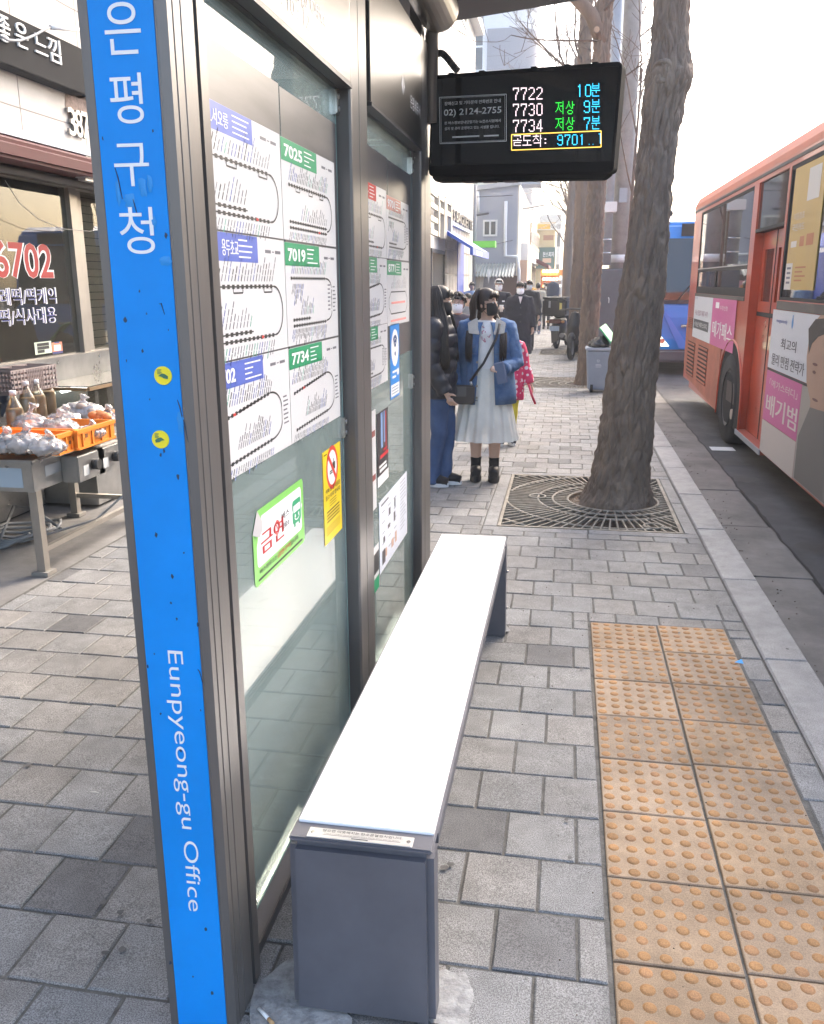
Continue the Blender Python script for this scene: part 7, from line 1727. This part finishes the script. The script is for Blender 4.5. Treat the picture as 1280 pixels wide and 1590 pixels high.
def strands(P, J, paths, m, name='long_hair', n=40, r=.010, seed=1, spread=.012):
    """long straight hair: many overlapping locks fused into one streaked mass"""
    rs = random.Random(seed); q = MB(); k = J['k']
    for i in range(n):
        f = rs.random()*(len(paths)-1); i0 = min(int(f), len(paths)-2); f -= i0; L = min(len(paths[i0]), len(paths[i0+1])); pts = []
        ox, oy = rs.gauss(0, spread*.55), rs.gauss(0, spread*.55)
        for t in range(L):
            p = Vector(paths[i0][t]).lerp(Vector(paths[i0+1][t]), f) + Vector((ox, oy, 0))*(.4+.6*t/L)
            if t == L-1: p.z += rs.uniform(-.05, .03)
            pts.append(p)
        sm = []
        for t in range(L-1):
            p0, p1, p2, p3 = pts[max(t-1,0)], pts[t], pts[t+1], pts[min(t+2,L-1)]
            for u in (0, .34, .67): sm.append(.5*((2*p1)+(p2-p0)*u+(2*p0-5*p1+4*p2-p3)*u*u+(3*p1-p0-3*p2+p3)*u**3))
        sm.append(pts[-1]); c = len(sm)
        q.tube(sm, [r*(.85 if t < 2 else 1.05)*(1 if t < c-4 else (c-t)/5) for t in range(c)], n=7)
    return q.build(name, m, P)
def sleeves(mb, J, r0, r1, ext=.0, cuffs=(True,True)):
    for s_, e_, w_ in (('ls','le','lw'), ('rs','re','rw')):
        d = (J[w_]-J[e_]).normalized(); mb.tube([J[s_]-Vector((math.copysign(.05,J[s_].x),0,-.005)), J[s_]+Vector((0,0,.004)), J[s_].lerp(J[e_],.5), J[e_], J[e_].lerp(J[w_],.5), J[w_]+d*ext], [r0*.95,r0*1.05,r0,(r0+r1)/2*1.04,r1*1.05,r1], n=16)
def torso(mb, k, z0, z1, rx0, rx1, ry0, ry1, mid=None):
    mb.loft([(0,0,z0*k,rx0*k,ry0*k),(0,0,(z0*.6+z1*.4)*k,(rx0*.55+rx1*.45)*k,(ry0+ry1)/2*k),(0,.005,(z1-.10)*k,rx1*k,ry1*k),(0,.01,(z1-.03)*k,rx1*.86*k,ry1*.86*k),(0,.01,z1*k,rx1*.52*k,ry1*.70*k)], 24)
def trousers(P, J, m, r=(.092,.070,.062,.052), zcut=.05, flare=0., voxel=.014, disp=(.008,9), name='trousers'):
    k = J['k']; g = MB(); g.loft([(0,0,.83*k,.15*k,.11*k),(0,0,.93*k,.16*k,.112*k),(0,0,1.02*k,.14*k,.10*k)], 20)
    for h_, f_ in (('lh','lf'), ('rh','rf')):
        a, kn, an = J[h_], J[f_+'k'], J[f_+'a']; g.tube([a, a.lerp(kn,.55), kn, kn.lerp(an,.5), an+Vector((0,0,(zcut-.085)*k))], [r[0]*k,r[1]*k*1.08,r[2]*k,(r[2]+r[3])/2*k,(r[3]+flare)*k], n=16)
    return remeshed(g, name, m, P, voxel=voxel, smooth=2, disp=disp)
def shoes(P, J, up, sole=None, thick=.025, h=.075, L=.13, wd=.045):
    k = J['k']
    for f_ in ('lf','rf'):
        f = J[f_]; g = MB(); g.tube([f+Vector((0,.075*k,thick+h*.42)), f+Vector((0,.03*k,thick+h*.55)), f+Vector((0,-.06*k,thick+h*.40)), f+Vector((0,-L*k,thick+h*.26))], [wd*.80*k,wd*1.0*k,wd*.98*k,wd*.72*k], n=14); s_ = g.build('shoe', up, P)
        g = MB(); n = 20; pts = []
        for t in range(n): a = 2*math.pi*t/n; pts.append((f.x+wd*1.02*k*math.cos(a)*(1 if math.sin(a) > -.5 else .95), f.y-.025*k+(L-.015)*k*math.sin(a)))
        g.prism([(x, y) for x, y in pts], (0,0,.002), (1,0,0), (0,1,0), (0,0,thick+.006)); g.build('sole', sole or up, s_, bevel=.004)
def pocket(P, m, pts, name): g = MB(); g.tube(pts, .003, n=5); return g.build(name, m, P)

# ---- woman in a denim jacket
fp = pz(752, 746); yw = fp.y
P, J = person('woman in an oversized denim jacket and long ivory skirt, black face mask, turning her head', (fp.x, yw), R(4), 1.545, head_yaw=R(60), lfoot=(.085,.0), rfoot=(-.075,.02),
    larm=((.255,-.03,1.04), (.135,-.235,1.005)), rarm=((-.245,.03,1.05), (-.245,-.06,.83)), voxel=.0085, hair='long', hairm=m_hairb, mask=m_mb, curl=.75, lhand=((-.35,-.65,.20),(-.25,.3,-.9)))
k = J['k']
g = MB(); torso(g, k, .88, 1.40, .145, .15, .105, .10); remeshed(g, 'white_shirt', mat('white_cotton', (.82,.80,.79), .85, var=.06, vscale=10), P, voxel=.012, smooth=2, disp=(.006,12))
g = MB(); rs = random.Random(8)
for _ in range(9):
    x, z = rs.uniform(-.035,.04), rs.uniform(1.13,1.26); g.tube([(x,-.118,z),(x+rs.uniform(-.02,.02),-.121,z+rs.uniform(-.03,.03))], .004, n=5)
g.build('shirt_print', C(.45,.16,.22,.7), P)
# skirt: slip and pleated tulle
g = MB(); g.loft([(0,0,1.0*k,.135*k,.10*k),(0,0,.90*k,.165*k,.125*k),(0,-.005,.70*k,.205*k,.15*k),(0,-.01,.50*k,.235*k,.17*k)], 40, cap=False, fn=lambda t, i: 1+.03*i/3*math.sin(9*t)); g.build('slip', C(.70,.69,.64,.8), P)
g = MB(); ring = [(1.0,.14,.105),(.92,.165,.13),(.78,.205,.155),(.62,.235,.175),(.48,.262,.195),(.375,.285,.21)]
g.loft([(0,-.004,z*k,a*k,b*k) for z, a, b in ring], 150, cap=False, fn=lambda t, i: 1+(.012+.010*i)*math.sin(17*t+.6*math.sin(3*t)+.12*i)+.006*i*math.sin(7*t))
mt = glass_mat('tulle', (.97,.96,.93), .0, .5, body=(.84,.82,.76,.85)); sk = g.build('skirt', mt, P); 
# open denim jacket, pale collar lining, sleeves
g = MB(); prof = [(.70,.268,.205),(.80,.262,.190),(.95,.245,.16),(1.10,.245,.155),(1.25,.24,.145),(1.34,.205,.125),(1.385,.14,.10)]
vs = []; n = 40; gap = lambda i: R(26) + R(13)*(1-i/6)
for side in (0, 1):
    for i, (z, a, b) in enumerate(prof):
        for j in range(n+1):
            t = -math.pi/2 + gap(i)*.5 + (2*math.pi-gap(i))*j/n; f_ = 1+.018*noise.noise((math.cos(t)*3,math.sin(t)*3,z*6)); e = .012*side
            vs.append((( a-e)*k*f_*math.cos(t), (b-e)*k*f_*math.sin(t)+.005, z*k))
fs = []; m_ = len(prof)
for i in range(m_-1):
    for j in range(n): a_ = i*(n+1)+j; fs.append((a_,a_+1,a_+n+2,a_+n+1)); b_ = a_+m_*(n+1); fs.append((b_+n+1,b_+n+2,b_+1,b_))
N_ = m_*(n+1)
for j in range(n): fs.append((j+1,j,N_+j,N_+j+1)); a_ = (m_-1)*(n+1)+j; fs.append((a_,a_+1,N_+a_+1,N_+a_))
for i in range(m_-1):
    for j in (0, n): a_ = i*(n+1)+j; q_ = (a_,a_+n+1,N_+a_+n+1,N_+a_); fs.append(q_ if j == 0 else q_[::-1])
g.add(vs, fs, True); jk = g.build('denim_jacket', m_denim, P)
g = MB(); sleeves(g, J, .080*k, .058*k, ext=-.005); remeshed(g, 'sleeve', m_denim, jk, voxel=.011, smooth=2, disp=(.012,14))
for w_, e_ in (('lw','le'), ('rw','re')):
    d = (J[w_]-J[e_]).normalized(); g = MB(); g.tube([J[w_]-d*.055, J[w_]-d*.004], [.060*k,.059*k], n=18); g.build('cuff', m_denim, jk)
g = MB()
for sx in (-1,1): g.prism([(0,0),(.085,.01),(.095,.09),(.02,.13)], (sx*.055,-.125*k,1.285*k), (sx,.10,0), (0,.45,1), (0,-.012,0))
g.build('collar', mat('pale_lining', (.52,.48,.43), .9, var=.1, vscale=20, bump=.4, bscale=80), jk, bevel=.004)
m_seam = C(.09,.14,.24,.8); g = MB()
for sx in (-1,1):
    g.tube([(sx*.10*k,-.156*k,.72*k),(sx*.115*k,-.150*k,.95*k),(sx*.12*k,-.142*k,1.12*k)], .003, n=5); g.tube([(sx*.155*k,-.135*k,.72*k),(sx*.165*k,-.125*k,1.12*k)], .003, n=5); g.tube([(sx*.075*k,-.150*k,1.125*k),(sx*.19*k,-.110*k,1.13*k)], .0035, n=5)
    g.tube([(sx*.09*k,-.150*k,1.19*k),(sx*.135*k,-.142*k,1.165*k),(sx*.175*k,-.120*k,1.19*k)], .0035, n=5)
g.tube([(.243*k*math.cos(t),.164*k*math.sin(t)+.003,.735*k) for t in [-1.2+R(13)+ (2*math.pi-R(50))*a/30 for a in range(31)]], .0035, n=5)
g.build('stitching', m_seam, jk)
g = MB()
for z in (.76,.86,.96,1.06): g.tube([(-.052*k-.02,-.170*k,z*k),(-.052*k-.02,-.186*k,z*k)], .009, n=10)
g.build('button', C(.35,.30,.24,.4,metal=.7), jk)
# strap and bag
g = MB(); g.tube([(.11*k,-.10*k,1.375*k),(.08*k,-.165*k,1.25*k),(-.02*k,-.175*k,1.05*k),(-.13*k,-.195*k,.90*k)], .010, n=8, ell=.35); st_ = g.build('strap', C(.022,.018,.018,.5), None)
bagc = Vector((-.18*k,-.205*k,.80*k))
bag = thing('shoulder_bag', 'small dark shoulder bag hanging at the hip of the woman in denim', 'handbag', (fp.x, yw, 0), R(4), local=True); st_.parent = bag
g = MB(); g.box(bagc.x-.085,bagc.x+.085,bagc.y-.035,bagc.y+.035,bagc.z-.085,bagc.z+.065); g.build('body', mat('bag_leather', (.035,.026,.024), .45, var=.1, vscale=10), bag, bevel=.012)
g = MB(); g.box(bagc.x-.08,bagc.x+.02,bagc.y-.042,bagc.y-.0355,bagc.z-.02,bagc.z+.06); g.build('flap', C(.10,.09,.085,.5), bag, bevel=.003)
g = MB(); g.tube([(-.125*k,-.20*k,.90*k),(-.115*k,-.205*k,.865*k)], .010, n=8); g.build('buckle', C(.6,.58,.55,.3,metal=.9), bag)
# phone in its blue grey case
pw = J['lw'] + Vector((-.022,-.075,.0)); ph = thing('phone', 'slate blue phone case held in the hand of the woman in denim', 'phone', (fp.x, yw, 0), R(4), local=True)
g = MB(); g.obox(pw+Vector((.015,-.025,-.015)), (.036,-.004,.008), (.004,.007,.004), (-.018,.0,.078)); g.build('case', C(.09,.13,.23,.5), ph, bevel=.004)
# hair
hz = J['head'].z; A = lambda s: [[(s*.045,.03,hz+.125*k),(s*.090,.035,hz+.05*k),(s*.098,.02,hz-.06*k),(s*.11,-.03,hz-.18*k),(s*.12,-.135,hz-.30*k),(s*.115,-.165,hz-.44*k)], [(s*.04,.05,hz+.12*k),(s*.085,.06,hz+.03*k),(s*.10,.05,hz-.08*k),(s*.13,.01,hz-.17*k),(s*.15,-.115,hz-.28*k),(s*.15,-.158,hz-.42*k)], [(s*.03,.07,hz+.11*k),(s*.065,.105,hz),(s*.08,.105,hz-.12*k),(s*.10,.125,hz-.28*k),(s*.11,.13,hz-.42*k)]]
HY = R(60)
def turn(paths):
    out = []
    for p in paths:
        q_ = []
        for (x, y, z) in p:
            f = max(0, min(1, (z-(hz-.20*k))/(.20*k))); v = Matrix.Rotation(HY*f, 3, 'Z') @ Vector((x, y+.012, 0)); q_.append((v.x, v.y-.012, z))
        out.append(q_)
    return out
strands(P, J, turn(A(-1)), m_hairb, n=120, r=.0075, seed=2); strands(P, J, turn(A(1)), m_hairb, n=100, r=.0072, seed=3)
strands(P, J, [[(-.06,.06,hz+.11*k),(-.06,.11,hz),(-.07,.12,hz-.2*k),(-.08,.14,hz-.4*k)],[(.06,.06,hz+.11*k),(.06,.11,hz),(.07,.12,hz-.2*k),(.08,.14,hz-.4*k)]], m_hairb, n=60, r=.009, seed=4, spread=.03)
# socks and chunky shoes
for f_ in ('lf','rf'):
    a, kn = J[f_+'a'], J[f_+'k']; g = MB(); g.tube([a.lerp(kn,.36), a.lerp(kn,.15), a+Vector((0,0,-.02))], [.049*k,.045*k,.045*k], n=16); remeshed(g, 'sock', mat('black_sock', (.014,.014,.015), .9), P, voxel=.007, smooth=1, disp=(.004,30))
shoes(P, J, C(.016,.016,.017,.6), thick=.050, h=.085, L=.125, wd=.050)

# ---- woman in the black padded jacket, in profile
c_ = pz(697, 754); py_ = c_.y
P, J = person('woman in black padded jacket and flared jeans, in profile beside the shelter post', (c_.x-.085, py_), R(86), 1.565, head_yaw=R(0), head_tilt=R(8), lfoot=(.06,-.05), rfoot=(-.06,.04), rarm=((-.225,.03,1.06), (-.20,-.10,.82)), larm=((.225,.03,1.06), (.22,-.10,.84)), voxel=.009, hair='long', hairm=m_hair, mask=m_mb, curl=.6)
k = J['k']
trousers(P, J, m_jean, r=(.093,.082,.068,.058), flare=.018, zcut=.035, voxel=.011)
g = MB(); zs_ = [.76+.0125*i for i in range(53)]; rg = []
for i, z in enumerate(zs_):
    t = (z-.76)/.65; base = .205 - .01*math.sin(t*3) if t < .78 else .205*(1-(t-.78)*2.3); q_ = abs(math.sin((z-.76)/.105*math.pi)); f_ = base*(.86+.17*q_**.5); rg.append((0,.005,z*k,f_*k,f_*.80*k))
g.loft(rg, 30)
for s_, e_, w_ in (('ls','le','lw'), ('rs','re','rw')):
    pts, rad = [], []
    for i in range(41):
        t = i/40; p = J[s_].lerp(J[e_], t*2) if t < .5 else J[e_].lerp(J[w_], (t-.5)*2); pts.append(p); rad.append((.088-.024*t)*k*(.86+.17*abs(math.sin(t*5.5*math.pi))**.45))
    g.tube(pts, rad, n=18); g.ell(J[s_]+Vector((0,0,-.01)), .090*k)
g.loft([(0,.02,1.33*k,.12*k,.11*k),(0,.015,1.37*k,.125*k,.12*k),(0,.01,1.43*k,.10*k,.10*k)], 24)
remeshed(g, 'padded_jacket', m_puff, P, voxel=.010, smooth=1, disp=(.005,16))
shoes(P, J, C(.014,.014,.016,.7), sole=m_sole, thick=.026, h=.075, L=.135, wd=.046)
hz = J['head'].z; A = lambda s: [[(s*.05,.0,hz+.125*k),(s*.092,-.035,hz+.05*k),(s*.10,-.055,hz-.06*k),(s*.13,-.09,hz-.16*k),(s*.165,-.10,hz-.30*k),(s*.16,-.12,hz-.46*k)], [(s*.045,.03,hz+.125*k),(s*.095,.02,hz+.04*k),(s*.105,.01,hz-.08*k),(s*.155,-.02,hz-.19*k),(s*.19,-.05,hz-.34*k),(s*.185,-.07,hz-.50*k)], [(s*.03,.07,hz+.11*k),(s*.07,.105,hz),(s*.09,.11,hz-.12*k),(s*.14,.12,hz-.26*k),(s*.15,.15,hz-.44*k)]]
strands(P, J, A(-1), m_hair, n=150, r=.0095, seed=5); strands(P, J, A(1), m_hair, n=110, r=.0095, seed=6)

# ---- child in a pink dotted coat behind the woman in denim
m_dots = mat('pink_dotted_cloth', (.70,.05,.14), .8); n_ = m_dots.node_tree; b_ = n_.nodes['Principled BSDF']; tc = n_.nodes.new('ShaderNodeTexCoord'); vo = n_.nodes.new('ShaderNodeTexVoronoi'); vo.inputs['Scale'].default_value = 17; vo.inputs['Randomness'].default_value = .45
gt = n_.nodes.new('ShaderNodeMath'); gt.operation = 'LESS_THAN'; gt.inputs[1].default_value = .33; mx = n_.nodes.new('ShaderNodeMix'); mx.data_type = 'RGBA'; mx.inputs[6].default_value = (.68,.04,.13,1); mx.inputs[7].default_value = (.80,.66,.68,1)
n_.links.new(tc.outputs['Object'], vo.inputs[0]); n_.links.new(vo.outputs['Distance'], gt.inputs[0]); n_.links.new(gt.outputs[0], mx.inputs[0]); n_.links.new(mx.outputs[2], b_.inputs['Base Color'])
q = py(787, 600, 8.7)
P, J = person('child in a pink coat with white dots, mostly hidden behind the woman in denim', (q.x, 8.7), R(20), 1.22, larm=((.25,.02,1.06),(.31,-.05,.84)), rarm=((-.22,.02,1.08),(-.22,-.05,.86)), voxel=.012, hair='short', mask=None, cap=C(.72,.55,.58,.8)); k = J['k']
g = MB(); torso(g, k, .62, 1.40, .25, .19, .18, .13); sleeves(g, J, .085*k, .070*k); remeshed(g, 'coat', m_dots, P, voxel=.012, smooth=2, disp=(.012,12))
trousers(P, J, C(.70,.60,.05,.8), r=(.095,.08,.07,.06)); shoes(P, J, C(.05,.05,.06,.7), sole=m_sole)
g = MB(); g.tube([(.26*k,-.12,.84*k),(.30*k,-.13,.70*k),(.36*k,-.12,.58*k)], .012, n=6); g.build('ribbon', C(.65,.05,.12,.7), P)

# ---- walkers farther along
def walker(label, u, Y, rz, H, coat, coat_z=(.55,1.42), wide=.20, hair='short', mask=m_mw, cap=None, legs=None, stride=0., arms=None, hem=None, face=True, collar=None, shoe=None, hairm=None):
    q = py(u, 440, Y); P, J = person(label, (q.x, Y), rz, H, hair=hair, mask=mask, cap=cap, lfoot=(.085,-stride), rfoot=(-.085,stride), voxel=.016, face=face, larm=(arms or {}).get('l'), rarm=(arms or {}).get('r'), hairm=hairm)
    k = J['k']; g = MB(); torso(g, k, coat_z[0], coat_z[1], hem or wide, wide*.88, (hem or wide)*.72, wide*.62); sleeves(g, J, .078*k, .062*k); remeshed(g, 'coat', coat, P, voxel=.016, smooth=3, disp=(.012,10))
    trousers(P, J, legs or C(.03,.03,.035,.8), voxel=.017); shoes(P, J, shoe or C(.02,.02,.02,.6))
    if collar: g = MB(); g.loft([(0,.01,1.36*k,.10*k,.09*k),(0,.0,1.45*k,.095*k,.085*k)], 20, cap=False); g.build('collar', collar, P)
    return P, J
walker('older woman with dark curly hair and white mask behind the two women', 712.5, 9.6, R(-8), 1.47, mat('grey_purple_cloth', (.07,.06,.075), .9, var=.2, vscale=8), wide=.205, hair='curly')
P, J = walker('man in a white cap and mask holding a cup, dark navy jacket', 775, 17.6, R(4), 1.66, m_navy, wide=.215, hair='short', cap=C(.66,.64,.60,.8), arms={'l': ((.25,-.05,1.06),(.10,-.27,1.10))}); k = J['k']
cup = thing('paper_cup', 'pale paper cup held by the man in the white cap', 'cup', (P.location.x, P.location.y, 0), R(4), local=True); w_ = J['lw']; g = MB(); x, y, z = w_.x-.04, w_.y-.07, w_.z; g.loft([(x,y,z-.06,.030,.030),(x,y,z+.06,.040,.040)], 16); g.build('cup_wall', C(.66,.60,.54,.6), cup); g = MB(); g.tube([(x,y,z+.06),(x,y,z+.072)], .042, n=14); g.build('lid', C(.78,.78,.78,.5), cup)
g = MB(); g.box(.07*k,.12*k,-.155*k,-.148*k,1.225*k,1.25*k); g.build('chest_badge', m_white, P)
P, J = walker('woman in a long black coat and white mask walking toward us', 808.5, 16.0, R(6), 1.60, m_navy, coat_z=(.36,1.43), wide=.235, hem=.25, hair='bob', stride=.12, collar=m_navy); k = J['k']
g = MB(); g.prism([(-.035,0),(.035,0),(.0,-.13)], (0,-.128*k,1.40*k), (1,0,0), (0,-.05,1), (0,-.02,0)); g.build('white_scarf', C(.72,.70,.70,.8), P)
g = MB()
for z in (.95,1.08,1.2): g.tube([(.01,-.165*k,z*k),(.01,-.185*k,z*k)], .014, n=8)
g.build('button', C(.03,.03,.035,.3), P)
walker('man in a beige jacket and dark trousers walking away down the pavement', 836.5, 28.5, R(176), 1.58, mat('beige_cloth', (.46,.42,.33), .9, var=.1, vscale=6), coat_z=(.70,1.42), wide=.225, mask=None, face=False, legs=C(.025,.035,.06,.8), stride=.22, shoe=C(.40,.42,.48,.6))
walker('woman in a grey coat with white mask and brown scarf beside the hanging coat', 850.5, 31.5, R(-6), 1.56, mat('grey_coat_cloth', (.22,.21,.21), .9, var=.2, vscale=6), coat_z=(.62,1.42), wide=.21, hair='bob', collar=C(.20,.14,.08,.9))
walker('person in an orange and yellow jacket walking away beyond the black coat', 824, 35, R(180), 1.62, C(.60,.30,.03,.8), coat_z=(.78,1.43), wide=.22, mask=None, face=False, hairm=C(.10,.04,.03,.7), legs=C(.04,.05,.08,.8), collar=C(.75,.52,.04,.8))
walker('distant dark haired person in black by the pink notice board', 815, 25.5, R(185), 1.60, C(.03,.03,.035,.8), mask=None, face=False)
walker('man in a black padded coat just right of the woman in black', 823, 21.5, R(-5), 1.64, C(.02,.02,.025,.7), coat_z=(.62,1.43), wide=.22)
walker('woman in a long dark brown coat walking away near the pink board', 817, 30, R(178), 1.56, C(.06,.035,.03,.8), coat_z=(.5,1.42), mask=None, face=False, hair='bob')
walker('dark figure with a backpack far down the pavement left of the food stall', 862, 43, R(175), 1.62, C(.05,.05,.06,.8), mask=None, face=False)
walker('tiny figure in brown far down by the lit eatery', 846, 46, R(10), 1.58, C(.16,.10,.07,.8), coat_z=(.6,1.42))
walker('man in a pale blue shirt without mask, far left by the bakery', 733, 25.5, R(20), 1.60, C(.34,.46,.58,.8), coat_z=(.80,1.42), wide=.20, mask=None)
walker('person in a grey hooded top at the far left, beside the pale blue shirt', 727, 14.5, R(40), 1.42, C(.24,.235,.23,.9), coat_z=(.75,1.42), wide=.20, mask=None, hair='short')
# ------------------------------------------------------------------ haze: one box of even air round the camera and the whole street
g = MB(); g.box(-45, 45, -16, 158, -1.2, 36)
hz_ = g.build('haze', []); hz_['kind'] = 'stuff'
mh = bpy.data.materials.new('haze_air'); mh.use_nodes = True; n_ = mh.node_tree; n_.nodes.clear()
ho = n_.nodes.new('ShaderNodeOutputMaterial'); hv = n_.nodes.new('ShaderNodeVolumePrincipled'); hv.inputs['Color'].default_value = (.95,.95,.97,1); hv.inputs['Density'].default_value = .0028; hv.inputs['Anisotropy'].default_value = .1
n_.links.new(hv.outputs[0], ho.inputs['Volume']); hz_.data.materials.append(mh)
